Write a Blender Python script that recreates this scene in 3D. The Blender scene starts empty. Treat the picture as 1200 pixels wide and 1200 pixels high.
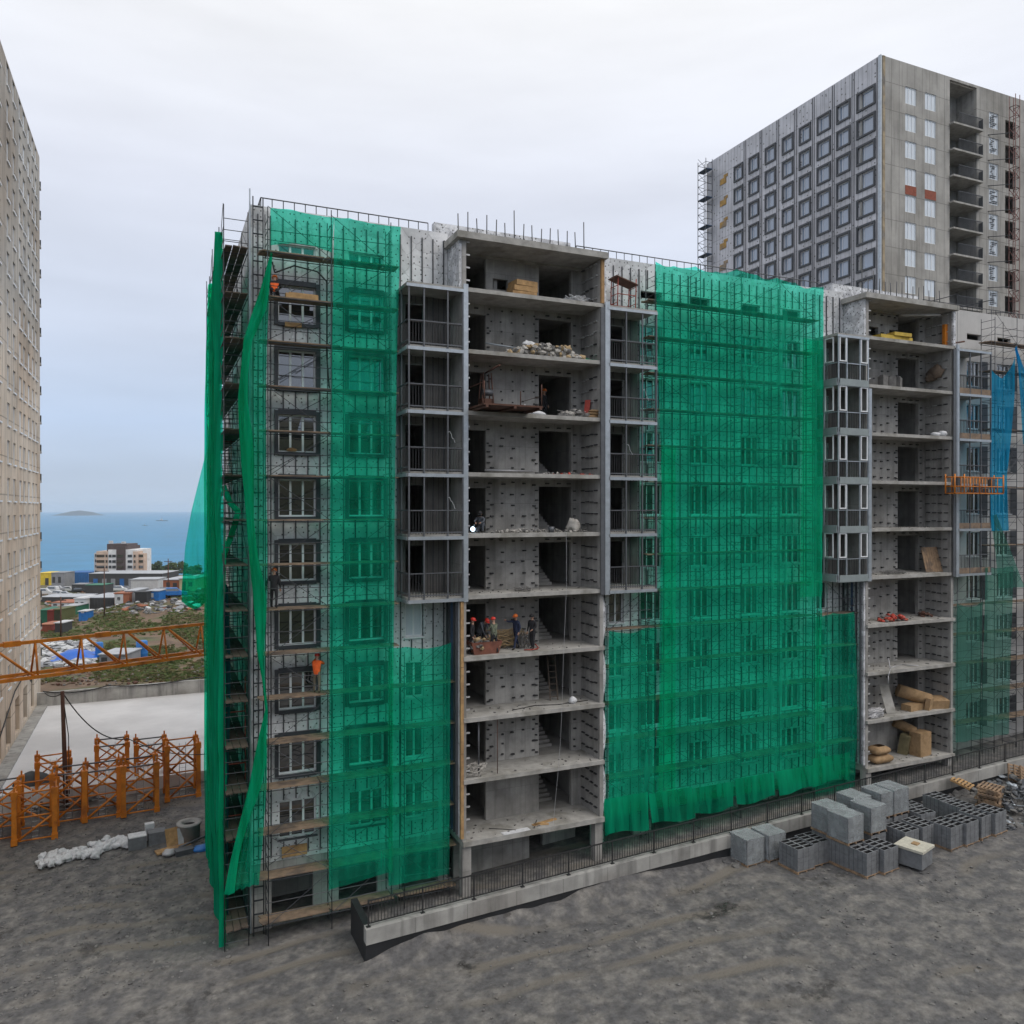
import bpy, bmesh, math, random
from mathutils import Vector, Matrix, noise as mnoise
R = math.radians
random.seed(7)
S = bpy.context.scene
COL = S.collection
# ------------------------------------------------------------------ camera
FPX, YH, ZC = 933.33, 596.5, 20.0            # focal length in photo pixels, horizon row, camera height (m)
PH = R(66); CP, SP = math.cos(PH), math.sin(PH)   # facade direction (X) against the line of sight
cam_d = bpy.data.cameras.new('camera'); cam = bpy.data.objects.new('camera', cam_d); COL.objects.link(cam)
cam.location = (0, 0, ZC)
cam.rotation_euler = (R(90 - 0.215), 0, R(-24))
cam_d.sensor_width = 36; cam_d.lens = 28
cam_d.clip_start = 0.5; cam_d.clip_end = 60000
S.camera = cam
# ------------------------------------------------------------------ world, overcast
SUN_EL, SUN_ROT = 50, 142
w = bpy.data.worlds.new('World'); S.world = w; w.use_nodes = True
nt = w.node_tree; N = nt.nodes; L = nt.links; N.clear()
out = N.new('ShaderNodeOutputWorld'); bg = N.new('ShaderNodeBackground'); bg.inputs[1].default_value = 0.1
sky = N.new('ShaderNodeTexSky'); sky.sky_type = 'NISHITA'; sky.sun_disc = False
sky.sun_elevation = R(SUN_EL); sky.sun_rotation = R(SUN_ROT); sky.dust_density = 4; sky.air_density = 1.5
tc = N.new('ShaderNodeTexCoord'); sep = N.new('ShaderNodeSeparateXYZ'); L.new(tc.outputs['Generated'], sep.inputs[0])
ramp = N.new('ShaderNodeValToRGB'); L.new(sep.outputs['Z'], ramp.inputs[0])
el = ramp.color_ramp.elements
el[0].position = 0.0; el[0].color = (.48, .57, .70, 1)
el[1].position = 1.0; el[1].color = (.96, .955, .95, 1)
for p, c_ in ((.03, (.485, .58, .72, 1)), (.10, (.49, .605, .80, 1)), (.20, (.60, .67, .815, 1)), (.36, (.71, .745, .845, 1)), (.55, (.90, .905, .92, 1))):
    e = el.new(p); e.color = c_
mp = N.new('ShaderNodeMapping'); mp.inputs['Scale'].default_value = (1.6, 1.6, 9); L.new(tc.outputs['Generated'], mp.inputs[0])
nz = N.new('ShaderNodeTexNoise'); nz.inputs['Scale'].default_value = 1.7; nz.inputs['Detail'].default_value = 5; L.new(mp.outputs[0], nz.inputs[0])
mr = N.new('ShaderNodeMapRange'); mr.inputs[1].default_value = .3; mr.inputs[2].default_value = .7; mr.inputs[3].default_value = 9.2; mr.inputs[4].default_value = 10.6
L.new(nz.outputs[0], mr.inputs[0])
vm = N.new('ShaderNodeVectorMath'); vm.operation = 'SCALE'; L.new(ramp.outputs[0], vm.inputs[0]); L.new(mr.outputs[0], vm.inputs['Scale'])
mx = N.new('ShaderNodeMix'); mx.data_type = 'RGBA'; mx.inputs[0].default_value = .93
L.new(sky.outputs[0], mx.inputs[6]); L.new(vm.outputs[0], mx.inputs[7])
L.new(mx.outputs[2], bg.inputs[0]); L.new(bg.outputs[0], out.inputs[0])
sun_d = bpy.data.lights.new('sun', 'SUN'); sun = bpy.data.objects.new('sun', sun_d); COL.objects.link(sun)
sun_d.energy = 1.0; sun_d.angle = R(40); sun_d.color = (1, .94, .86)
_az = R(SUN_ROT); _sd = Vector((math.sin(_az) * math.cos(R(SUN_EL)), math.cos(_az) * math.cos(R(SUN_EL)), math.sin(R(SUN_EL))))
sun.rotation_euler = _sd.to_track_quat('Z', 'Y').to_euler()
S.view_settings.view_transform = 'Standard'; S.view_settings.look = 'None'; S.view_settings.gamma = 1
S.view_settings.exposure = 0.2
S.cycles.use_denoising = True
S.cycles.transparent_max_bounces = 24; S.cycles.max_bounces = 6; S.cycles.diffuse_bounces = 4; S.cycles.glossy_bounces = 3
S.cycles.transmission_bounces = 4; S.cycles.volume_bounces = 1
S.cycles.caustics_reflective = False; S.cycles.caustics_refractive = False
# ------------------------------------------------------------------ survey helpers: bearings of the photo to metres on a known plane
def wx(px, Y):
    k = (px - 600) / FPX; return Y * (CP + k * SP) / (SP - k * CP)
def wy(px, X):
    k = (px - 600) / FPX; return X * (SP - k * CP) / (CP + k * SP)
def dep(X, Y): return X * CP + Y * SP
def wz(py, X, Y): return ZC - (py - YH) / FPX * dep(X, Y)
def pt(px, py, Y):
    X = wx(px, Y); return (X, Y, wz(py, X, Y))
def ptd(px, py, D):
    lat = (px - 600) / FPX * D
    return (D * CP + lat * SP, D * SP - lat * CP, ZC - (py - YH) / FPX * D)
def lerp(a, b, t): return a + (b - a) * t
def pw(x, tab):
    if x <= tab[0][0]: return tab[0][1]
    for (x0, y0), (x1, y1) in zip(tab, tab[1:]):
        if x <= x1: return y0 + (y1 - y0) * (x - x0) / (x1 - x0)
    return tab[-1][1]
def yard(X): return 3.0 - (48 - max(-30, min(75, X))) * .056
HILL = [(0, 0), (84, 0), (92, .3), (110, -.2), (140, -3), (180, -6), (220, -8), (280, -11), (340, -14), (420, -17), (500, -21), (545, -31), (700, -45), (3000, -60)]
_hb = ptd(252, 700, 185)
def gh(X, Y):                                  # height of the ground
    D = dep(X, Y)
    z = yard(X)
    k = min(1, max(0, (Y - 86) / 6.0))
    if k > 0:
        h = pw(max(D, 84), HILL) + mnoise.noise(Vector((X * .03, Y * .03, 3))) * 1.5 * min(1, max(0, (Y - 88) / 20)) + mnoise.noise(Vector((X * .15, Y * .15, 8))) * .5 * k
        h += 8.5 * math.exp(-(((X - _hb[0]) / 34) ** 2 + ((Y - _hb[1]) / 42) ** 2))
        z = lerp(z, h, k)
    if Y < -34: z += min(46, (-34 - Y) * .62) * (.8 + .35 * mnoise.noise(Vector((X * .012, Y * .012, 6)))) + 2.0 * mnoise.noise(Vector((X * .1, Y * .1, 2)))
    return z
def ground_at(px, py, lo=20.0):                # first hit of a bearing with the ground
    D = lo
    while D < 900:
        X, Y, z = ptd(px, py, D)
        if z <= gh(X, Y): return (X, Y, gh(X, Y))
        D *= 1.004
    return ptd(px, py, 500)
def yard_at(px, py, off=0.0):
    D = lo = 15.0
    while D < 120:
        X, Y, z = ptd(px, py, D)
        if z <= yard(X) + off: return (X, Y)
        D += .05
    return (X, Y)
# ------------------------------------------------------------------ mesh building
class MB:
    def __init__(s): s.v = []; s.f = []; s.m = []; s.sm = []
    def quad(s, a, b, c, d, m=0):
        n = len(s.v); s.v += [tuple(a), tuple(b), tuple(c), tuple(d)]; s.f.append((n, n + 1, n + 2, n + 3)); s.m.append(m); s.sm.append(False)
    def hexa(s, p, m=0):                       # 4 bottom + 4 top corners
        n = len(s.v); s.v += [tuple(q) for q in p]
        for f in ((3, 2, 1, 0), (4, 5, 6, 7), (0, 1, 5, 4), (1, 2, 6, 5), (2, 3, 7, 6), (3, 0, 4, 7)):
            s.f.append(tuple(n + i for i in f)); s.m.append(m); s.sm.append(False)
    def box(s, x0, x1, y0, y1, z0, z1, m=0):
        s.hexa([(x0, y0, z0), (x1, y0, z0), (x1, y1, z0), (x0, y1, z0), (x0, y0, z1), (x1, y0, z1), (x1, y1, z1), (x0, y1, z1)], m)
    def obox(s, c, dx, dy, dz, rz=0, m=0, tilt=0, lean=0):       # box on its base centre, turned, tilted
        M = Matrix.Translation(c) @ Matrix.Rotation(rz, 4, 'Z') @ Matrix.Rotation(tilt, 4, 'X') @ Matrix.Rotation(lean, 4, 'Y')
        p = [M @ Vector(q) for q in ((-dx / 2, -dy / 2, 0), (dx / 2, -dy / 2, 0), (dx / 2, dy / 2, 0), (-dx / 2, dy / 2, 0), (-dx / 2, -dy / 2, dz), (dx / 2, -dy / 2, dz), (dx / 2, dy / 2, dz), (-dx / 2, dy / 2, dz))]
        s.hexa(p, m)
    def bar(s, p, q, r=.024, n=5, m=0, r2=None, smooth=True):
        p = Vector(p); q = Vector(q); d = q - p
        if d.length < 1e-6: return
        d.normalize(); u = d.orthogonal().normalized(); w_ = d.cross(u); b = len(s.v); r2 = r if r2 is None else r2
        for i in range(n):
            a = 2 * math.pi * (i + .5) / n; e = u * math.cos(a) + w_ * math.sin(a)
            s.v.append(tuple(p + e * r)); s.v.append(tuple(q + e * r2))
        for i in range(n):
            j = (i + 1) % n; s.f.append((b + 2 * i, b + 2 * j, b + 2 * j + 1, b + 2 * i + 1)); s.m.append(m); s.sm.append(smooth and n > 4)
        s.f.append(tuple(b + 2 * i for i in range(n))[::-1]); s.m.append(m); s.sm.append(False)
        s.f.append(tuple(b + 2 * i + 1 for i in range(n))); s.m.append(m); s.sm.append(False)
    def path(s, pts, r=.02, n=5, m=0):
        for a, b in zip(pts, pts[1:]): s.bar(a, b, r, n, m)
    def beam(s, p, q, w_, h, m=0, up=(0, 0, 1)):                 # rectangular bar
        p = Vector(p); q = Vector(q); d = (q - p).normalized(); u = Vector(up)
        sd = d.cross(u)
        if sd.length < 1e-4: sd = d.orthogonal()
        sd.normalize(); t = sd.cross(d).normalized(); a = sd * w_ / 2; b = t * h / 2
        s.hexa([p - a - b, q - a - b, q + a - b, p + a - b, p - a + b, q - a + b, q + a + b, p + a + b], m)
    def lathe(s, c, prof, n=16, m=0, sx=1, sy=1):
        b = len(s.v)
        for r, z in prof:
            for i in range(n):
                a = 2 * math.pi * i / n; s.v.append((c[0] + r * math.cos(a) * sx, c[1] + r * math.sin(a) * sy, c[2] + z))
        for k in range(len(prof) - 1):
            for i in range(n):
                j = (i + 1) % n; s.f.append((b + k * n + i, b + k * n + j, b + (k + 1) * n + j, b + (k + 1) * n + i)); s.m.append(m); s.sm.append(True)
        s.f.append(tuple(b + i for i in range(n))[::-1]); s.m.append(m); s.sm.append(False)
        k = len(prof) - 1; s.f.append(tuple(b + k * n + i for i in range(n))); s.m.append(m); s.sm.append(False)
    def grid(s, fn, nu, nv, m=0, smooth=True):                    # fn(u,v) -> point
        b = len(s.v)
        for j in range(nv + 1):
            for i in range(nu + 1): s.v.append(tuple(fn(i / nu, j / nv)))
        for j in range(nv):
            for i in range(nu):
                a = b + j * (nu + 1) + i; s.f.append((a, a + 1, a + nu + 2, a + nu + 1)); s.m.append(m); s.sm.append(smooth)
    def rock(s, c, r, m=0, flat=.7, rnd=random):
        M = Matrix.Rotation(rnd.uniform(0, 6), 3, 'Z') @ Matrix.Rotation(rnd.uniform(-.6, .6), 3, 'X')
        sc = Vector((r * rnd.uniform(.7, 1.3), r * rnd.uniform(.7, 1.3), r * flat * rnd.uniform(.7, 1.2)))
        t = (1 + 5 ** .5) / 2
        iv = [(-1, t, 0), (1, t, 0), (-1, -t, 0), (1, -t, 0), (0, -1, t), (0, 1, t), (0, -1, -t), (0, 1, -t), (t, 0, -1), (t, 0, 1), (-t, 0, -1), (-t, 0, 1)]
        fc = [(0, 11, 5), (0, 5, 1), (0, 1, 7), (0, 7, 10), (0, 10, 11), (1, 5, 9), (5, 11, 4), (11, 10, 2), (10, 7, 6), (7, 1, 8), (3, 9, 4), (3, 4, 2), (3, 2, 6), (3, 6, 8), (3, 8, 9), (4, 9, 5), (2, 4, 11), (6, 2, 10), (8, 6, 7), (9, 8, 1)]
        b = len(s.v)
        for q in iv:
            q = Vector(q) * .53 * rnd.uniform(.75, 1.2); q = Vector((q.x * sc.x, q.y * sc.y, q.z * sc.z)); s.v.append(tuple(Vector(c) + M @ q))
        for f in fc: s.f.append(tuple(b + i for i in f)); s.m.append(m); s.sm.append(False)
    def wall(s, mp_, a0, a1, z0, z1, holes, depth, m=0, mrev=None):  # wall face with openings and reveals; mp_(a, d, z)
        A = sorted({a0, a1} | {h[0] for h in holes} | {h[1] for h in holes}); Z = sorted({z0, z1} | {h[2] for h in holes} | {h[3] for h in holes})
        A = [a for a in A if a0 <= a <= a1]; Z = [z for z in Z if z0 <= z <= z1]
        for i in range(len(A) - 1):
            for j in range(len(Z) - 1):
                ca = (A[i] + A[i + 1]) / 2; cz = (Z[j] + Z[j + 1]) / 2
                if any(h[0] < ca < h[1] and h[2] < cz < h[3] for h in holes): continue
                s.quad(mp_(A[i], 0, Z[j]), mp_(A[i + 1], 0, Z[j]), mp_(A[i + 1], 0, Z[j + 1]), mp_(A[i], 0, Z[j + 1]), m)
        k = m if mrev is None else mrev
        for h in holes:
            x0, x1, c0, c1 = h[:4]
            s.quad(mp_(x0, 0, c0), mp_(x0, 0, c1), mp_(x0, depth, c1), mp_(x0, depth, c0), k)
            s.quad(mp_(x1, 0, c0), mp_(x1, depth, c0), mp_(x1, depth, c1), mp_(x1, 0, c1), k)
            s.quad(mp_(x0, 0, c0), mp_(x0, depth, c0), mp_(x1, depth, c0), mp_(x1, 0, c0), k)
            s.quad(mp_(x0, 0, c1), mp_(x1, 0, c1), mp_(x1, depth, c1), mp_(x0, depth, c1), k)
    def blob(s, c, rx, ry, rz, m=0, seed=1, rough=.25, nu=14, nv=9):          # lumpy closed sack
        def fn(u, v):
            a = 2 * math.pi * u; b = math.pi * (v - .5); d = Vector((math.cos(a) * math.cos(b), math.sin(a) * math.cos(b), math.sin(b)))
            k = 1 + rough * mnoise.noise(d * 1.6 + Vector((seed, seed * 2, 0))) + rough * .5 * mnoise.noise(d * 4 + Vector((seed, 0, 5)))
            return (c[0] + d.x * rx * k, c[1] + d.y * ry * k, c[2] + max(-rz * .8, d.z * rz * k) + rz * .8)
        s.grid(fn, nu, nv, m)
    def mesh(s, name, mats):
        me = bpy.data.meshes.new(name); me.from_pydata(s.v, [], s.f)
        for m in (mats if isinstance(mats, (list, tuple)) else [mats]): me.materials.append(m)
        me.polygons.foreach_set('material_index', s.m); me.polygons.foreach_set('use_smooth', s.sm)
        me.update(); return me
    def build(s, name, mats, parent=None):
        o = bpy.data.objects.new(name, s.mesh(name, mats)); COL.objects.link(o)
        if parent is not None: adopt(o, parent)
        return o
def adopt(o, parent):
    o.parent = parent
    if parent.parent is None: o.matrix_parent_inverse = Matrix.Translation(-Vector(parent.location))
def tag(o, label, cat, group=None, kind=None):
    o['label'] = label; o['category'] = cat
    if group: o['group'] = group
    if kind: o['kind'] = kind
    return o
def thing(name, label, cat, loc=(0, 0, 0), group=None):
    o = bpy.data.objects.new(name, None); o.empty_display_size = .3; COL.objects.link(o); o.location = loc
    return tag(o, label, cat, group)
def structure(o): o['kind'] = 'structure'; return o
def copy_tree(o, parent=None):
    c = o.copy(); COL.objects.link(c)
    if parent is not None: c.parent = parent
    for ch in o.children: copy_tree(ch, c)
    return c
# ------------------------------------------------------------------ materials
def M(name, col, rough=.8, var=.18, scale=1.5, metal=0.0, bump=0.0, bscale=20, alt=None, altc=(.5, .62), spec=None, stain=0.0):
    m = bpy.data.materials.new(name); m.use_nodes = True; t = m.node_tree; n = t.nodes; l = t.links; n.clear()
    o = n.new('ShaderNodeOutputMaterial'); p = n.new('ShaderNodeBsdfPrincipled'); l.new(p.outputs[0], o.inputs[0])
    p.inputs['Roughness'].default_value = rough; p.inputs['Metallic'].default_value = metal
    if spec is not None: p.inputs['IOR'].default_value = spec
    g = n.new('ShaderNodeNewGeometry')
    a = n.new('ShaderNodeTexNoise'); a.inputs['Scale'].default_value = scale; a.inputs['Detail'].default_value = 7; a.inputs['Roughness'].default_value = .62
    l.new(g.outputs['Position'], a.inputs[0])
    r = n.new('ShaderNodeMapRange'); r.inputs[1].default_value = .28; r.inputs[2].default_value = .72; r.inputs[3].default_value = 1 - var; r.inputs[4].default_value = 1 + var
    l.new(a.outputs[0], r.inputs[0])
    cur = None
    if alt:
        b = n.new('ShaderNodeTexNoise'); b.inputs['Scale'].default_value = scale * .37; b.inputs['Detail'].default_value = 6; l.new(g.outputs['Position'], b.inputs[0])
        q = n.new('ShaderNodeMapRange'); q.inputs[1].default_value = altc[0]; q.inputs[2].default_value = altc[1]; l.new(b.outputs[0], q.inputs[0])
        x = n.new('ShaderNodeMix'); x.data_type = 'RGBA'; x.inputs[6].default_value = (*col, 1); x.inputs[7].default_value = (*alt, 1); l.new(q.outputs[0], x.inputs[0]); cur = x.outputs[2]
    sc = n.new('ShaderNodeVectorMath'); sc.operation = 'SCALE'
    if cur: l.new(cur, sc.inputs[0])
    else: sc.inputs[0].default_value = col
    l.new(r.outputs[0], sc.inputs['Scale']); cur = sc.outputs[0]
    if stain:                                   # rain streaks running down
        mp_ = n.new('ShaderNodeMapping'); mp_.inputs['Scale'].default_value = (1.3, 1.3, .12); l.new(g.outputs['Position'], mp_.inputs[0])
        b = n.new('ShaderNodeTexNoise'); b.inputs['Scale'].default_value = 1.6; b.inputs['Detail'].default_value = 8; l.new(mp_.outputs[0], b.inputs[0])
        q = n.new('ShaderNodeMapRange'); q.inputs[1].default_value = .5; q.inputs[2].default_value = .75; q.inputs[3].default_value = 1; q.inputs[4].default_value = 1 - stain; l.new(b.outputs[0], q.inputs[0])
        s2 = n.new('ShaderNodeVectorMath'); s2.operation = 'SCALE'; l.new(cur, s2.inputs[0]); l.new(q.outputs[0], s2.inputs['Scale']); cur = s2.outputs[0]
    l.new(cur, p.inputs['Base Color'])
    if bump:
        b = n.new('ShaderNodeTexNoise'); b.inputs['Scale'].default_value = bscale; b.inputs['Detail'].default_value = 4; l.new(g.outputs['Position'], b.inputs[0])
        u = n.new('ShaderNodeBump'); u.inputs['Strength'].default_value = bump; u.inputs['Distance'].default_value = .05; l.new(b.outputs[0], u.inputs['Height']); l.new(u.outputs[0], p.inputs['Normal'])
    m['p'] = 1
    return m
def _bsdf(m): return next(n for n in m.node_tree.nodes if n.type == 'BSDF_PRINCIPLED')
def seams(m, w_=.6, h_=1.5, size=.012, dark=.6, off=0.0, jig=0.0):   # panel joints in world metres over (x+y, z)
    t = m.node_tree; n = t.nodes; l = t.links; p = _bsdf(m); src = p.inputs['Base Color'].links[0].from_socket
    g = n.new('ShaderNodeNewGeometry'); s = n.new('ShaderNodeSeparateXYZ'); l.new(g.outputs['Position'], s.inputs[0])
    ad = n.new('ShaderNodeMath'); l.new(s.outputs[0], ad.inputs[0]); l.new(s.outputs[1], ad.inputs[1])
    zz = n.new('ShaderNodeMath'); l.new(s.outputs[2], zz.inputs[0]); zz.inputs[1].default_value = -.79
    c = n.new('ShaderNodeCombineXYZ'); l.new(ad.outputs[0], c.inputs[0]); l.new(zz.outputs[0], c.inputs[1])
    b = n.new('ShaderNodeTexBrick'); b.offset = off; b.inputs['Scale'].default_value = 1; b.inputs['Brick Width'].default_value = w_; b.inputs['Row Height'].default_value = h_
    b.inputs['Mortar Size'].default_value = size; b.inputs['Mortar Smooth'].default_value = .3
    b.inputs['Color1'].default_value = (1, 1, 1, 1); b.inputs['Color2'].default_value = (1 - jig,) * 3 + (1,); b.inputs['Mortar'].default_value = (dark, dark, dark, 1)
    l.new(c.outputs[0], b.inputs[0])
    x = n.new('ShaderNodeMix'); x.data_type = 'RGBA'; x.blend_type = 'MULTIPLY'; x.inputs[0].default_value = 1; l.new(src, x.inputs[6]); l.new(b.outputs[0], x.inputs[7]); l.new(x.outputs[2], p.inputs['Base Color'])
    return m
def dots(m, scale=3.0, r=.12, dark=.12, rnd=.35, density=.5):        # dowel heads holding the wool
    t = m.node_tree; n = t.nodes; l = t.links; p = _bsdf(m); src = p.inputs['Base Color'].links[0].from_socket
    g = n.new('ShaderNodeNewGeometry'); s_ = n.new('ShaderNodeSeparateXYZ'); l.new(g.outputs['Position'], s_.inputs[0]); ad = n.new('ShaderNodeMath'); l.new(s_.outputs[0], ad.inputs[0]); l.new(s_.outputs[1], ad.inputs[1])
    cb = n.new('ShaderNodeCombineXYZ'); l.new(ad.outputs[0], cb.inputs[0]); l.new(s_.outputs[2], cb.inputs[1])
    v = n.new('ShaderNodeTexVoronoi'); v.voronoi_dimensions = '2D'; v.inputs['Scale'].default_value = scale; v.inputs['Randomness'].default_value = rnd; l.new(cb.outputs[0], v.inputs[0])
    lt = n.new('ShaderNodeMath'); lt.operation = 'LESS_THAN'; lt.inputs[1].default_value = r; l.new(v.outputs['Distance'], lt.inputs[0])
    s = n.new('ShaderNodeSeparateColor'); l.new(v.outputs['Color'], s.inputs[0]); l2 = n.new('ShaderNodeMath'); l2.operation = 'LESS_THAN'; l2.inputs[1].default_value = density; l.new(s.outputs[0], l2.inputs[0])
    mu = n.new('ShaderNodeMath'); mu.operation = 'MULTIPLY'; l.new(lt.outputs[0], mu.inputs[0]); l.new(l2.outputs[0], mu.inputs[1])
    x = n.new('ShaderNodeMix'); x.data_type = 'RGBA'; l.new(mu.outputs[0], x.inputs[0]); l.new(src, x.inputs[6]); x.inputs[7].default_value = (dark, dark, dark, 1); l.new(x.outputs[2], p.inputs['Base Color'])
    return m
def crease_shading(m, scale=1.6, lo=.72, hi=1.12):      # creased film: light and shade of facets and folds put into the colour
    t = m.node_tree; n = t.nodes; l = t.links; p = _bsdf(m); src = p.inputs['Base Color'].links[0].from_socket
    g = n.new('ShaderNodeNewGeometry'); z = n.new('ShaderNodeTexNoise'); z.inputs['Scale'].default_value = 1.3; z.inputs['Detail'].default_value = 4; l.new(g.outputs['Position'], z.inputs[0])
    va = n.new('ShaderNodeVectorMath'); va.operation = 'MULTIPLY_ADD'; va.inputs[1].default_value = (.9, .9, .9); l.new(z.outputs['Color'], va.inputs[0]); l.new(g.outputs['Position'], va.inputs[2])
    v = n.new('ShaderNodeTexVoronoi'); v.inputs['Scale'].default_value = scale; l.new(va.outputs[0], v.inputs[0])
    s = n.new('ShaderNodeSeparateColor'); l.new(v.outputs['Color'], s.inputs[0])
    r = n.new('ShaderNodeMapRange'); r.inputs[3].default_value = lo; r.inputs[4].default_value = hi; l.new(s.outputs[0], r.inputs[0])
    e = n.new('ShaderNodeTexVoronoi'); e.feature = 'DISTANCE_TO_EDGE'; e.inputs['Scale'].default_value = scale; l.new(va.outputs[0], e.inputs[0])
    r2 = n.new('ShaderNodeMapRange'); r2.inputs[1].default_value = .0; r2.inputs[2].default_value = .05; r2.inputs[3].default_value = .72; r2.inputs[4].default_value = 1; l.new(e.outputs[0], r2.inputs[0])
    k = n.new('ShaderNodeMath'); k.operation = 'MULTIPLY'; l.new(r.outputs[0], k.inputs[0]); l.new(r2.outputs[0], k.inputs[1])
    x = n.new('ShaderNodeVectorMath'); x.operation = 'SCALE'; l.new(src, x.inputs[0]); l.new(k.outputs[0], x.inputs['Scale']); l.new(x.outputs[0], p.inputs['Base Color'])
    return m
def net_mat(name, dif, tint, cover=.5, var=.16, lane=.0):
    m = bpy.data.materials.new(name); m.use_nodes = True; t = m.node_tree; n = t.nodes; l = t.links; n.clear()
    o = n.new('ShaderNodeOutputMaterial'); mix = n.new('ShaderNodeMixShader'); tr = n.new('ShaderNodeBsdfTransparent'); tr.inputs[0].default_value = (*tint, 1)
    d = n.new('ShaderNodeBsdfDiffuse'); d.inputs[0].default_value = (*dif, 1); tl = n.new('ShaderNodeBsdfTranslucent'); tl.inputs[0].default_value = (*dif, 1)
    m2 = n.new('ShaderNodeMixShader'); m2.inputs[0].default_value = .4; l.new(d.outputs[0], m2.inputs[1]); l.new(tl.outputs[0], m2.inputs[2])
    g = n.new('ShaderNodeNewGeometry'); mp_ = n.new('ShaderNodeMapping'); mp_.inputs['Scale'].default_value = (3.0, 3.0, .18); l.new(g.outputs['Position'], mp_.inputs[0])
    a = n.new('ShaderNodeTexNoise'); a.inputs['Scale'].default_value = 1.0; a.inputs['Detail'].default_value = 6; l.new(mp_.outputs[0], a.inputs[0])
    r = n.new('ShaderNodeMapRange'); r.inputs[1].default_value = .3; r.inputs[2].default_value = .7; r.inputs[3].default_value = cover - var; r.inputs[4].default_value = cover + var; l.new(a.outputs[0], r.inputs[0])
    lf = n.new('ShaderNodeSeparateXYZ'); l.new(g.outputs['Position'], lf.inputs[0]); ls = n.new('ShaderNodeMath'); l.new(lf.outputs[0], ls.inputs[0]); l.new(lf.outputs[1], ls.inputs[1])
    l3 = n.new('ShaderNodeMath'); l3.operation = 'MULTIPLY'; l3.inputs[1].default_value = .62; l.new(ls.outputs[0], l3.inputs[0]); l4 = n.new('ShaderNodeMath'); l4.operation = 'FLOOR'; l.new(l3.outputs[0], l4.inputs[0])
    wn = n.new('ShaderNodeTexWhiteNoise'); wn.noise_dimensions = '1D'; l.new(l4.outputs[0], wn.inputs['W'])      # each width of net is a bit denser or thinner
    b2 = n.new('ShaderNodeTexNoise'); b2.inputs['Scale'].default_value = .35; b2.inputs['Detail'].default_value = 4; l.new(g.outputs['Position'], b2.inputs[0])
    b3 = n.new('ShaderNodeMapRange'); b3.inputs[1].default_value = .3; b3.inputs[2].default_value = .7; b3.inputs[3].default_value = -.09; b3.inputs[4].default_value = .09; l.new(b2.outputs[0], b3.inputs[0])
    k1 = n.new('ShaderNodeMath'); k1.operation = 'MULTIPLY_ADD'; k1.inputs[1].default_value = lane * 2; k1.inputs[2].default_value = -lane; l.new(wn.outputs['Value'], k1.inputs[0])
    k2 = n.new('ShaderNodeMath'); l.new(k1.outputs[0], k2.inputs[0]); l.new(b3.outputs[0], k2.inputs[1]); k3 = n.new('ShaderNodeMath'); k3.use_clamp = True; l.new(k2.outputs[0], k3.inputs[0]); l.new(r.outputs[0], k3.inputs[1])
    bp = n.new('ShaderNodeBump'); bp.inputs['Strength'].default_value = .9; bp.inputs['Distance'].default_value = .15; l.new(a.outputs[0], bp.inputs['Height']); l.new(bp.outputs[0], d.inputs['Normal']); l.new(bp.outputs[0], tl.inputs['Normal'])
    l.new(k3.outputs[0], mix.inputs[0]); l.new(tr.outputs[0], mix.inputs[1]); l.new(m2.outputs[0], mix.inputs[2]); l.new(mix.outputs[0], o.inputs[0])
    return m
conc = seams(M('raw_concrete', (.385, .375, .36), .9, .26, 1.1, bump=.15, stain=.42, alt=(.29, .28, .265)), .58, 1.5, .010, .6, 0, .14)
conc_edge = M('slab_concrete', (.37, .36, .34), .9, .25, 2.2, bump=.2, alt=(.27, .26, .235))
conc_floor = M('floor_concrete', (.37, .355, .335), .9, .3, .9, alt=(.27, .26, .24), bump=.1)
insul = dots(crease_shading(M('insulation_film', (.68, .685, .705), .5, .16, 1.4, bump=.6, bscale=3.0, alt=(.56, .57, .585)), 1.1, .82, 1.08), 3.3, .115, .07, .6, .8)
insul_w = dots(crease_shading(M('wrinkled_insulation_film', (.68, .69, .72), .35, .25, 2.6, bump=1.0, bscale=4.5, alt=(.48, .49, .53)), 2.2, .62, 1.12), 3.4, .13, .07, .8, .85)
rail = M('dark_facade_rail', (.055, .058, .065), .5, .2, 3)
galv = M('galvanised_steel', (.40, .44, .48), .42, .18, 2.5, .55)
galv_d = M('dull_steel', (.115, .122, .135), .5, .2, 3, .4)
dark_bar = M('dark_balusters', (.028, .028, .03), .5, .2, 3)
bracket = M('dark_brackets', (.03, .03, .032), .6, .2, 3)
bracket_l = M('light_brackets', (.5, .5, .5), .45, .2, 3, .3)
pvc = M('white_window_frame', (.74, .76, .78), .35, .04, 2)
glass = M('window_glass', (.012, .015, .018), .035, .1, .6, spec=2.5)
glass_pale = M('filmed_glass', (.62, .68, .74), .12, .12, .4, spec=1.9)
anthr = M('anthracite_panel', (.035, .04, .048), .45, .15, 2)
panel_grey = M('grey_green_panel', (.26, .30, .305), .45, .12, 2)
tube = M('scaffold_tube', (.05, .055, .065), .5, .3, 2, .4)
tube_red = M('red_scaffold_tube', (.34, .055, .035), .6, .3, 2)
tube_blue = M('blue_scaffold_tube', (.05, .09, .17), .6, .3, 2)
deckm = M('scaffold_planks', (.23, .165, .115), .85, .35, 2.5, alt=(.13, .10, .08))
deck_dark = M('dark_planks', (.085, .065, .05), .85, .35, 2.5)  # darker brown wood for the side decks and the stair ladder
timber = M('fresh_timber', (.44, .27, .12), .8, .3, 4, alt=(.34, .2, .09))
oldwood = M('weathered_pallet_wood', (.30, .20, .125), .85, .35, 4, alt=(.17, .12, .085))
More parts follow.
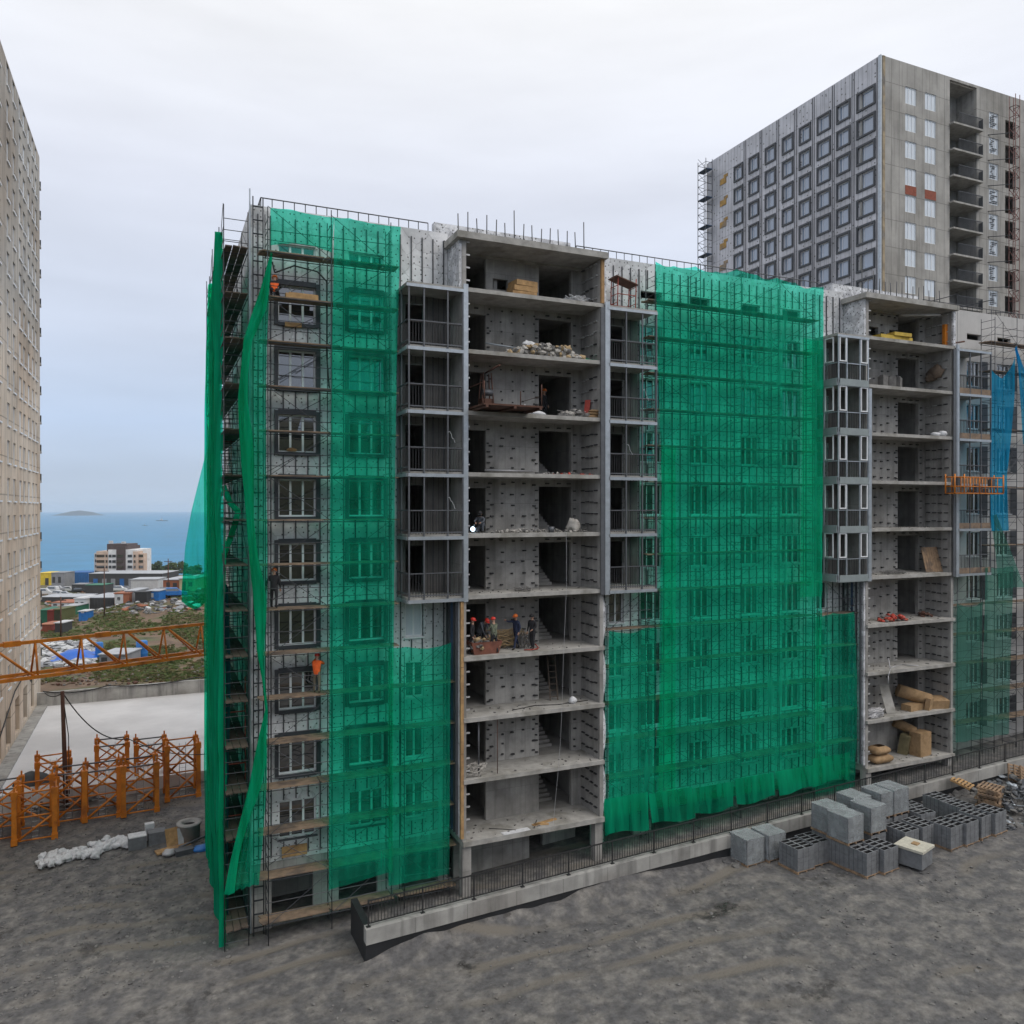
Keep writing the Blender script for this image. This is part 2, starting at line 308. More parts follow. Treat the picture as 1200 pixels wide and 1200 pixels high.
net_g = net_mat('green_net', (.014, .66, .39), (.19, .96, .75), .25, .12, .06)
net_gd = net_mat('dense_green_net', (.005, .50, .27), (.06, .74, .50), .50, .24, .10)
net_p = net_mat('faded_green_net', (.10, .30, .24), (.48, .80, .72), .32)
net_b = net_mat('blue_net', (.012, .40, .74), (.20, .72, .96), .40, .2)
net_bd = net_mat('slate_net', (.02, .09, .12), (.10, .30, .34), .75)
crane_o = M('crane_orange', (.60, .19, .012), .5, .22, 2.5, alt=(.30, .085, .012), altc=(.52, .68))
steel_w = M('pale_steel', (.5, .5, .52), .45, .2, 2, .3)
gravel = M('yard_gravel', (.10, .098, .10), .95, .38, 3.5, bump=.8, bscale=9, alt=(.19, .18, .168), altc=(.42, .66))
def ruts(m):                                   # wheel ruts and damp, compacted patches pressed into the gravel
    t = m.node_tree; n = t.nodes; l = t.links; p = _bsdf(m); src = p.inputs['Base Color'].links[0].from_socket
    g = n.new('ShaderNodeNewGeometry'); s = n.new('ShaderNodeSeparateXYZ'); l.new(g.outputs['Position'], s.inputs[0])
    w_ = n.new('ShaderNodeTexNoise'); w_.inputs['Scale'].default_value = .07; w_.inputs['Detail'].default_value = 2; l.new(g.outputs['Position'], w_.inputs[0])
    a = n.new('ShaderNodeMath'); a.operation = 'MULTIPLY_ADD'; a.inputs[1].default_value = 9; l.new(w_.outputs[0], a.inputs[0]); l.new(s.outputs[1], a.inputs[2])
    b = n.new('ShaderNodeMath'); b.operation = 'MULTIPLY_ADD'; b.inputs[1].default_value = .12; l.new(s.outputs[0], b.inputs[0]); l.new(a.outputs[0], b.inputs[2])
    c = n.new('ShaderNodeMath'); c.operation = 'PINGPONG'; c.inputs[1].default_value = 1.15; l.new(b.outputs[0], c.inputs[0])
    r = n.new('ShaderNodeMapRange'); r.inputs[1].default_value = .15; r.inputs[2].default_value = .42; r.inputs[3].default_value = 1; r.inputs[4].default_value = 0; l.new(c.outputs[0], r.inputs[0])
    q = n.new('ShaderNodeTexNoise'); q.inputs['Scale'].default_value = .16; q.inputs['Detail'].default_value = 5; l.new(g.outputs['Position'], q.inputs[0])
    q2 = n.new('ShaderNodeMapRange'); q2.inputs[1].default_value = .46; q2.inputs[2].default_value = .58; l.new(q.outputs[0], q2.inputs[0])
    k = n.new('ShaderNodeMath'); k.operation = 'MULTIPLY'; l.new(r.outputs[0], k.inputs[0]); l.new(q2.outputs[0], k.inputs[1])
    x = n.new('ShaderNodeMix'); x.data_type = 'RGBA'; l.new(k.outputs[0], x.inputs[0]); l.new(src, x.inputs[6]); x.inputs[7].default_value = (.16, .145, .125, 1)
    d = n.new('ShaderNodeTexNoise'); d.inputs['Scale'].default_value = .23; d.inputs['Detail'].default_value = 7; d.inputs['Roughness'].default_value = .7; l.new(g.outputs['Position'], d.inputs[0])
    d2 = n.new('ShaderNodeMapRange'); d2.inputs[1].default_value = .60; d2.inputs[2].default_value = .66; l.new(d.outputs[0], d2.inputs[0])
    y = n.new('ShaderNodeMix'); y.data_type = 'RGBA'; l.new(d2.outputs[0], y.inputs[0]); l.new(x.outputs[2], y.inputs[6]); y.inputs[7].default_value = (.045, .042, .040, 1); l.new(y.outputs[2], p.inputs['Base Color'])
    ro = n.new('ShaderNodeMapRange'); ro.inputs[1].default_value = .64; ro.inputs[2].default_value = .68; ro.inputs[3].default_value = .95; ro.inputs[4].default_value = .18; l.new(d.outputs[0], ro.inputs[0]); l.new(ro.outputs[0], p.inputs['Roughness'])
    bn = n.new('ShaderNodeBump'); bn.inputs['Strength'].default_value = 1; bn.inputs['Distance'].default_value = .05; bn.invert = True; l.new(k.outputs[0], bn.inputs['Height'])
    old = p.inputs['Normal'].links[0].from_node; l.new(bn.outputs[0], old.inputs['Normal'])
    return m
ruts(gravel)
plaza_c = M('plaza_concrete', (.64, .64, .65), .85, .12, .25, alt=(.54, .54, .55), bump=.1)
wall_c = seams(M('cast_wall', (.36, .355, .34), .9, .25, .8, stain=.5, alt=(.27, .26, .245)), 2.4, 30, .03, .75)
block_c = M('concrete_blocks', (.17, .178, .19), .92, .25, 3, bump=.3, bscale=30)
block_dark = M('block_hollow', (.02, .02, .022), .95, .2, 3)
film = M('stretch_film', (.36, .38, .40), .25, .35, 4, bump=.9, bscale=7, alt=(.24, .26, .28))
bitumen = M('bitumen_coating', (.016, .017, .020), .6, .3, 1.2)
white_bag = M('white_sacks', (.62, .63, .65), .7, .2, 4, bump=.4, bscale=9)
cardb = M('cardboard', (.36, .235, .125), .85, .2, 5, alt=(.28, .18, .09))
rub_l = M('pale_rubble', (.42, .40, .37), .95, .3, 3)
rub_d = M('grey_rubble', (.16, .155, .15), .95, .35, 3)
rub_b = M('tan_rubble', (.38, .28, .16), .95, .3, 3)
red_p = M('red_paint', (.45, .05, .03), .5, .2, 3)
blue_p = M('blue_paint', (.02, .16, .48), .45, .2, 2)
yellow_p = M('yellow_paint', (.75, .50, .04), .5, .12, 2)
cable_m = M('black_cable', (.02, .02, .02), .6, .1, 1)
rust = M('rusty_steel', (.10, .045, .03), .8, .3, 3)
# ================================================================== the setting
# ground: one sheet from the yard to the shore
def axis(lo, hi, fine_lo, fine_hi, step, grow=1.22):
    a = [fine_lo]; x = fine_lo
    while x < fine_hi: x += step; a.append(x)
    st = step
    while x < hi: st *= grow; x += st; a.append(x)
    x = fine_lo; st = step; b = []
    while x > lo: st *= grow; x -= st; b.append(x)
    return b[::-1] + a
gx = axis(-900, 1200, -60, 64, 1.7); gy = axis(-420, 1300, -6, 300, 2.2)
mb = MB()
for y in gy:
    for x in gx: mb.v.append((x, y, gh(x, y) + mnoise.noise(Vector((x * .35, y * .35, 0))) * .07))
nx = len(gx)
for j in range(len(gy) - 1):
    for i in range(nx - 1):
        a = j * nx + i; mb.f.append((a, a + 1, a + nx + 1, a + nx)); mb.m.append(1 if gy[j] > 86 else 2 if gy[j] < -34 else 0); mb.sm.append(True)
hill_m = M('hillside_earth', (.085, .095, .038), .95, .4, .35, bump=.9, bscale=2.2, alt=(.155, .105, .07), altc=(.44, .56))
structure(mb.build('ground', [gravel, hill_m, M('wooded_hill', (.035, .045, .02), .95, .5, .12, bump=.9, bscale=.8, alt=(.06, .055, .03))]))
# sea
sea_m = M('sea_water', (.006, .178, .355), .5, .2, .02, bump=.7, bscale=.2)
mb = MB(); mb.quad((-15000, -15000, -30), (15000, -15000, -30), (15000, 15000, -30), (-15000, 15000, -30))
structure(mb.build('sea', sea_m))
# island
isl = ptd(92, 603, 6200)
mb = MB()
def fi(u, v):
    a = u * 2 - 1; prof = max(0, (1 - abs(a) ** 3)) * (.72 + .28 * math.cos((a - .12) * 3.0)) * (1 + .12 * mnoise.noise(Vector((a * 6, v * 4, 1))))
    h = 40 * prof * math.sin(math.pi * v) ** .6 if 0 < v < 1 else 0
    return (isl[0] + a * 140 * SP + (v - .5) * 400 * CP, isl[1] - a * 140 * CP + (v - .5) * 400 * SP, -32 + h)
mb.grid(fi, 40, 12)
structure(mb.build('island', M('island_scrub', (.045, .05, .045), .95, .3, .02)))
# concrete deck of the neighbouring garage
SLAB = 1.2; TX = -10.5
mb = MB(); mb.box(TX, 24, 61.2, 87.4, -1.5, SLAB)
structure(mb.build('plaza', plaza_c))
# parapet wall of the deck
pw_o = MB(); pw_o.box(TX + .004, 24, 87.404, 87.8, -1, SLAB + 1.3)
o = pw_o.build('parapet_wall', wall_c); tag(o, 'long low concrete parapet wall at far edge of pale plaza', 'wall')
# kerb strip along the left tower
mb = MB(); mb.box(TX + .01, TX + .9, 61.3, 87.38, SLAB + .004, SLAB + .16)
structure(mb.build('kerb', wall_c))
# terrace in front of the building, behind the fence
YFEN = 33.2
def ter(X): return 3.0 + (X - 25) * .043 - .1
def well(X): return ter(X) - 1.5
mb = MB(); xs = [8 + i * 2 for i in range(30)]
for a, b in zip(xs, xs[1:]):
    mb.quad((a, YFEN + .3, well(a)), (b, YFEN + .3, well(b)), (b, 41.4, well(b)), (a, 41.4, well(a)))
structure(mb.build('terrace', gravel))
rw = thing('retaining_wall', 'grey concrete retaining wall with black coated foot below the railing', 'wall', (8, YFEN, 0))
mb = MB(); mb2 = MB()
for a, b in zip(xs, xs[1:]):
    mb.hexa([(a, YFEN - .15, ter(a) - .55), (b, YFEN - .15, ter(b) - .55), (b, YFEN + .3, ter(b) - .55), (a, YFEN + .3, ter(a) - .55), (a, YFEN - .15, ter(a) + .1), (b, YFEN - .15, ter(b) + .1), (b, YFEN + .3, ter(b) + .1), (a, YFEN + .3, ter(a) + .1)])
    mb2.hexa([(a, YFEN - .1, ter(a) - 3), (b, YFEN - .1, ter(b) - 3), (b, YFEN + .3, ter(b) - 3), (a, YFEN + .3, ter(a) - 3), (a, YFEN - .1, ter(a) - .554), (b, YFEN - .1, ter(b) - .554), (b, YFEN + .3, ter(b) - .554), (a, YFEN + .3, ter(a) - .554)])
mb2.box(8, 8.3, YFEN + .31, 36, -2, ter(8) + .1)
mb.build('coping', wall_c, rw); mb2.build('footing', bitumen, rw)
mb = MB()                                           # earth washed up against the wall foot
def fberm(u, v):
    X = 6.5 + u * 60; k = .5 + .5 * mnoise.noise(Vector((X * .22, 1, 4))); n_ = mnoise.noise(Vector((X * .9, v * 3, 7)))
    wdt = 1.1 + 1.5 * k; h = (.25 + .75 * k + .15 * n_) * (1 - v) ** 1.4 * max(0, min(1, (30 - X) / 8, (X - 6.6) / 3))
    return (X, YFEN - .08 - v * wdt, yard(X) + h - .06)
mb.grid(fberm, 240, 8)
tag(mb.build('earth_bank', gravel), 'loose grey earth banked along the foot of the retaining wall', 'earth', None, 'stuff')
fen = thing('railing_fence', 'long black metal railing on the concrete wall along the terrace', 'fence', (8, YFEN, 0))
i = 0; X = 8.15
while X < 65.5:
    m_ = MB(); z0 = ter(X) + .1; m_.box(X - .03, X + .03, YFEN + .05, YFEN + .11, z0, z0 + 1.15); m_.box(X - .09, X + .09, YFEN, YFEN + .16, z0, z0 + .02)
    m_.build('fence_post', dark_bar, fen)
    if X + 2.4 < 66:
        p = MB(); z1 = ter(X + 2.4) + .1
        p.beam((X + .03, YFEN + .08, z0 + 1.1), (X + 2.37, YFEN + .08, z1 + 1.1), .05, .05); p.beam((X + .03, YFEN + .08, z0 + .14), (X + 2.37, YFEN + .08, z1 + .14), .04, .04)
        for k in range(1, 17):
            t = k / 17; xx = X + 2.4 * t; zz = lerp(z0, z1, t); p.box(xx - .012, xx + .012, YFEN + .07, YFEN + .09, zz + .16, zz + 1.08)
        p.build('fence_panel', dark_bar, fen)
    X += 2.4
# ================================================================== the apartment building under construction
YF, YB = 38.1, 36.3
ZS = {k: 20 + 10.79 - 3.0 * (k - 2) for k in range(2, 12)}           # top of floor slab k
ZR = 33.43                                                            # bay roof
XE = 63.0
BAYS = [13.55, 40.38]; BW = 7.94
LOG = [(10.79, 13.55), (21.73, 24.72), (37.86, 40.38), (48.55, 51.77)]
bld = thing('apartment_building', 'unfinished ten storey concrete block with open bays and wool insulated walls', 'building', (3.9, YF, 0))
ymap = lambda Y: (lambda a, d, z: (a, Y + d, z))
# slabs
for k in range(2, 12):
    mb = MB(); z = ZS[k]; mb.box(4.2, XE, YF + .25, 53.8, z - .2, z)
    mb.build('floor_slab', conc_floor, bld)
mb = MB(); mb.box(4.1, XE, YF + .1, 53.9, 33.0, 33.25); mb.build('roof', conc_edge, bld)
# bays
for bi, B0 in enumerate(BAYS):
    for k in range(2, 12):
        z = ZS[k]; mb = MB(); yb = YB - (.05 if k > 7 else 0)
        mb.box(B0 + .01, B0 + BW - .01, yb, YF + .25, z - .2 - (.05 if k == 11 else 0), z)
        rr = random.Random(k * 7 + bi)
        for q in range(26):                                           # crumbs of concrete and scrap on the slab
            xx = B0 + rr.uniform(.5, 7.3); yy = yb + rr.uniform(.15, 1.7); s_ = rr.uniform(.02, .06)
            mb.obox((xx, yy, z), s_ * 2, s_, s_, rr.uniform(0, 3), 1)
        mb.build('balcony_slab', [conc_edge, rub_d], bld)
    mb = MB(); mb.box(B0 - .35, B0 + BW + .1, YB - .22, YF + .3, ZR - .32, ZR); mb.build('bay_roof_slab', conc_edge, bld)
    # side walls with the brackets left in them
    for side in (0, 1):
        mb = MB(); x0 = B0 if side == 0 else B0 + BW - .22; x1 = x0 + .22
        for k in range(2, 12):
            z = ZS[k]; zt = (ZS[k - 1] - .2) if k > 2 else ZR - .32
            mb.box(x0, x1, YB + .12, YF + .3, z, zt)
            rr = random.Random(k * 3 + side)
            fx = x1 if side == 0 else x0; sg = 1 if side == 0 else -1
            for q in range(4):
                for r_ in range(4):
                    yy = YB + .35 + r_ * .45 + rr.uniform(-.05, .05); zz = z + .35 + q * .6 + rr.uniform(-.04, .04)
                    if side == 1: mb.box(min(fx, fx + sg * .1), max(fx, fx + sg * .1), yy, yy + .26, zz, zz + .055, 2 if k < 5 and rr.random() < .7 else 1)
                if side == 0: mb.box(fx, fx + .2, YB + .14, YB + .2, z + .35 + q * .62, z + .42 + q * .62, 2)
        mb.build('bay_side_wall', [conc, bracket, bracket_l], bld)
    # outer skin of the side walls
    mb = MB(); mb.box(B0 - .14, B0 - .004, YB + .14, YF - .01, ZS[2], ZR - .33); mb.build('insulation_panel', insul_w, bld)
    mb = MB(); mb.box(B0 - .14, B0 - .004, YB + .14, YF - .01, ZS[11] + .2, ZS[7] - .3); mb.build('insulation_panel', insul if bi == 0 else insul_w, bld)
    mb = MB(); mb.box(B0 + BW + .004, B0 + BW + .16, YB + .1, YF - .01, ZS[2], ZR - .33); mb.build('insulation_panel', insul_w, bld)
    mb = MB()                                                         # wrapped wool edge bulging between floors
    for k in range(7, 11):
        zt = ZS[k] - .25; zb = ZS[k + 1] + .05
        def fb(u, v, zt=zt, zb=zb): return (B0 + BW + .01 + .30 * math.sin(math.pi * v) ** .5 * math.sin(math.pi * u), YB + .14 + u * .5, lerp(zb, zt, v))
        mb.grid(fb, 6, 10)
    mb.build('insulation_panel', insul_w, bld)
    mb = MB(); mb.box(B0 + BW - .2, B0 + BW - .02, YB - .02, YB + .116, ZS[2] + .01, ZR - .33)
    if bi == 0: mb.build('timber_edge', timber, bld)
    else: mb.build('corner_post', insul_w, bld)
    for j in range(5):                                                # profiles on the lower side wall
        mb = MB(); yy = YB + .3 + j * .34; mb.box(B0 - .26, B0 - .144, yy, yy + .07, ZS[11] + .3, ZS[7] - .35)
        mb.build('facade_rail', [galv_d, rail, tube_blue][j % 3], bld)
    if bi == 0:
        for q, (za, zb) in enumerate(((-.02, 4.1), (4.13, 8.3), (8.33, 11.6))):
            mb = MB(); mb.box(B0 - .12, B0 + .03, YB - .05, YB + .115, ZS[11] + .2 + za, ZS[11] + .2 + zb); mb.build('timber_edge', timber, bld)
    # tall galvanised corner profiles
    zt = [ZS[2] + .12, ZS[3] - .3][bi]
    mb = MB(); mb.box(B0 + .0, B0 + .24, YB - .12, YB - .056, ZS[7] - .3, zt); mb.build('corner_profile', galv, bld)
    mb = MB(); mb.box(B0 + BW - .02, B0 + BW + .26, YB - .12, YB - .056, ZS[7] - .3, ZS[2] + .1); mb.box(B0 + BW - .28, B0 + BW - .024, YB - .1, YB - .054, ZS[7] - .28, ZS[2] - .22, 1); mb.build('corner_profile', [galv, galv_d], bld)
    # back walls with door openings and rows of brackets
    for k in range(2, 12):
        z = ZS[k]; zt = (ZS[k - 1] - .2) if k > 2 else ZR - .32
        holes = [(B0 + .45, B0 + 2.05, z - .03, min(z + 2.3, zt - .02)), (B0 + 5.12, B0 + 7.1, z - .03, min(z + 2.42, zt - .02))]
        if k == 2: holes += [(B0 + 2.45, B0 + 3.3, z + .7, z + 1.25), (B0 + 4.3, B0 + 4.9, z + .5, z + 1.2)]
        mb = MB(); mb.wall(ymap(38.4), B0 + .22, B0 + BW - .22, z, zt, holes, .25)
        rr = random.Random(k + 50 * bi)
        if k >= 3 or bi == 1:
            if k < 11:
                for q in range(5):
                    for c_ in range(5):
                        if rr.random() < .17: continue
                        xx = B0 + 2.25 + c_ * .62 + rr.uniform(-.07, .07); zz = z + .28 + q * .56 + rr.uniform(-.08, .08)
                        if zz > zt - .15: continue
                        big = rr.uniform(.6, 1.1) if not (bi == 0 and k in (3, 4)) else .45
                        mb.box(xx, xx + .18 * big, 38.4 - .11 * big, 38.396, zz, zz + .07, 1)
                for q in range(5):
                    for xx in (B0 + 2.1, B0 + 4.9, B0 + 7.2): zj = z + .2 + q * .5 + rr.uniform(-.12, .12); mb.box(xx, xx + rr.uniform(.08, .17), 38.29, 38.396, zj, zj + .06, 1)
                for xx in (B0 + .7, B0 + 1.4, B0 + 5.5, B0 + 6.2, B0 + 6.8):
                    if z + 2.62 < zt: mb.box(xx, xx + .2, 38.29, 38.396, z + 2.55, z + 2.61, 1)
        mb.build('bay_back_wall', [conc, bracket], bld)
        # stair flight behind the wide opening
        if bi == 0 and k > 2:
            st = MB()
            for q in range(9): st.box(B0 + 5.15, B0 + 6.5, 39.6 + q * .28, 39.88 + q * .28, z + q * .155, z + .155 + q * .155)
            st.build('stair_flight', conc_floor, bld)
    for xx in (B0 + .0, B0 + 2.6, B0 + 5.0, B0 + 7.72):               # partitions behind
        mb = MB(); mb.box(xx, xx + .2, 38.66, 44, 3.6, 33.0); mb.build('partition_wall', conc, bld)
    mb = MB(); mb.box(B0, B0 + BW, 44.0, 44.2, 3.6, 33.0); mb.build('partition_wall', conc, bld)
    # raised parapet and starter bars over the bay
    mb = MB(); mb.box(B0 - .75, B0 + BW - .9, YF + .31, YF + .7, 33.26, 34.5); mb.build('parapet', insul_w, bld)
    rr = random.Random(4 + bi)
    for q in range(15):
        h = rr.choice((.9, 1.0, 1.0, 1.15, 1.6)); xx = B0 - .1 + q * .5; mb = MB()
        mb.bar((xx, YB + .35, ZR), (xx + rr.uniform(-.05, .05), YB + .35, ZR + h), .028); mb.build('rebar', rail, bld)
    # legs of the ground floor
    for xx in (B0 + .02, B0 + BW - .5):
        mb = MB(); mb.box(xx, xx + .45, YB + .1, YB + .55, -1, ZS[11] - .26); mb.build('pillar', conc, bld)
    mb = MB(); mb.box(B0 + .3, B0 + 4.6, 38.5, 38.8, -1, ZS[11] - .26); mb.build('ground_floor_wall', conc, bld)
    mb = MB(); mb.box(B0 + 5.9, B0 + BW, 39.5, 39.8, -1, ZS[11] - .26); mb.build('ground_floor_wall', conc, bld)

# ---- windows
def window_proto(w_, h_, nm, frame, pane, surround=None, sill=None, label=None, over=.17, deep=.13):
    f = MB(); t = .07
    f.box(0, w_, -.03, .05, 0, t); f.box(0, w_, -.03, .05, h_ - t, h_); f.box(0, t, -.03, .05, t, h_ - t); f.box(w_ - t, w_, -.03, .05, t, h_ - t)
    for q in range(1, nm):
        xx = w_ * q / nm; f.box(xx - .05, xx + .05, -.02, .05, t, h_ - t)
    win = f.build('window', frame); g = MB()
    for q in range(nm):
        a = w_ * q / nm + .05; b = w_ * (q + 1) / nm - .05
        g.quad((a, .02 + .004 * (q % 2), t), (b, .02, t), (b, .016 * (q % 2) + .02, h_ - t), (a, .02, h_ - t))
    gp = g.build('pane', pane); gp.parent = win
    if surround:
        s_ = MB(); o_ = over; d0, d1 = -.17 - deep, .0
        s_.box(-o_, -.002, d0, d1, -.12, h_ + o_); s_.box(w_ + .002, w_ + o_, d0, d1, -.12, h_ + o_); s_.box(-.001, w_ + .001, d0, d1, h_ + .002, h_ + o_ + .06); s_.box(-.001, w_ + .001, d0 - .04, d1, -.16, -.002)
        x = s_.build('surround', surround); x.parent = win
    if sill:
        s_ = MB(); s_.box(-.06, w_ + .06, -.28, -.032, -.06, -.003); x = s_.build('sill', sill); x.parent = win
    if label: win['label'] = label
    return win
def place(proto, x, y, z, root, rz=0):
    c = copy_tree(proto); c.parent = root; c.location = (x - root.location.x, y - root.location.y, z - root.location.z); c.rotation_euler = (0, 0, rz); return c
def drop(proto):
    for ch in list(proto.children): bpy.data.objects.remove(ch)
    bpy.data.objects.remove(proto)
protoA = window_proto(1.72, 1.74, 3, pvc, glass, anthr, None)
protoA2 = window_proto(1.72, 1.74, 3, pvc, glass, None, galv_d)
protoC = window_proto(1.45, 1.74, 3, pvc, glass, None, pvc)
protoS = window_proto(.95, 1.74, 2, pvc, glass, None, pvc)
protoD = window_proto(1.0, 2.35, 1, pvc, anthr)
protoT = window_proto(1.72, .42, 3, pvc, glass, None)
protoF = window_proto(.9, 1.74, 2, pvc, glass_pale, None, pvc)
cols = [(5.11, 1.72, 'A'), (8.38, 1.72, 'A'), (11.19, .95, 'S'), (22.85, .95, 'S'), (24.9, 1.45, 'C'), (28.25, 1.45, 'C'), (31.98, 1.45, 'C'), (35.2, 1.45, 'C'), (38.0, .95, 'S'), (50.3, 1.45, 'C'), (53.0 - 1.1, 1.45, 'C'), (55.1, 1.45, 'C'), (58.6, 1.45, 'C')]
cols = [c for c in cols if c[0] != 50.3]
SEG = [(3.9, BAYS[0] - .15), (BAYS[0] + BW + .17, BAYS[1] - .15), (BAYS[1] + BW + .17, XE)]
for si, (a0, a1) in enumerate(SEG):
    holes = []; wins = []
    for (x, wd, kind) in cols:
        if not a0 < x < a1: continue
        for k in range(3, 12):
            z = ZS[k]; inl = any(l0 - .1 < x and x + wd < l1 + .3 for l0, l1 in LOG) and k <= 7
            if inl and kind == 'S':
                holes.append((x, x + .98, z + .02, z + 2.4)); continue
            holes.append((x, x + wd, z + .86, z + 2.60)); wins.append((kind, x, z + .86, k))
        if kind != 'S' and x < 57: holes.append((x, x + wd, ZS[2] + 1.12, ZS[2] + 1.54)); wins.append(('T', x, ZS[2] + 1.12, 2))
    mb = MB(); mb.wall(ymap(YF), a0, a1, ZS[11] - .1, 33.9, holes, .25)
    mb.box(a0 + .002, a1 - .002, YF + .004, YF + .45, 33.6, 33.88)
    mb.build('facade_wall', insul if si < 2 else M('finished_cladding', (.50, .49, .48), .7, .1, .8, stain=.12), bld)
    for kind, x, z, k in wins:
        rec = .17
        pr = {'A': protoA if k < 11 else protoA2, 'C': protoC, 'S': protoS, 'T': protoT}[kind]
        if kind == 'T' and abs(x - 8.38) > .1 and x > 6: continue
        if kind == 'S' and x < 12 and k == 8: pr = protoF
        place(pr, x, YF + rec, z, bld)
        if si == 2 and kind == 'C':
            mb = MB(); mb.box(x + 1.46, x + 2.15, YF - .03, YF - .003, z - .1, z + 1.8); mb.build('facade_panel', anthr, bld)
    if si == 0:
        for k in range(3, 11):                                        # boards and bags lying about on the sills
            pass
    # dark vertical rails, cut at the openings
    x = a0 + .32; step = .56 if si < 2 else 99
    n = 0
    while x < a1 - .1 and step < 9:
        cuts = sorted((h[2] - .12, h[3] + .1) for h in holes if h[0] - .08 < x < h[1] + .08)
        z = ZS[11] + .1
        for c0, c1 in cuts + [(33.5, 34)]:
            if c0 - z > .12: mb = MB(); mb.box(x - .025, x + .025, YF - .055, YF - .004, z, min(c0, 33.5)); mb.build('facade_rail', rail, bld)
            z = max(z, c1)
        x += step; n += 1
    # ground floor: piers with dark bays between
    mb = MB(); hs = []
    xx = a0 + .9
    while xx < a1 - 2.2: hs.append((xx, xx + 1.9, -3, ZS[11] - .75)); xx += 3.1
    mb.wall(ymap(YF + .05), a0, a1, -1, ZS[11] - .104, [(h[0], h[1], -.999, h[3]) for h in hs], .3)
    mb.build('ground_floor_wall', conc, bld)
    mb = MB(); mb.box(a0, a1, YF + 3, YF + 3.2, -1, ZS[11] - .21); mb.build('ground_floor_wall', conc, bld)
# dark panels lining two of the open loggia doors
# gable walls
mbx = lambda a, d, z: (3.9 + d, a, z)
holes = []
for k in range(3, 12):
    for y in (41.2, 45.6, 49.4): holes.append((y, y + 1.3, ZS[k] + .86, ZS[k] + 2.6))
mb = MB(); mb.wall(mbx, YF, 54, -1, 33.9, holes, .25); mb.box(3.906, 4.3, YF + .46, 53.9, 33.6, 33.88); mb.build('gable_wall', insul, bld)
protoG = window_proto(1.3, 1.74, 2, pvc, glass, None, pvc)
for h in holes: place(protoG, 4.06, h[1], h[2], bld, R(-90))
mb = MB(); mb.box(3.9, XE, 54.0, 54.2, -1, 33.9); mb.build('rear_wall', conc, bld)
mb = MB(); mb.box(XE, XE + .2, YF, 54.2, -1, 33.9); mb.build('gable_wall', conc, bld)
mb = MB(); mb.box(3.84, 3.896, YF - .07, YF + .02, .6, 34.6); mb.build('corner_profile', galv, bld)
for p in (protoA, protoA2, protoC, protoS, protoD, protoT, protoF, protoG): drop(p)
# interior cross walls so no daylight shows through the block
for xx in (7.3, 10.5, 26.8, 30.8, 34.5, 37.4, 54.3):
    mb = MB(); mb.box(xx, xx + .18, YF + .3, 53.7, 3.6, 33.0); mb.build('partition_wall', conc, bld)
mb = MB(); mb.box(4.2, XE, 46.0, 46.2, 3.6, 33.0); mb.build('partition_wall', conc, bld)

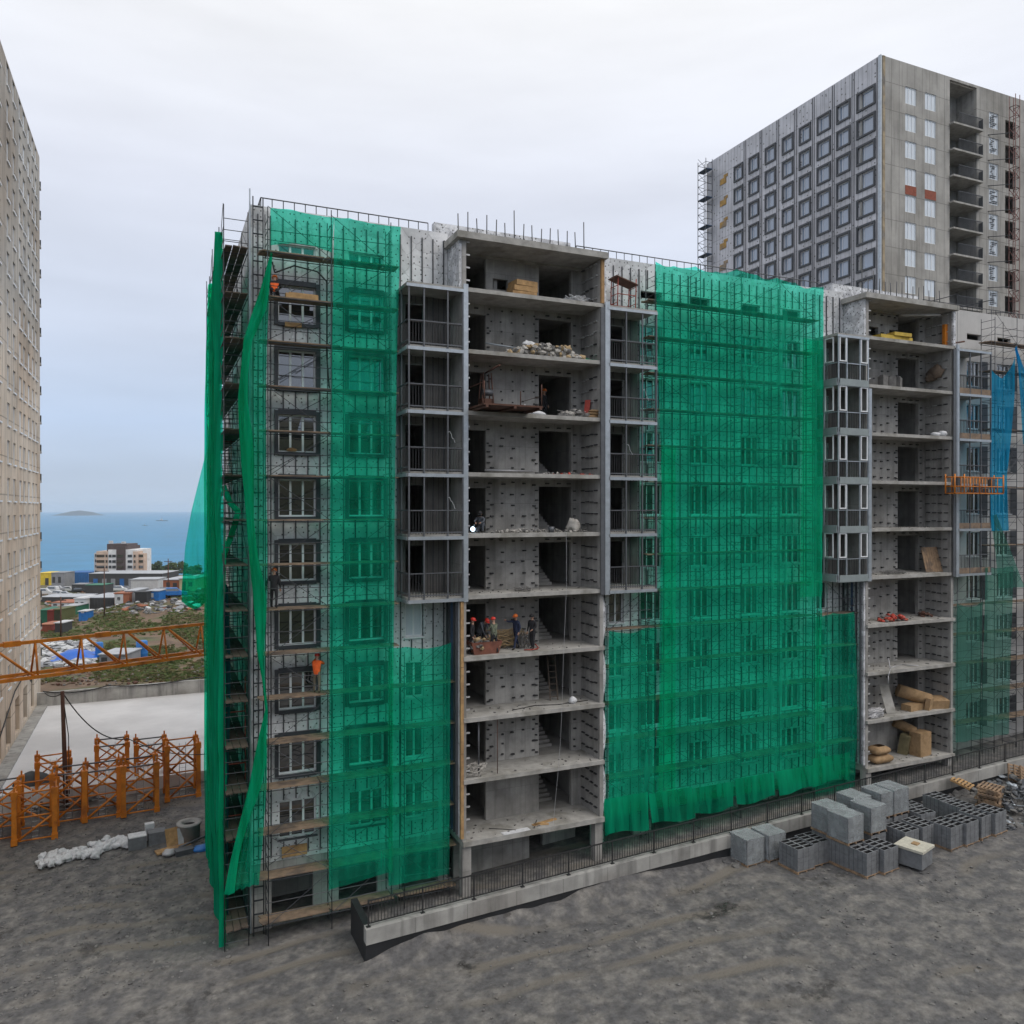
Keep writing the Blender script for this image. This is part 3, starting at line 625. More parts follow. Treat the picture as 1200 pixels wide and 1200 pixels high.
# ---- glazed loggias beside the bays
loggia_back = seams(M('loggia_plaster', (.15, .14, .135), .9, .3, 1.2, stain=.3), .6, 3, .02, .5)
def loggia(l0, l1, k, kind, first, last, ret):
    z = ZS[k]; zt = ZS[k - 1] - .2
    Yl = YB - .02
    f = MB(); W = l1 - l0
    ups = [l0, l0 + W * .27, l0 + W * .70, l1 - .06] if ret else [l0, l0 + W * .34, l0 + W * .68, l1 - .06]
    for x in ups: f.box(x, x + .07, Yl - .07, Yl - .003, z - .28, zt)
    f.box(l0 + .071, l1 - .061, Yl - .05, Yl - .005, z + 1.12, z + 1.165)              # mid rail
    f.box(l0 + .071, l1 - .061, Yl - .052, Yl - .004, z + .06, z + .12)
    if ret:
        for y in (YF - .8, YF - .12): f.box(l0 - .05, l0 + .02, y, y + .07, z - .28, zt)
        f.box(l0 - .04, l0 + .01, Yl, YF - .13, z + 1.12, z + 1.18); f.box(l0 - .04, l0 + .01, Yl, YF - .13, z + .16, z + .22)
    p = f.build('loggia_frame', galv if kind == 'glazed' else galv_d, bld)
    c = MB(); c.box(l0 - .02, l1, Yl - .10, Yl - .072, z - .26, z - .1)              # bright edge channel
    if ret: c.box(l0 - .08, l0 - .052, Yl - .07, YF - .05, z - .26, z - .1)
    c.build('edge_channel', galv, p)
    s_ = MB(); s_.box(l0 + .002, l1 - .004, Yl + .0, YF + .25, z - .18, z - .003); s_.build('loggia_floor', conc_edge, p)
    b = MB(); x = l0 + .12
    while x < l1 - .1: b.box(x, x + .028, Yl + .12, Yl + .142, z, z + 1.1); x += .145
    b.box(l0 + .05, l1 - .05, Yl + .11, Yl + .15, z + 1.1, z + 1.14)
    if ret:
        y = Yl + .2
        while y < YF - .1: b.box(l0 + .1, l0 + .122, y, y + .022, z, z + 1.1); y += .13
    b.build('balustrade', dark_bar, p)
    bk = MB(); dh = [(a, a + .98, z + .02, z + 2.4) for (a, w0, kk) in cols if kk == 'S' and l0 < a and a + w0 < l1 + .3]
    if kind != 'timber':
        bk.wall(ymap(YF - .02), l0 + .02, l1 - .01, z, zt, dh + [(h[0], min(h[1], l1 - .02), h[2], h[3]) for h in [(a, a + w0, z + .86, z + 2.6) for (a, w0, kk) in cols if kk == 'C' and a < l1 - .1 and a + w0 > l0]], .015)
        bk.build('back_panel', loggia_back, p)
    if kind == 'glazed':
        sp = MB(); sp.box(l0 + .075, l1 - .064, Yl - .135, Yl - .104, z - .255, z + .17)
        sp.box(l0 + .075, l1 - .064, Yl - .055, Yl - .03, z - .3, z - .262)
        sp.box(l0 - .12, l0 - .085, Yl - .06, YF - .06, z - .255, z + .17)
        sp.build('spandrel', panel_grey, p)
        for (a, bq) in ((ups[0] + .09, ups[1] - .02), (ups[2] + .09, ups[3] - .02)):
            q = MB(); za = z + 1.22; zb = zt - .06
            q.box(a, bq, Yl - .09, Yl - .02, za, za + .07); q.box(a, bq, Yl - .09, Yl - .02, zb - .07, zb); q.box(a, a + .07, Yl - .09, Yl - .02, za + .07, zb - .07); q.box(bq - .07, bq, Yl - .09, Yl - .02, za + .07, zb - .07)
            q.build('casement', pvc, p)
        q = MB(); za = z + 1.22; zb = zt - .06; a = YB + .25; bq = YB + .95
        q.box(l0 - .07, l0 - .01, a, bq, za, za + .07); q.box(l0 - .07, l0 - .01, a, bq, zb - .07, zb); q.box(l0 - .07, l0 - .01, a, a + .07, za + .07, zb - .07); q.box(l0 - .07, l0 - .01, bq - .07, bq, za + .07, zb - .07)
        q.build('casement', pvc, p)
    if kind == 'timber':
        sp = MB(); sp.box(l0 + .075, l1 - .064, Yl - .055, Yl - .03, z - .09, z + .28); sp.build('spandrel', deckm, p)
    if kind == 'bare' and (k * 3 + int(l0)) % 4 < 2:
        q = MB(); rr = random.Random(k * 5 + int(l0)); xx = ups[rr.choice((1, 2))] + .05; hz_ = rr.uniform(1.3, 2.1); pts = [(xx, Yl - .1, z + hz_)]
        for i in range(5): pts.append((xx + .05 + i * .07, Yl - .12, z + hz_ - .13 * i + rr.uniform(-.08, .08)))
        q.path(pts, .009, 4); q.build('loose_tape', pvc, p)
    return p
for li, (l0, l1) in enumerate(LOG):
    kind = ('bare', 'bare', 'glazed', 'timber')[li]; ret = li in (0, 2)
    for k in range(3, 8): loggia(l0, l1, k, kind, k == 3, k == 7, ret)
    z = ZS[2]
    m2 = MB(); m2.box(l0 - .05, l1, YB - .09, YF - .01, z - .22, z - .06); m2.box(l0 - .1, l1, YB - .14, YB - .093, z - .3, z - .16, 1); m2.build('loggia_roof', [conc_edge, galv], bld)
    # dark lining at the back
    m2 = MB(); m2.box(l0 + .3, l0 + .34, YF - .9, YF - .02, ZS[7] + .01, ZS[2] - .3) if False else None
# ---- roof railings
def roof_rail(x0, x1, y0, y1, z, step=.42, h=1.0):
    mb = MB(); n = max(1, int(math.hypot(x1 - x0, y1 - y0) / step))
    for i in range(n + 1):
        t = i / n; X = lerp(x0, x1, t); Y = lerp(y0, y1, t); mb.bar((X, Y, z), (X, Y, z + h), .022, 4)
    mb.bar((x0, y0, z + h), (x1, y1, z + h), .03, 4)
    mb.build('roof_railing', rail, bld)
roof_rail(4.4, 12.5, YF + .4, YF + .4, 33.88, .5, .55); roof_rail(4.4, 4.4, YF + .4, 53, 33.88, .5, .55)
roof_rail(21.0, 38.9, YF + .4, YF + .4, 33.88, .5, .55); roof_rail(31, 40, YF + 3.2, YF + 3.2, 33.26, .5, 1.75); roof_rail(48.0, XE, YF + .4, YF + .4, 33.88, .5, .5)
roof_rail(40.2, 48, YF + 2.4, YF + 2.4, 33.26, .5, 1.4)
# ================================================================== right tower
RX, RY = 72.1, 63.1
rt = thing('residential_tower', 'tall grey tower behind the block, black framed windows on insulated side and raw concrete front', 'building', (RX, RY, 0))
tw_ins = dots(seams(M('tower_insulation', (.56, .56, .60), .6, .2, .35, stain=.22, alt=(.44, .44, .47)), .62, 3.0, .04, .6), 1.7, .16, .14, .8, .3)
tw_con = seams(M('tower_concrete', (.40, .385, .36), .9, .22, .35, stain=.35, alt=(.32, .305, .28)), 1.2, 3.0, .05, .62, 0, .12)
ZT0 = wz(318, RX, 63.8) - 30 * 3.0 / 3.0; NT = 20
H = 3.0; ztop = 69.5
def floors(zref):
    z = zref
    while z - H > 2: z -= H
    r = []
    while z + 2.0 < ztop: r.append(z); z += H
    return r
wrows_l = floors(wz(313.5, RX, 64.5))            # sills on the insulated side
lf = lambda a, d, z: (RX + d, a, z); ff = lambda a, d, z: (a, RY + d, z)
colY = [(87.3, 85.4), (84.3, 82.3), (81.2, 79.2), (78.1, 76.1), (75.2, 73.2), (72.3, 70.1), (69.3, 67.2), (66.4, 63.75)]
holes = []
colY = [(b - .25, a + .25) for b, a in colY]
for (b, a) in colY:
    for z in wrows_l: holes.append((a, b, z, z + 1.75))
mb = MB(); mb.wall(lf, RY, 93, 0, ztop, holes, .3); mb.build('side_wall', tw_ins, rt)
pT = {}
def tower_window(wd):
    f = MB(); h = 1.75; t = .09
    f.box(0, wd, -.02, .05, 0, t); f.box(0, wd, -.02, .05, h - t, h); f.box(0, t, -.02, .05, t, h - t); f.box(wd - t, wd, -.02, .05, t, h - t); f.box(wd * .3 - .03, wd * .3 + .03, -.02, .05, t, h - t)
    win = f.build('window', pvc); g = MB(); g.quad((t, .02, t), (wd - t, .02, t), (wd - t, .02, h - t), (t, .02, h - t)); x = g.build('pane', glass_sky); x.parent = win
    s_ = MB(); o_ = .22; s_.box(-o_, -.002, -.34, .0, -o_, h + o_); s_.box(wd + .002, wd + o_, -.34, .0, -o_, h + o_); s_.box(-.001, wd + .001, -.34, 0, h + .002, h + o_); s_.box(-.001, wd + .001, -.34, 0, -o_, -.002)
    x = s_.build('surround', anthr); x.parent = win
    return win
glass_sky = M('sky_tone_glass', (.24, .30, .40), .08, .12, .3, spec=2.2)  # the sky's reflection is put into the pane colour
rows_vis = [z for z in wrows_l if z > 24]
for ci, (b, a) in enumerate(colY):
    pr = tower_window(b - a)
    for z in rows_vis:
        if z > wz(410 - 9 * (7 - ci), RX, b): place(pr, RX + .2, b, z, rt, R(-90))
    drop(pr)
for (b, a) in colY:                                  # profiles between the window columns
    for y in (a - .45, a - .75):
        mb = MB(); mb.box(RX - .06, RX - .004, y, y + .05, 24, ztop - .1); mb.build('facade_rail', rail if y < a - .5 else galv_d, rt)
ochre = M('ochre_foam', (.42, .25, .07), .9, .4, 1.5, alt=(.25, .2, .15))
for i, z in enumerate(rows_vis):
    mb = MB(); mb.box(RX - .08, RX - .004, 88.9, 90.2, z + .5, z + 1.3); mb.box(RX - .08, RX - .004, 88.6, 89.4, z + 1.3, z + 1.7); mb.build('ochre_patch', ochre, rt)
# front face: windows, recessed balconies
wrows_f = floors(wz(313, 76.8, RY))
hf = []
for (px0, px1, dy, kind) in ((1060, 1073, 0, 'w'), (1083, 1096, 0, 'w'), (1158, 1169, 0, 'w2'), (1177, 1189, -.6, 'dark')):
    for z in wrows_f: hf.append((wx(px0, RY), wx(px1, RY), z + dy, z + dy + 1.9 + (.2 if kind == 'dark' else 0), kind))
bal = (wx(1112, RY), wx(1143.5, RY)); hf.append((bal[0], bal[1], 2, ztop - .3, 'bal'))
mb = MB(); mb.wall(ff, RX, 99, 0, ztop, hf, .35); mb.build('front_wall', tw_con, rt)
mb = MB(); mb.box(RX + .01, 99, RY + 2.6, RY + 2.8, 0, ztop - .2); mb.box(bal[0] - .25, bal[0] - .02, RY + .36, RY + 2.59, 0, ztop); mb.box(bal[1] + .02, bal[1] + .25, RY + .36, RY + 2.59, 0, ztop)
mb.build('inner_wall', conc, rt)
mb = MB(); mb.box(RX + .3, 98.9, RY + .4, 92.9, ztop - .3, ztop - .05); mb.build('roof', conc_edge, rt)
mb = MB(); mb.box(99, 99.2, RY, 93, 0, ztop); mb.box(RX, 99.2, 93, 93.2, 0, ztop); mb.build('rear_wall', tw_con, rt)
mb = MB(); mb.box(RX - .12, RX + .0 - .004, RY - .1, RY + .25, 20, ztop); mb.build('corner_profile', galv, rt)
mb = MB(); mb.box(RX + .25, RX + .6, RY - .05, RY - .004, 20, ztop); mb.build('ochre_patch', M('ochre_edge', (.34, .27, .18), .9, .4, 1.2, alt=(.2, .18, .16)), rt)
wpr = {}
for (x0, x1, z0, z1, kind) in hf:
    if z0 < 22 or kind in ('bal', 'dark'): continue
    mb = MB(); mb.box(x0 + .003, x1 - .003, RY + .12, RY + .2, z0 + .003, z1 - .003)
    wn = mb.build('window', glass_pale, rt)
    mb = MB(); wd = x1 - x0
    for q in range(4): xx = x0 + (wd - .08) * q / 3; mb.box(xx + .001, xx + .08, RY + .07, RY + .118, z0 + .08, z1 - .08)
    mb.box(x0 + .002, x1 - .002, RY + .07, RY + .118, z0 + .004, z0 + .078); mb.box(x0 + .002, x1 - .002, RY + .07, RY + .118, z1 - .078, z1 - .004)
    mb.build('frame', pvc, wn)
    if kind == 'w2':
        rr = random.Random(int(z0 * 10)); mb = MB()
        for q in range(7): mb.box(x0 + rr.uniform(.15, .6), x0 + rr.uniform(.65, wd - .1), RY + .05, RY + .066, z0 + .2 + q * .22, z0 + .3 + q * .22)
        mb.build('film_scrap', anthr, wn)
zz = [z for z in wrows_f if z > 22]
for z in zz:
    mb = MB(); mb.box(bal[0] - .05, bal[1] + .45, RY - .55, RY + 2.59, z - 1.0, z - .8); b_ = mb.build('balcony', conc_edge, rt)
    mb = MB(); x = bal[0] + .9
    while x < bal[1] + .4: mb.box(x, x + .03, RY - .5, RY - .46, z - .8, z + .4); x += .16
    mb.box(bal[0] + .85, bal[1] + .43, RY - .51, RY - .45, z + .4, z + .46)
    mb.box(bal[1] + .40, bal[1] + .44, RY - .5, RY - .01, z - .8, z + .4)
    mb.build('balustrade', anthr, b_)
    mb = MB(); mb.box(bal[0] + 1.7, bal[0] + 2.6, RY + 2.5, RY + 2.59, z - .8, z + 1.3); mb.build('door', anthr, b_)
zr = [z for z in zz if wz(222, 77, RY) > z][-1] if zz else 30
for (px0, px1) in ((1060, 1073), (1083, 1096)):
    mb = MB(); zq = zr + 1.96 if px0 < 1070 else zr + 1.96; mb.box(wx(px0, RY), wx(px1, RY), RY - .02, RY - .004, zq, zq + 1.0); mb.build('brick_infill', seams(M('red_brick', (.30, .085, .05), .9, .3, 4), .25, .08, .012, .6, .5), rt)
# scaffold strip on the far edge of the tower
sc = thing('tower_scaffold', 'thin scaffold climbing the far edge of the grey tower', 'scaffold', (RX - .5, 92.5, 0))
mb = MB()
for (X, Y) in ((RX - .3, 93.4), (RX - 1.4, 93.4), (RX - .3, 91.6), (RX - 1.4, 91.6)): mb.bar((X, Y, 0), (X, Y, ztop), .05)
z = 2
while z < ztop:
    for dz in (0, 1.0): mb.bar((RX - 1.4, 91.6, z + dz), (RX - 1.4, 93.4, z + dz), .04, 4); mb.bar((RX - .3, 91.6, z + dz), (RX - 1.4, 91.6, z + dz), .04, 4); mb.bar((RX - .3, 93.4, z + dz), (RX - 1.4, 93.4, z + dz), .04, 4)
    mb.bar((RX - 1.4, 91.6, z), (RX - 1.4, 93.4, z + 2), .03, 4); z += 2.0
mb.build('scaffold_frame', tube, sc)
mb = MB(); z = 4
while z < ztop: mb.box(RX - 1.35, RX - .35, 91.5, 93.5, z, z + .12); z += 4
mb.build('deck', tube_blue, sc)
# red hoist mast up the front
hm = thing('hoist_mast', 'slender dark red lattice hoist mast beside the grey tower front', 'hoist', (94.4, RY - 1.6, 0))
mb = MB(); xa = wx(1186, RY - 1.6); a = .75
for dx in (0, a):
    for dy in (0, a): mb.bar((xa + dx, RY - 1.9 + dy, 0), (xa + dx, RY - 1.9 + dy, ztop - 1), .045)
z = 0; i = 0
while z < ztop - 2:
    for (p, q) in (((0, 0), (a, 0)), ((a, 0), (a, a)), ((0, 0), (0, a))):
        mb.bar((xa + p[0], RY - 1.9 + p[1], z), (xa + q[0], RY - 1.9 + q[1], z + 1.2 * (i % 2 * 2 - 1) + (1.2 if i % 2 == 0 else 0)), .04, 4)
        mb.bar((xa + p[0], RY - 1.9 + p[1], z), (xa + q[0], RY - 1.9 + q[1], z), .04, 4)
    z += 1.2; i += 1
mb.build('lattice_mast', M('faded_red_steel', (.15, .06, .052), .6, .3, 1), hm)
mb = MB()
for z in zz: mb.bar((xa, RY - 1.5, z - .9), (xa - 2.2, RY + .1, z - .9), .05)
mb.build('wall_tie', tube, hm)
# ================================================================== left tower
lt = thing('panel_tower', 'tall pale concrete tower with rows of narrow windows left of the plaza', 'building', (TX, 90, 0))
lt_con = seams(M('peach_concrete', (.70, .61, .51), .9, .18, .25, stain=.5, alt=(.58, .46, .35), altc=(.42, .62)), 3.0, 2.9, .06, .55, 0, .10)
t = lt_con.node_tree; p_ = _bsdf(lt_con); src = p_.inputs['Base Color'].links[0].from_socket        # rawer, greyer concrete on the upper storeys
g = t.nodes.new('ShaderNodeNewGeometry'); s3 = t.nodes.new('ShaderNodeSeparateXYZ'); t.links.new(g.outputs['Position'], s3.inputs[0])
r3 = t.nodes.new('ShaderNodeMapRange'); r3.inputs[1].default_value = 30; r3.inputs[2].default_value = 38; t.links.new(s3.outputs[2], r3.inputs[0])
x3 = t.nodes.new('ShaderNodeMix'); x3.data_type = 'RGBA'; x3.blend_type = 'MULTIPLY'; x3.inputs[7].default_value = (.70, .76, .83, 1); t.links.new(r3.outputs[0], x3.inputs[0]); t.links.new(src, x3.inputs[6]); t.links.new(x3.outputs[2], p_.inputs['Base Color'])
HL = 2.9; z = SLAB + 4.2; ltz = []
LTOP = wz(184, TX, 90)
while z + 2.4 < LTOP: ltz.append(z); z += HL
le = lambda a, d, z: (TX - d, a, z)
lcol = [(57.5, 1.3, 'p'), (59.8, 1.3, 'd'), (62.2, 1.2, 'p'), (64.6, 1.2, 'd'), (67.2, 1.6, 'p'), (71.5, 1.2, 'd'), (74.3, 1.2, 'd'), (77.4, 1.3, 'p'), (79.6, 1.3, 'p'), (82.3, 1.4, 'p'), (84.9, 1.2, 'p'), (87.0, 1.2, 'p')]
holes = []
for (y, wd, kd) in lcol:
    for z in ltz: holes.append((y, y + wd, z + .75, z + 2.5))
gl = [(62 + i * 4.3, 64.2 + i * 4.3, SLAB + .5, SLAB + 3.4) for i in range(6)]
mb = MB(); mb.wall(le, 46, 90, -1, LTOP, holes + gl, .3); mb.build('side_wall', lt_con, lt)
mb = MB(); mb.box(TX - 18, TX - .31, 46.2, 89.8, LTOP - .4, LTOP - .1); mb.build('roof', conc_edge, lt)
mb = MB(); mb.box(TX - 18, TX, 45.8, 46, -1, LTOP); mb.box(TX - 18, TX, 90, 90.2, -1, LTOP); mb.box(TX - 18.2, TX - 18, 45.8, 90.2, -1, LTOP); mb.build('end_wall', lt_con, lt)
mb = MB(); mb.box(TX - 1.5, TX - 1.3, 47, 89.5, -1, LTOP - 1); mb.build('inner_wall', conc, lt)
lw = []
for ci, (y, wd, kd) in enumerate(lcol):
    if y < 67: continue
    for z in ltz: lw.append((y, wd, kd, z))
lw.sort(key=lambda q: q[0])
rest = MB()
for i, (y, wd, kd, z) in enumerate(lw):
    mb = MB() if i < 100 else rest
    m_ = 1 if kd == 'd' or (i * 7 + int(z)) % 5 == 0 else 0
    mb.box(TX - .2, TX - .14, y + .003, y + wd - .003, z + .753, z + 2.497, m_)
    for q in range(3): yy = y + .004 + (wd - .1) * q / 2; mb.box(TX - .138, TX - .08, yy, yy + .09, z + .76, z + 2.49, 2)
    mb.box(TX + .003, TX + .1, y - .05, y + wd + .05, z + .62, z + .74, 2)
    if i < 100: mb.build('window', [glass_pale, anthr, pvc], lt)
o = rest.build('window', [glass_pale, anthr, pvc], lt); o['kind'] = 'stuff'
for z in ltz:
    mb = MB(); mb.box(TX - 3, TX + .0, 90.21, 91.4, z - .2, z); mb.box(TX - 3, TX - .02, 91.35, 91.4, z, z + .7, 1); mb.build('balcony', [conc_edge, anthr], lt)
mb = MB(); mb.path([(TX + .06, 84, 5.8), (TX + .25, 82, 4.6), (TX + .1, 80, 5.9), (TX + .12, 74, 5.5), (TX + .2, 66, 3.5)], .05); mb.build('loose_cable', cable_m, lt)
# ================================================================== scaffolds
LIFT = [20 + 9.45 - 2.0 * k for k in range(-2, 15)]                  # deck heights
def scaffold(root, frames, lo, hi, d0, d1, mp_, decks=True, brace=1, fmat=tube, rung=.5, dmat=deckm, seed=1, red=(), deck_drop=(), rails=True, zb=None):
    rr = random.Random(seed)
    for i, a in enumerate(frames):
        zf = zb(a) if zb else lo
        mb = MB(); top = hi + rr.uniform(0, .9)
        for d in (d0, d1): mb.bar(mp_(a, d, zf), mp_(a, d, top if d == d0 else hi + .2), .024)
        z = zf + .4
        while z < hi: mb.bar(mp_(a, d0, z), mp_(a, d1, z), .018, 4); z += rung
        mb.build('ladder_frame', tube_red if i in red else fmat, root)
    a0, a1 = frames[0], frames[-1]
    for j, z in enumerate(LIFT):
        if z > hi + .1 or z < lo + .5: continue
        s_ = rr.uniform(-.03, .03)
        mb = MB(); mb.bar(mp_(a0 - .1, d0, z - .03), mp_(a1 + .1, d0, z - .03 + s_), .022); mb.bar(mp_(a0 - .1, d1, z - .03), mp_(a1 + .1, d1, z - .03 + s_), .022); mb.build('ledger', fmat, root)
        if rails:
            mb = MB()
            for h in (.5, 1.0): mb.bar(mp_(a0 - .1, d0, z + h + rr.uniform(-.06, .06)), mp_(a1 + .1, d0, z + h + rr.uniform(-.06, .06)), .017, 4)
            mb.build('guard_rail', fmat, root)
        if decks and j not in deck_drop:
            mb = MB(); x = a0 - .35
            while x < a1 + .1:
                ln = min(rr.uniform(2.6, 3.6), a1 + .4 - x)
                for q in range(3):
                    w_ = (d1 - d0 - .06) / 3; dd = d0 + .03 + q * w_; dz = rr.uniform(-.012, .012) + .03
                    P = [mp_(x + rr.uniform(-.15, .15), dd + .01, z + dz), mp_(x + ln, dd + .01, z + dz), mp_(x + ln, dd + w_ - .02, z + dz), mp_(x, dd + w_ - .02, z + dz)]
                    mb.hexa(P + [(p[0], p[1], p[2] + .05) for p in P])
                x += ln + .02
            mb.build('deck', dmat, root)
        if brace and j % brace == 0:
            mb = MB()
            for a, b in zip(frames, frames[1:]):
                if (j + int(a * 3)) % 2: mb.bar(mp_(a, d0 - .02, z), mp_(b, d0 - .02, z + 2), .014, 4)
                else: mb.bar(mp_(a, d0 - .02, z + 2), mp_(b, d0 - .02, z), .014, 4)
                if rr.random() < .6: mb.bar(mp_(a, d1, z + .2), mp_(b, d1, z + 1.8), .014, 4)
            mb.build('cross_brace', fmat, root)
fx_ = lambda Y0: (lambda a, d, z: (a, Y0 + d, z))
sy_ = lambda X0: (lambda a, d, z: (X0 + d, a, z))
gz = lambda a: yard(a) - .1
s1 = thing('scaffold', 'steel scaffold with plank decks on the wing between corner and first bay', 'scaffold', (4.49, 36.75, 0))
scaffold(s1, [4.49, 7.3, 10.1], .6, 33.2, 36.75, 37.7, lambda a, d, z: (a, d, z), seed=3, zb=gz)
s1b = thing('scaffold', 'low steel scaffold below the bare loggia at its left, behind green net', 'scaffold', (10.6, 36.75, 0))
scaffold(s1b, [10.75, 13.0], .8, 12.6, 36.78, 37.6, lambda a, d, z: (a, d, z), seed=5, zb=gz)
s2 = thing('scaffold', 'steel scaffold with brown decks along the side wall facing the sea', 'scaffold', (2.68, 37.2, 0))
scaffold(s2, [37.2, 40.1, 42.6, 45.1, 47.6, 50.4], .6, 33.0, 2.68, 3.70, lambda a, d, z: (d, a, z), seed=9, dmat=deck_dark, red=(), fmat=tube, brace=1, zb=lambda a: .4)
lad = MB()                                            # ladder up the corner
for X in (3.98, 4.42): lad.bar((X, 37.85, .5), (X, 37.85, 34.2), .03)
z = .9
while z < 34: lad.bar((3.98, 37.85, z), (4.42, 37.85, z), .035, 5); z += .62
lad.build('ladder', tube, s1)
rs = MB()
for zz_ in range(5, 18):
    if zz_ % 2 == 0: rs.bar((2.6, 38.9, zz_ * .6 + 1), (3.7, 38.9, zz_ * .6 + 1), .035)
for X in (2.62, 3.72): rs.bar((X, 38.9, 4.0), (X, 38.9, 12.2), .03)
rs.bar((2.6, 42.5, 20.5), (2.6, 42.5, 24.5), .03); rs.bar((3.4, 42.5, 20.5), (3.4, 42.5, 23.5), .03); rs.bar((2.6, 42.5, 23.4), (3.6, 42.5, 23.4), .03)
rs.build('red_frame', tube_red, s2)
s3 = thing('scaffold', 'wide steel scaffold between the two bays behind the big green net', 'scaffold', (24.98, 36.75, 0))
scaffold(s3, [24.98, 28.02, 30.92, 33.79, 36.53], 2.2, 33.2, 36.78, 37.7, lambda a, d, z: (a, d, z), seed=13, zb=lambda a: well(a))
s3b = thing('scaffold', 'low scaffold right of the first bay under its loggia', 'scaffold', (21.9, 36.75, 0))
scaffold(s3b, [21.95, 24.6], 2.0, 14.0, 36.8, 37.6, lambda a, d, z: (a, d, z), seed=15, zb=lambda a: well(a))
s3c = thing('scaffold', 'low scaffold left of the second bay under the glazed loggia', 'scaffold', (37.4, 36.75, 0))
scaffold(s3c, [37.6, 39.9], 2.5, 14.2, 36.8, 37.6, lambda a, d, z: (a, d, z), seed=16, zb=lambda a: well(a))
s4 = thing('scaffold', 'steel scaffold in front of the pale clad wing right of the second bay', 'scaffold', (52.2, 36.4, 0))
scaffold(s4, [52.4, 54.7, 57.0, 59.4], 3, 33.0, 36.4, 37.4, lambda a, d, z: (a, d, z), seed=21, zb=lambda a: well(a), deck_drop=(3, 5, 7, 9))
s4b = thing('scaffold', 'low scaffold right of the second bay under its timber loggia', 'scaffold', (49.0, 36.5, 0))
scaffold(s4b, [49.1, 51.6], 3, 14.5, 36.7, 37.5, lambda a, d, z: (a, d, z), seed=23, zb=lambda a: well(a), deck_drop=(9,))
# ================================================================== nets
def net(name, label, mat, fn, nu, nv, group='safety nets on the scaffolds', cat='safety net'):
    mb = MB(); mb.grid(fn, nu, nv); o = mb.build(name, mat); return tag(o, label, cat, group)
def sheet(xl, xr, zt, zb, Y, amp=.05, freq=7, sag=.12, pin=2.7, seed=0, side=0.0):
    """hanging sheet on a facade plane: xl(v), xr(v), zt(u), zb(u) in metres, folds and pinned scallops"""
    def fn(u, v):
        x = lerp(xl(v), xr(v), u); z = lerp(zt(u), zb(u), v)
        sc_ = abs(math.sin(math.pi * (x / pin))) ** .7 * sag * (1 - v) ** 2
        n1 = mnoise.noise(Vector((x * .9 + seed, z * .16, seed))); n2 = mnoise.noise(Vector((x * freq * .5 + seed * 3, z * .10, 5)))
        y = Y - amp * (.6 * n1 + 1.0 * n2) - amp * .7 * math.sin(math.pi * 1 * ((z - .45) / 2.0)) ** 2 + .03
        return (x, y, z - sc_)
    return fn
def cx(tab, Y):                                     # a photo edge (row, column) as metres along the facade, by height fraction
    return tab
def tabx(pts, Y):                                   # pts: (row, col) -> list of (z, X)
    r = []
    for (row, col) in pts:
        X = wx(col, Y); r.append((wz(row, X, Y), X))
    return sorted(r)
def zrow(row, col, Y): X = wx(col, Y); return wz(row, X, Y)
YN = 36.62
# A the right-hand strip on the left wing
zt, zb_ = zrow(254, 396, YN), zrow(1042, 396, YN)
L_ = tabx([(254, 392), (330, 391), (420, 389), (560, 387), (800, 386), (1042, 385)], YN); R_ = tabx([(262, 470), (330, 468), (420, 465), (560, 463), (800, 461), (1042, 460)], YN)
def fA(v): return lerp(zt, zb_, v)
net('safety_net', 'tall green net strip over the right window column of the left wing', net_g, sheet(lambda v: pw(fA(v), L_), lambda v: pw(fA(v), R_), lambda u: zt, lambda u: zb_ + .3 * u, YN, .05, 8, .1, seed=1), 44, 130)
# B small top piece
zB0, zB1 = zrow(247, 350, YN), zrow(290, 350, YN)
net('safety_net', 'short green net hung over the topmost corner window of the left wing', net_g, sheet(lambda v: wx(317, YN), lambda v: wx(392 - 3 * v, YN), lambda u: zB0, lambda u: zB1 + .25 * math.sin(u * 3) - .1, YN - .03, .06, 7, .12, seed=2), 26, 14)
# C low net under the first loggia
zC0, zC1 = zrow(757, 490, YN), zrow(1032, 490, YN)
net('safety_net', 'green net below the bare loggia left of the first bay', net_g, sheet(lambda v: wx(455, YN), lambda v: wx(528 - 2 * v, YN), lambda u: zC0 + .15 * (2 * u - 1) ** 2, lambda u: zC1, YN - .05, .06, 6, .15, seed=3), 30, 50)
# D big net
LD = tabx([(309, 768), (420, 771), (520, 774), (600, 776), (700, 777), (800, 775), (835, 772), (940, 765)], YN); zD0, zD1 = 33.62, zrow(942, 800, YN)
def fD(v): return lerp(zD0, zD1, v)
XDr = wx(965, YN)
net('safety_net', 'huge green net covering the whole wall between the two bays', net_g, sheet(lambda v: pw(fD(v), LD), lambda v: XDr - .12 * v, lambda u: zD0 - .12 * math.sin(u * 9) - .1 * math.sin(u * 23), lambda u: zD1 - .25 * u, YN, .05, 8, .14, pin=1.45, seed=4), 96, 130)
# overlap strips of the big net, where two widths lap
for q, (c, wd, r0, r1) in enumerate(((951, 13, 395, 700), (782, 10, 520, 930))):
    X0, X1 = wx(c - wd, YN - .1), wx(c + wd, YN - .1)
    net('safety_net', ('narrow lapped net strip at the right edge of the huge green net', 'narrow lapped net strip near the left edge of the huge green net')[q], net_g, sheet(lambda v: X0 + .2 * (1 - v), lambda v: X1, lambda u: wz(r0, X0, YN), lambda u: wz(r1, X0, YN), YN - .1, .05, 5, .1, seed=30 + q), 14, 60)
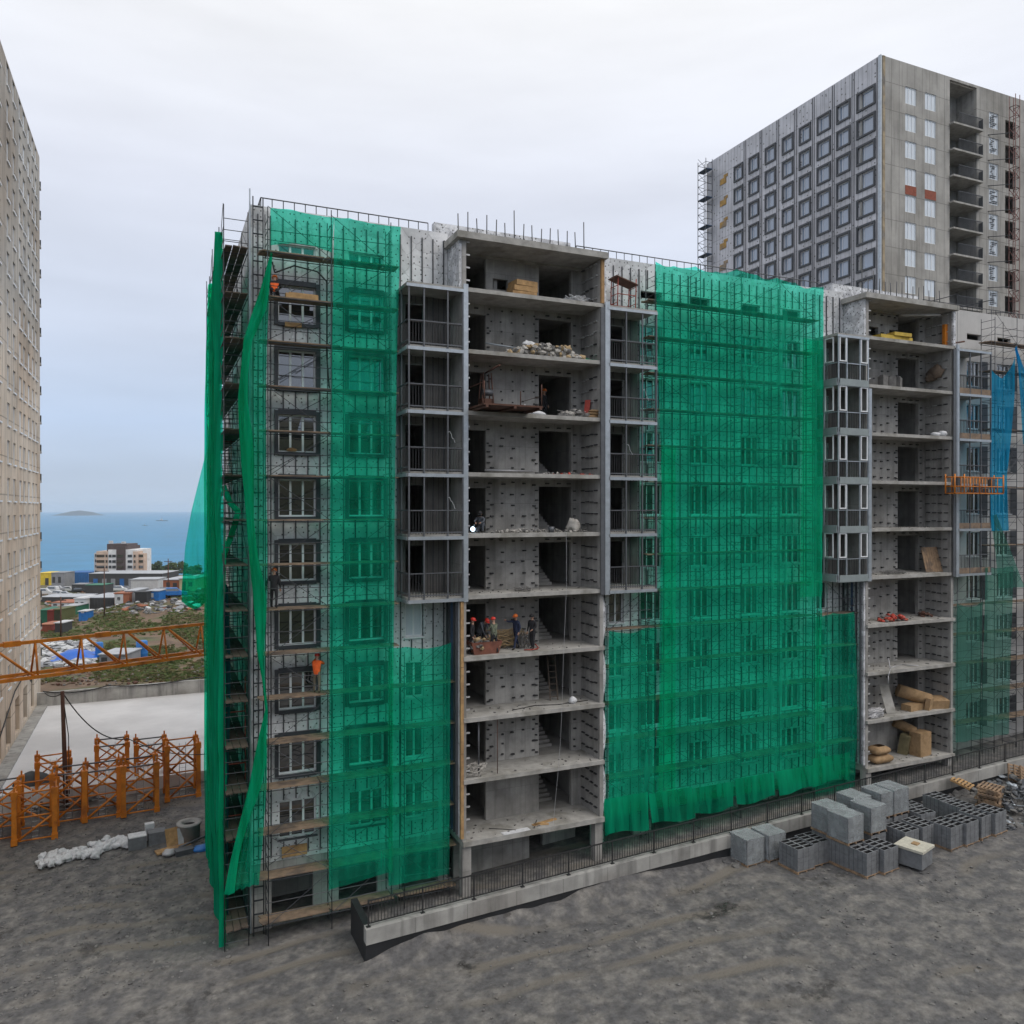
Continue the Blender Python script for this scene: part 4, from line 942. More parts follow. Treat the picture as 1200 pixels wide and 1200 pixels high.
# E lower right extension
zE0, zE1 = zrow(717, 985, YN), zrow(925, 985, YN)
net('safety_net', 'green net under the glazed loggia left of the second bay', net_g, sheet(lambda v: wx(955, YN), lambda v: wx(1000 + 4 * math.sin(v * 3), YN), lambda u: zE0 + .3 * (u - .3) ** 2, lambda u: zE1, YN - .06, .07, 5, .2, seed=6), 22, 44)
# F lower left extension
zF0, zF1 = zrow(738, 740, YN), zrow(952, 740, YN)
net('safety_net', 'green net under the bare loggia right of the first bay', net_g, sheet(lambda v: wx(713, YN), lambda v: wx(769 - 3 * v, YN), lambda u: zF0 + .15 * abs(2 * u - 1), lambda u: zF1, YN - .06, .06, 6, .2, seed=7), 26, 44)
# lower skirts
sk = [(711, 763, 938, 996), (764, 815, 932, 984), (816, 864, 925, 970), (866, 911, 914, 952), (914, 957, 905, 942), (957, 1001, 890, 926)]
nm = ['first from the left', 'second from the left', 'third from the left', 'fourth from the left', 'fifth from the left', 'rightmost']
for q, (c0, c1, r0, r1) in enumerate(sk):
    X0, X1 = wx(c0, 36.2), wx(c1, 36.2); za, zb2 = wz(r0, X0, 36.4), ter((X0 + X1) / 2) - .1
    def fs(u, v, X0=X0, X1=X1, za=za, zb2=zb2, q=q):
        return (lerp(X0, X1, u) + .15 * v * math.sin(q * 2.1), 36.5 - .14 * v + .06 * mnoise.noise(Vector((u * 5, v, q))), lerp(za, zb2 + .12 * math.sin(u * 5 + q), v))
    net('net_skirt', 'dense green net skirt at the wall foot, %s of six' % nm[q], net_gd, fs, 16, 8, 'net skirts at the foot of the wall', 'net skirt')
# G the twisted net at the corner
YG = 36.5
EL = [(297, 317), (340, 306), (400, 285), (470, 279), (560, 284), (640, 291), (700, 297), (760, 300), (800, 307), (832, 310), (865, 302), (920, 291), (1000, 271), (1045, 262)]
ER = [(297, 320), (340, 316), (400, 313), (470, 312), (560, 312), (640, 313), (700, 313), (760, 311), (800, 311), (832, 314), (865, 313), (920, 312), (1000, 306), (1045, 302)]
tl = tabx(EL, YG); tr_ = tabx(ER, YG); zG0, zG1 = tl[-1][0], tl[0][0]
def fG(u, v):
    z = lerp(zG0, zG1, v); a = pw(z, tl); b = pw(z, tr_); x = lerp(a, b, u ** 1.25)
    return (x, YG - .14 * math.sin(u * 34) * (1 - u * .75) - .06 * math.sin(u * 11 + z * .5) - .15 * (1 - u), z)
net('safety_net', 'gathered green net hanging loose and pinched at the building corner', net_g, fG, 60, 130)
# folded dense edge of that net
def fG2(u, v):
    z = lerp(zG0 - .3, zG1, v); a = pw(z, tl); b = pw(z, tr_); wd = min(.5, (b - a) * .85) * (.75 + .2 * math.sin(z * .9)); ang = u * 2 * math.pi
    return (a + wd / 2 + wd / 2 * math.cos(ang) * (1 + .25 * math.sin(5 * ang + z)), YG - .3 + .13 * math.sin(ang) * (1 + .3 * math.sin(4 * ang + z * .7)), z)
net('safety_net', 'thick twisted green roll along the corner net', net_gd, fG2, 24, 90)
# H strips on the outer side of the side scaffold
XH = 2.58
def tabY(pts, XH): return sorted((wz(r, XH, wy(c, XH)), wy(c, XH)) for r, c in pts)
def strip(lab, ea, eb, mat, amp, fr, seed, XH=2.58):
    A = tabY(ea, XH); B = tabY(eb, XH); z0 = max(A[-1][0], B[-1][0]); z1 = .5
    def fn(u, v):
        ya, yb_ = lerp(pw(z0, A), pw(z0, B), u), 0; z = lerp(z0, z1 + .03 * max(0, 44 - ya), v); y = max(37.25, lerp(pw(z, A), pw(z, B), u))
        return (XH - amp * math.sin(u * fr + .4 * math.sin(z * .4 + seed)) - .08 * mnoise.noise(Vector((u * 3, z * .3, seed))), y, z)
    net('safety_net', lab, mat, fn, 40, 90)
strip('gathered green net strip on the outer side of the side scaffold', [(275, 256.5), (345, 250.5), (420, 249), (560, 247.5), (760, 246), (1000, 243)], [(275, 257.2), (345, 257.5), (420, 256.6), (560, 257.5), (760, 262), (1000, 264)], net_gd, .16, 24, 1)
strip('darkest narrow green net strip at the seaward end of the side scaffold', [(335, 246.5), (420, 242.3), (560, 241), (760, 240.5), (1000, 240.5)], [(335, 247.2), (420, 247.4), (560, 246.8), (760, 246), (1000, 246)], net_g, .1, 16, 2)
strip('slate blue net strip low on the side scaffold', [(690, 260), (760, 262), (1000, 261)], [(690, 268), (760, 270), (1000, 268)], net_bd, .08, 9, 3, 2.95)
# I billow
Yb = 49.0
def fI(u, v):
    row = lerp(522, 703, v); cR = 244; cL = pw(row, [(522, 243.5), (560, 234), (600, 224), (640, 217), (690, 213), (703, 213)])
    z = wz(row + 8 * math.sin(u * 3) * v, XH, Yb); X0 = XH; X1 = wx(cL, Yb)
    return (lerp(X1, X0, u), Yb - .8 * math.sin(math.pi * u) * v + .06 * math.sin(u * 22) * v, z)
net('safety_net', 'torn green net billowing out towards the sea', net_g, fI, 30, 40)
def fI2(u, v):
    p = fI(u, .80 + .2 * v); return (p[0] - .02, p[1] - .12, p[2])
net('safety_net', 'doubled dark hem along the billowing green net', net_g, fI2, 24, 6)
# J net twisted into a rope across the scaffold
mb = MB()
pts = [ptd(262, 570, 36.2), ptd(270, 590, 36.0), ptd(279, 599, 35.8), ptd(276, 612, 35.9), ptd(270, 630, 36.1), ptd(262, 652, 36.3)]
for a, b in zip(pts, pts[1:]): mb.bar(a, b, .13, 8)
o = mb.build('twisted_net', net_gd); tag(o, 'green net twisted into a rope bent to a point across the side scaffold', 'safety net')
# K blue nets
YK = 36.3
def tri(lab, outline_l, outline_r, r0, r1, mat, seed, drape=.5):
    tL = tabx(outline_l, YK); tR = tabx(outline_r, YK)
    c0 = (outline_l[0][1] + outline_r[0][1]) / 2; z0 = zrow(r0, c0, YK); z1 = zrow(r1, c0, YK)
    def fn(u, v):
        z = lerp(z0, z1, v); x = lerp(pw(z, tL), pw(z, tR), u)
        return (x, YK - .08 * math.sin(u * 12 + z * .3 + seed) - .05, z - drape * math.sin(math.pi * u) * (1 - v) ** 3 * 1.0 + (.9 * (u ** 2) * (1 - v) ** 4 if drape > .4 else 0))
    net('safety_net', lab, mat, fn, 36, 60)
tri('bright blue net sagging between two posts right of the timber loggia', [(436, 1160), (520, 1159), (560, 1158), (625, 1160)], [(436, 1188), (470, 1187), (520, 1182), (560, 1178), (625, 1182)], 430, 622, net_b, 1, 1.0)
tri('blue net strip hanging at the far right edge of the scaffold', [(408, 1189), (440, 1192), (480, 1196), (520, 1199)], [(408, 1190), (440, 1202), (480, 1206), (520, 1207)], 406, 520, net_b, 4, .1)
tri('faded green net panel under the timber loggia right of the second bay', [(700, 1121), (780, 1121), (860, 1120)], [(700, 1152), (780, 1151), (860, 1149)], 706, 868, net_p, 2, .3)
tri('dull slate net panel beside the faded green net', [(660, 1153), (780, 1152), (860, 1150)], [(660, 1186), (780, 1185), (860, 1183)], 664, 862, net_p, 3, .1)
tri('torn thin green net above the slate net panel', [(600, 1160), (640, 1166), (690, 1170)], [(600, 1166), (640, 1182), (690, 1200)], 602, 690, net_p, 5, .1)
# ================================================================== people
skin = M('skin', (.42, .25, .18), .6, .08, 6)
def cloth(n, c): return M(n, c, .85, .2, 9)
c_black = cloth('black_work_clothes', (.018, .018, .022)); c_navy = cloth('navy_jacket', (.02, .03, .07)); c_camo = M('camouflage_jacket', (.16, .18, .13), .9, .3, 14, alt=(.05, .06, .04)); c_orange = cloth('orange_vest', (.80, .12, .02)); c_khaki = cloth('khaki_trousers', (.16, .14, .10)); c_grey = cloth('grey_overalls', (.09, .10, .12)); c_boot = cloth('boots', (.02, .017, .015))
h_or = M('orange_helmet', (.85, .20, .03), .35, .08, 4); h_rd = M('red_helmet', (.70, .045, .03), .35, .08, 4); h_bk = M('dark_cap', (.02, .02, .022), .6, .1, 4)
def limb(a, b, c, d): return a
def person(label, loc, rz, P, top, legs, helmet, vest=None, group='construction workers', mask=False):
    """P: joint positions in metres, figure facing -Y. Keys: pelvis chest neck head, sh/el/wr/hip/kn/an + L/R"""
    v = []; e = []; rad = []; idx = {}
    def add(k, p, r): idx[k] = len(v); v.append(Vector(p)); rad.append(r)
    add('pelvis', P['pelvis'], .145); add('waist', (Vector(P['pelvis']) * .55 + Vector(P['chest']) * .45), .135); add('chest', P['chest'], .165); add('neck', P['neck'], .062)
    hd = Vector(P['head']); add('head0', hd - (hd - Vector(P['neck'])) * .35, .075); add('head', hd, .095); add('crown', hd + (hd - Vector(P['neck'])).normalized() * .10, .08)
    E_ = [('pelvis', 'waist'), ('waist', 'chest'), ('chest', 'neck'), ('neck', 'head0'), ('head0', 'head'), ('head', 'crown')]
    for s in 'LR':
        add('sh' + s, P['sh' + s], .075); add('el' + s, P['el' + s], .05); add('wr' + s, P['wr' + s], .033)
        f = (Vector(P['wr' + s]) - Vector(P['el' + s])).normalized(); add('pa' + s, Vector(P['wr' + s]) + f * .07, .036)
        side = f.orthogonal().normalized(); dn = f.cross(side)
        E_ += [('chest', 'sh' + s), ('sh' + s, 'el' + s), ('el' + s, 'wr' + s), ('wr' + s, 'pa' + s)]
        for q, (o_, ln) in enumerate(((-.03, .06), (-.01, .072), (.01, .068), (.03, .052))):
            add('f%d' % q + s, Vector(v[idx['pa' + s]]) + side * o_ * 1.2 + f * (.035 + .3 * ln), .010); add('g%d' % q + s, Vector(v[idx['pa' + s]]) + side * o_ * 1.25 + f * (.035 + ln * .8) + dn * .025, .009)
            E_ += [('pa' + s, 'f%d' % q + s), ('f%d' % q + s, 'g%d' % q + s)]
        add('t0' + s, Vector(v[idx['wr' + s]]) + f * .045 + side * -.055, .011); add('t1' + s, Vector(v[idx['wr' + s]]) + f * .085 + side * -.07, .010); E_ += [('pa' + s, 't0' + s), ('t0' + s, 't1' + s)]
        add('hip' + s, P['hip' + s], .105); add('kn' + s, P['kn' + s], .068); add('an' + s, P['an' + s], .05)
        k = Vector(P['kn' + s]) - Vector(P['an' + s]); to = P.get('to' + s) or Vector(P['an' + s]) + Vector((0, -.17, -.045)); add('to' + s, to, .042)
        E_ += [('pelvis', 'hip' + s), ('hip' + s, 'kn' + s), ('kn' + s, 'an' + s), ('an' + s, 'to' + s)]
    me = bpy.data.meshes.new('person'); me.from_pydata(v, [(idx[a], idx[b]) for a, b in E_], [])
    o = bpy.data.objects.new('person', me); COL.objects.link(o)
    sk_ = o.modifiers.new('skin', 'SKIN'); sk_.use_smooth_shade = True
    for i, r in enumerate(rad): me.skin_vertices[0].data[i].radius = (r, r); me.skin_vertices[0].data[i].use_root = (i == 0)
    sb = o.modifiers.new('sub', 'SUBSURF'); sb.levels = 1; sb.render_levels = 1
    dg = bpy.context.evaluated_depsgraph_get(); ev = o.evaluated_get(dg); nm_ = bpy.data.meshes.new_from_object(ev)
    o.modifiers.clear(); o.data = nm_
    nm_.materials.clear()
    for m in (skin, top, legs, c_boot, vest or top): nm_.materials.append(m)
    segm = {}
    for a, b in E_:
        k = b[:2]
        segm[(a, b)] = 0 if a in ('neck', 'head0', 'head') or b[0] in 'fgt' and b[:2] != 'to' or b[:2] == 'pa' else 2 if b[:2] in ('kn', 'an', 'hi') else 3 if b[:2] == 'to' else 4 if b in ('waist', 'chest') else 1
    segs = [(v[idx[a]], v[idx[b]], rad[idx[a]], rad[idx[b]], m) for (a, b), m in segm.items()]
    for p in nm_.polygons:
        c = p.center; best = 9; bm_ = 1
        for a, b, ra, rb, m in segs:
            d = b - a; t = max(0, min(1, (c - a).dot(d) / max(d.length_squared, 1e-6))); q = (c - a - d * t).length / lerp(ra, rb, t)
            if q < best: best = q; bm_ = m
        p.material_index = bm_; p.use_smooth = True
    o.location = loc; o.rotation_euler = (0, 0, rz); tag(o, label, 'person', group)
    up = (hd - Vector(P['neck'])).normalized(); zq = up.to_track_quat('Z', 'Y').to_matrix().to_4x4()
    fw = Vector(P.get('face', (0, -1, 0)))
    f = MB(); n_ = hd + fw * .095 + up * -.01; f.bar(n_ + up * .03, n_ - up * .015 + fw * .02, .008, 4, r2=.016)       # nose, ears, eyes
    sd = fw.cross(up).normalized()
    for s in (-1, 1):
        f.rock(hd + sd * .092 * s, .035); f.bar(hd + fw * .088 + sd * .033 * s + up * .03, hd + fw * .097 + sd * .033 * s + up * .03, .011, 5, 1)
    f.bar(hd + fw * .092 + sd * -.025 - up * .055, hd + fw * .092 + sd * .025 - up * .055, .007, 4, 1)
    x = f.build('face', [skin, c_boot]); x.parent = o
    h = MB(); prof = [(.118, 0), (.122, .03), (.112, .075), (.085, .11), (.045, .132), (.004, .138)]
    h.lathe((0, 0, 0), prof, 14, 0, 1, 1.12); h.lathe((0, -.03, -.006), [(.135, 0), (.135, .012)], 14, 0, 1, 1.15)
    T_ = Matrix.Translation(hd + up * .045) @ zq; h.v = [tuple(T_ @ Vector(q)) for q in h.v]
    x = h.build('helmet', helmet); x.parent = o
    if mask:
        k = MB(); k.obox(hd + fw * .12 - up * .13, .2, .04, .24); x = k.build('welding_mask', c_boot); x.parent = o
    return o
def stand(armL=None, armR=None, step=.1, lean=0.0, **kw):
    P = dict(pelvis=(0, 0, .93), chest=(0, -.02 - lean, 1.32), neck=(0, -.03 - lean * 1.2, 1.50), head=(0, -.05 - lean * 1.3, 1.65))
    for s, g in (('L', 1), ('R', -1)):
        P['sh' + s] = (.19 * g, -.02 - lean * 1.1, 1.42); P['el' + s] = (.27 * g, .02 - lean, 1.14); P['wr' + s] = (.26 * g, -.08 - lean, .90)
        P['hip' + s] = (.10 * g, 0, .88); P['kn' + s] = (.12 * g, -.03 - step * g * .5, .49); P['an' + s] = (.13 * g, .03 - step * g, .085)
    if armL: P['elL'], P['wrL'] = armL
    if armR: P['elR'], P['wrR'] = armR
    P.update(kw); return P
def crouch(**kw):
    P = dict(pelvis=(0, .12, .34), chest=(0, -.10, .66), neck=(0, -.17, .82), head=(0, -.22, .95))
    for s, g in (('L', 1), ('R', -1)):
        P['sh' + s] = (.19 * g, -.14, .75); P['el' + s] = (.25 * g, -.34, .58); P['wr' + s] = (.14 * g, -.52, .52)
        P['hip' + s] = (.11 * g, .12, .33); P['kn' + s] = (.17 * g, -.30, .50 if g > 0 else .12); P['an' + s] = (.15 * g, -.20 if g > 0 else .18, .085)
    P.update(kw); return P
# on the decks of the left wing
XD = lambda px, Y: wx(px, Y)
zz1 = LIFT[2] + .08
person('kneeling worker in orange vest and orange helmet on the highest deck of the left wing', (XD(322, 37.3), 37.3, zz1), R(170), crouch(), c_black, c_black, h_or, c_orange)
person('worker in black clothes and orange helmet on the deck by the net roll', (XD(321, 37.1), 37.1, LIFT[9] + .08), R(160), stand(armL=((.34, -.05, 1.16), (.38, -.2, 1.0)), step=.14), c_black, c_black, h_or)
person('worker in red orange vest and khaki trousers reaching up on a deck', (XD(371, 37.15), 37.15, LIFT[11] + .08), R(150), stand(armL=((.24, -.25, 1.40), (.1, -.42, 1.62)), armR=((-.27, -.22, 1.30), (-.15, -.42, 1.35)), step=.05), c_orange, c_khaki, h_rd, c_orange)
z8 = ZS[8]
person('worker in camouflage jacket with red helmet seen from behind at the mortar tub', (XD(579, 36.65), 36.65, z8), R(205), stand(armL=((.25, -.2, 1.16), (.12, -.36, 1.12)), armR=((-.25, -.2, 1.16), (-.1, -.36, 1.12)), step=.1), c_camo, c_black, h_rd)
person('worker in navy jacket and orange helmet stretching out an arm', (XD(605, 37.3), 37.3, z8), R(-70), stand(armR=((-.24, -.30, 1.42), (-.2, -.55, 1.52)), step=.3), c_navy, c_navy, h_or)
person('bareheaded worker all in black standing beside the orange cord', (XD(624, 37.0), 37.0, z8), R(-60), stand(armL=((.28, -.1, 1.15), (.2, -.3, 1.05)), step=.12), c_black, c_black, h_bk)
person('worker in black with red helmet at the left edge of the busy floor', (XD(553, 36.95), 36.95, z8), R(60), stand(step=.08), c_black, c_black, h_rd)
person('worker in dark clothes with red helmet bending over in the doorway', (XD(561, 37.9), 37.9, z8), R(30), stand(lean=.25, armL=((.24, -.45, 1.05), (.15, -.55, .8)), armR=((-.24, -.45, 1.05), (-.15, -.55, .8)), head=(0, -.5, 1.50), neck=(0, -.40, 1.38)), c_grey, c_black, h_rd)
person('crouching welder in grey overalls beside the bright welding arc', (XD(564, 37.5), 37.5, ZS[6]), R(-40), crouch(), c_grey, c_grey, h_bk, mask=True)
person('worker with orange helmet half hidden in the dark stair opening', (XD(637, 39.3), 39.3, ZS[4]), R(20), stand(), c_black, c_black, h_or)
# ================================================================== things lying in the bays
def pile(name, label, cat, X0, X1, Y0, Y1, z, h, n, r, mats, seed, kind='stuff', sticks=0):
    rr = random.Random(seed); mb = MB()
    for i in range(n):
        t = rr.random(); X = lerp(X0, X1, t); Y = lerp(Y0, Y1, rr.random()); hh = h * (1 - abs(2 * t - 1) ** 2) * rr.random()
        mb.rock((X, Y, z + r * .25 + hh), r * rr.uniform(.5, 1.3), rr.randrange(len(mats)), .75, rr)
    for i in range(sticks):
        X = rr.uniform(X0, X1); Y = rr.uniform(Y0, Y1); a = rr.uniform(0, 3.1); l_ = rr.uniform(.3, .9)
        mb.bar((X, Y, z + rr.uniform(.02, h)), (X + l_ * math.cos(a), Y + .3 * l_ * math.sin(a), z + rr.uniform(.02, h * 1.3)), .018, 4, rr.randrange(len(mats)))
    o = mb.build(name, mats); return tag(o, label, cat, None, kind)
def tangle(name, label, cat, c, rx, ry, h, n, mat, seed, r=.012):
    rr = random.Random(seed); mb = MB()
    for i in range(n):
        pts = []; a = rr.uniform(0, 6.28); 
        for k in range(7):
            a += rr.uniform(.4, 1.3); q = rr.uniform(.3, 1); pts.append((c[0] + rx * q * math.cos(a), c[1] + ry * q * math.sin(a), c[2] + rr.uniform(.02, h)))
        mb.path(pts, r, 4)
    return tag(mb.build(name, mat), label, cat)
z2, z3, z4, z5, z6, z7, z8, z9, z10, z11 = [ZS[k] for k in range(2, 12)]
Yi = 37.4
X_ = lambda px, Y=Yi: wx(px, Y)
# top floor
ps = thing('board_bundles', 'stack of strapped golden timber board bundles on the top floor of the first bay', 'timber', (X_(611), Yi, z2))
for q in range(3):
    mb = MB(); mb.obox((X_(611) + .04 * q, Yi, z2 + .08 + q * .28), 1.35 - .1 * (q == 2), .9, .26, .06 * q); mb.build('bundle', timber, ps)
mb = MB(); mb.obox((X_(611), Yi, z2), 1.2, .1, .08); mb.obox((X_(611), Yi - .35, z2), 1.2, .1, .08); mb.build('bearer', oldwood, ps)
tangle('scrap_pile', 'white tangle of wrapping strips at the right of the top floor', 'scrap', (X_(675), Yi, z2), .9, .6, .5, 26, white_bag, 3, .02)
pile('rubble_heap', 'dull rubble behind the white tangle on the top floor', 'rubble', X_(678), X_(697), Yi - .2, Yi + .5, z2, .35, 60, .12, [rub_d, rub_b], 5)
mb = MB(); mb.beam((X_(693), 37, z2 + .1), (X_(706), 37.2, z2 + .75), .12, .05); tag(mb.build('plank', rust), 'dark reddish plank leaning at the right wall of the top floor', 'plank')
# second floor
pile('rubble_heap', 'long pale heap of broken stones along the floor edge under the top floor', 'rubble', X_(594, 36.9), X_(679, 36.9), 36.5, 37.3, z3, .62, 420, .17, [rub_l, rub_l, rub_b, rub_d], 11)
mb = MB(); c = (X_(620, 36.9), 36.95, z3 + .38); mb.blob(c, .36, .3, .24, 0, 3, .5); tag(mb.build('rubble_sack', white_bag), 'bulging white sack on the long stone heap', 'sack')
mb = MB(); c = (X_(664, 37), 37.0, z3 + .36); mb.blob(c, .26, .26, .24, 0, 5, .5); tag(mb.build('rubble_sack', rub_b), 'brown bulging sack at the right of the long stone heap', 'sack')
mb = MB(); mb.grid(lambda u, v: (X_(677, 37) + u * 1.4, 36.7 + v * .7, z3 + .05 + .25 * abs(mnoise.noise(Vector((u * 5, v * 3, 2)))) * (1 - u * .6)), 24, 10); tag(mb.build('net_scrap', net_gd), 'crumpled piece of green net beside the stone heap', 'net')
mb = MB(); mb.bar((X_(574), 38.0, z3 + .75), (X_(632), 38.15, z3 + .6), .05, 6); tag(mb.build('pipe', galv), 'pale pipe lying along the wall above the stone heap', 'pipe')
# third floor, loading platform
lp = thing('loading_platform', 'rusty cantilevered loading platform sticking out of the third open floor', 'platform', (X_(580, 36), 36.0, z4))
mb = MB(); xa, xb = 14.0, 17.1; mb.box(xa, xb, 34.7, 37.3, z4 + .12, z4 + .2); mb.build('deck', rust, lp)
mb = MB()
for x in (xa + .1, xb - .2, (xa + xb) / 2): mb.box(x, x + .12, 34.65, 37.6, z4 + .004, z4 + .118)
mb.build('beam', rust, lp)
mb = MB()
for x in (xa + .05, xb - .05): mb.bar((x, 34.75, z4 + .2), (x, 34.75, z4 + 1.25), .03); mb.bar((x, 37.2, z4 + .2), (x, 37.2, z4 + 1.25), .03)
mb.bar((xa + .05, 34.75, z4 + 1.2), (xa + .05, 37.2, z4 + 1.2), .025); mb.bar((xb - .05, 34.75, z4 + .7), (xb - .05, 37.2, z4 + .7), .012)
mb.build('guard_rail', rust, lp)
hw = thing('site_hoist', 'small dark winch hoist standing on the inner end of the platform', 'hoist', (15.2, 37.6, z4))
mb = MB()
for dx, dy in ((0, 0), (.7, 0), (0, .6), (.7, .6)): mb.bar((14.9 + dx, 37.2 + dy, z4), (15.05 + dx * .6, 37.35 + dy * .5, z4 + 2.1), .035)
mb.box(14.95, 15.55, 37.3, 37.8, z4 + .3, z4 + .8); mb.bar((15.2, 37.4, z4 + 2.1), (15.2, 35.6, z4 + 2.2), .05); mb.build('frame', rust, hw)
mb = MB(); mb.bar((14.95, 37.3, z4 + 1.1), (15.5, 37.3, z4 + 1.1), .17, 12); mb.build('drum', galv_d, hw)
mb = MB(); mb.path([(X_(612, 36.8), 36.8, z4 + .02), (X_(615, 36.8), 36.8, z4 + .55), (X_(619, 36.8), 36.8, z4 + .02)], .03); mb.path([(X_(613, 37.1), 37.2, z4 + .02), (X_(615, 36.8), 36.8, z4 + .55)], .03); tag(mb.build('trestle', steel_w), 'small pale tripod trestle on the third open floor', 'trestle')
mb = MB(); mb.blob((X_(631, 36.9), 36.9, z4), .38, .25, .13, 0, 2); tag(mb.build('rubble_sack', white_bag), 'low white sack on the floor edge of the third open floor', 'sack')
pile('rubble_heap', 'grey heap of rubble and wire at the right of the third open floor', 'rubble', X_(657, 37), X_(688, 37), 36.7, 37.4, z4, .4, 90, .16, [rub_d, rub_d, rub_l], 14, sticks=30)
mb = MB(); 
for q in range(3): mb.blob((X_(696, 36.8) + .08 * (q - 1), 36.8, z4 + .15 * q), .42, .28, .10, 0, q + 20, .15)
tag(mb.build('cement_sacks', cardb), 'pile of tan paper sacks beside the right column on the third open floor', 'sacks')
mb = MB(); mb.beam((X_(686, 37.3), 37.2, z4 + .1), (X_(690, 37.3), 37.4, z4 + 1.05), .3, .06); tag(mb.build('red_board', red_p), 'red board leaning against the right wall of the third open floor', 'board')
# fourth floor
mb = MB(); mb.bar((X_(574), 38.1, z5 + .22), (X_(632), 38.2, z5 + .22), .05, 6); tag(mb.build('pipe', steel_w), 'pale pipe lying along the wall foot one floor above the welder', 'pipe')
pile('rubble_heap', 'few bits of debris with a red scrap on the floor above the welder', 'rubble', X_(632, 36.8), X_(697, 36.8), 36.5, 37.2, z5, .1, 40, .07, [rub_l, rub_d, red_p], 16)
# welder floor
ws = thing('welding_arc', 'blazing white welding arc at the floor edge', 'welding arc', (X_(554, 36.75), 36.75, z6 + .25))
arc_m = bpy.data.materials.new('arc_light'); arc_m.use_nodes = True; nn = arc_m.node_tree; nn.nodes.clear(); oo = nn.nodes.new('ShaderNodeOutputMaterial'); ee = nn.nodes.new('ShaderNodeEmission'); ee.inputs[0].default_value = (.62, .82, 1, 1); ee.inputs[1].default_value = 3; nn.links.new(ee.outputs[0], oo.inputs[0])
mb = MB(); ac = Vector((X_(554, 36.75), 36.75, z6 + .22)); mb.lathe(ac, [(.01, -.13), (.09, -.08), (.13, 0), (.09, .08), (.01, .13)], 10); mb.build('spark', arc_m, ws)
mb = MB(); rr = random.Random(4)
for q in range(10):
    a = rr.uniform(0, 6.28); l_ = rr.uniform(.10, .26); mb.bar(ac, ac + Vector((math.cos(a) * l_, -.1, math.sin(a) * l_)), .004, 4, r2=.001)
mb.build('spark_rays', arc_m, ws)
mb = MB(); mb.blob((X_(672, 37.2), 37.2, z6), .36, .32, .42, 0, 9, .5); tag(mb.build('rubble_sack', rub_l), 'pale full sack standing by the stair opening on the welding floor', 'sack')
pile('rubble_heap', 'thin line of debris along the welding floor', 'rubble', X_(572, 37), X_(690, 37), 36.6, 37.8, z6, .15, 110, .09, [rub_d, rub_l], 18, sticks=14)
mb = MB(); mb.lathe((X_(646, 36.7), 36.7, z6), [(.14, 0), (.17, .3), (.15, .3), (.13, .05)], 14); tag(mb.build('bucket', galv_d), 'grey bucket on the welding floor', 'bucket')
mb = MB(); pts = [(X_(661, 36.3), 36.1, z6 + .05)]
for q in range(12): pts.append((X_(661, 36.3) - .018 * q * q / 3 + .03 * math.sin(q), 36.05, z6 - .05 - q * 1.35))
mb.path(pts, .008, 4); tag(mb.build('hanging_rope', steel_w), 'thin pale rope hanging down in front of the lower open floors', 'rope')
tangle('wire_scrap', 'small tangle of wire scrap on the floor below the welder', 'scrap', (X_(612, 36.9), 36.9, z7), .5, .4, .25, 9, rub_d, 21)
# busy floor
tb = thing('mortar_tub', 'red brown mortar tub heaped with rubble among the group of workers', 'tub', (X_(566, 37), 37.0, z8))
mb = MB(); c = (X_(567, 37), 37.0); rings = []
for (s_, z) in ((.62, 0), (.78, .62), (.73, .62), (.60, .12)): rings.append([(c[0] - 1.05 * s_, c[1] - .6 * s_, z8 + z), (c[0] + 1.05 * s_, c[1] - .6 * s_, z8 + z), (c[0] + 1.05 * s_, c[1] + .6 * s_, z8 + z), (c[0] - 1.05 * s_, c[1] + .6 * s_, z8 + z)])
for a, b in zip(rings, rings[1:]):
    for i in range(4): mb.quad(a[i], a[(i + 1) % 4], b[(i + 1) % 4], b[i])
mb.quad(*rings[3]); mb.build('tub_shell', M('red_brown_paint', (.20, .075, .05), .7, .35, 3), tb)
mb = MB(); rr = random.Random(8)
for q in range(60): mb.rock((c[0] + rr.uniform(-.7, .7), c[1] + rr.uniform(-.4, .4), z8 + rr.uniform(.3, .72)), .16, rr.randrange(2), .7, rr)
mb.build('rubble', [rub_b, rub_d], tb)
tangle('wire_scrap', 'big tangled heap of wire and branches behind the workers', 'scrap', (X_(596, 37.8), 37.8, z8), 1.3, .35, 1.0, 34, rub_b, 23, .014)
tangle('wire_scrap', 'tangle of grey wire between the navy jacket and the black coat', 'scrap', (X_(616, 37.4), 37.4, z8), .5, .3, .8, 16, rub_d, 24, .014)
mb = MB(); mb.path([(X_(615, 36.7), 36.8, z8 + .03), (X_(622, 36.7), 36.6, z8 + .05), (X_(630, 36.7), 36.75, z8 + .04), (X_(634, 36.8), 37.1, z8 + .03), (X_(630, 37), 37.3, z8 + .2)], .035); tag(mb.build('extension_lead', tube_red), 'orange cord lying by the black coated worker', 'cord')
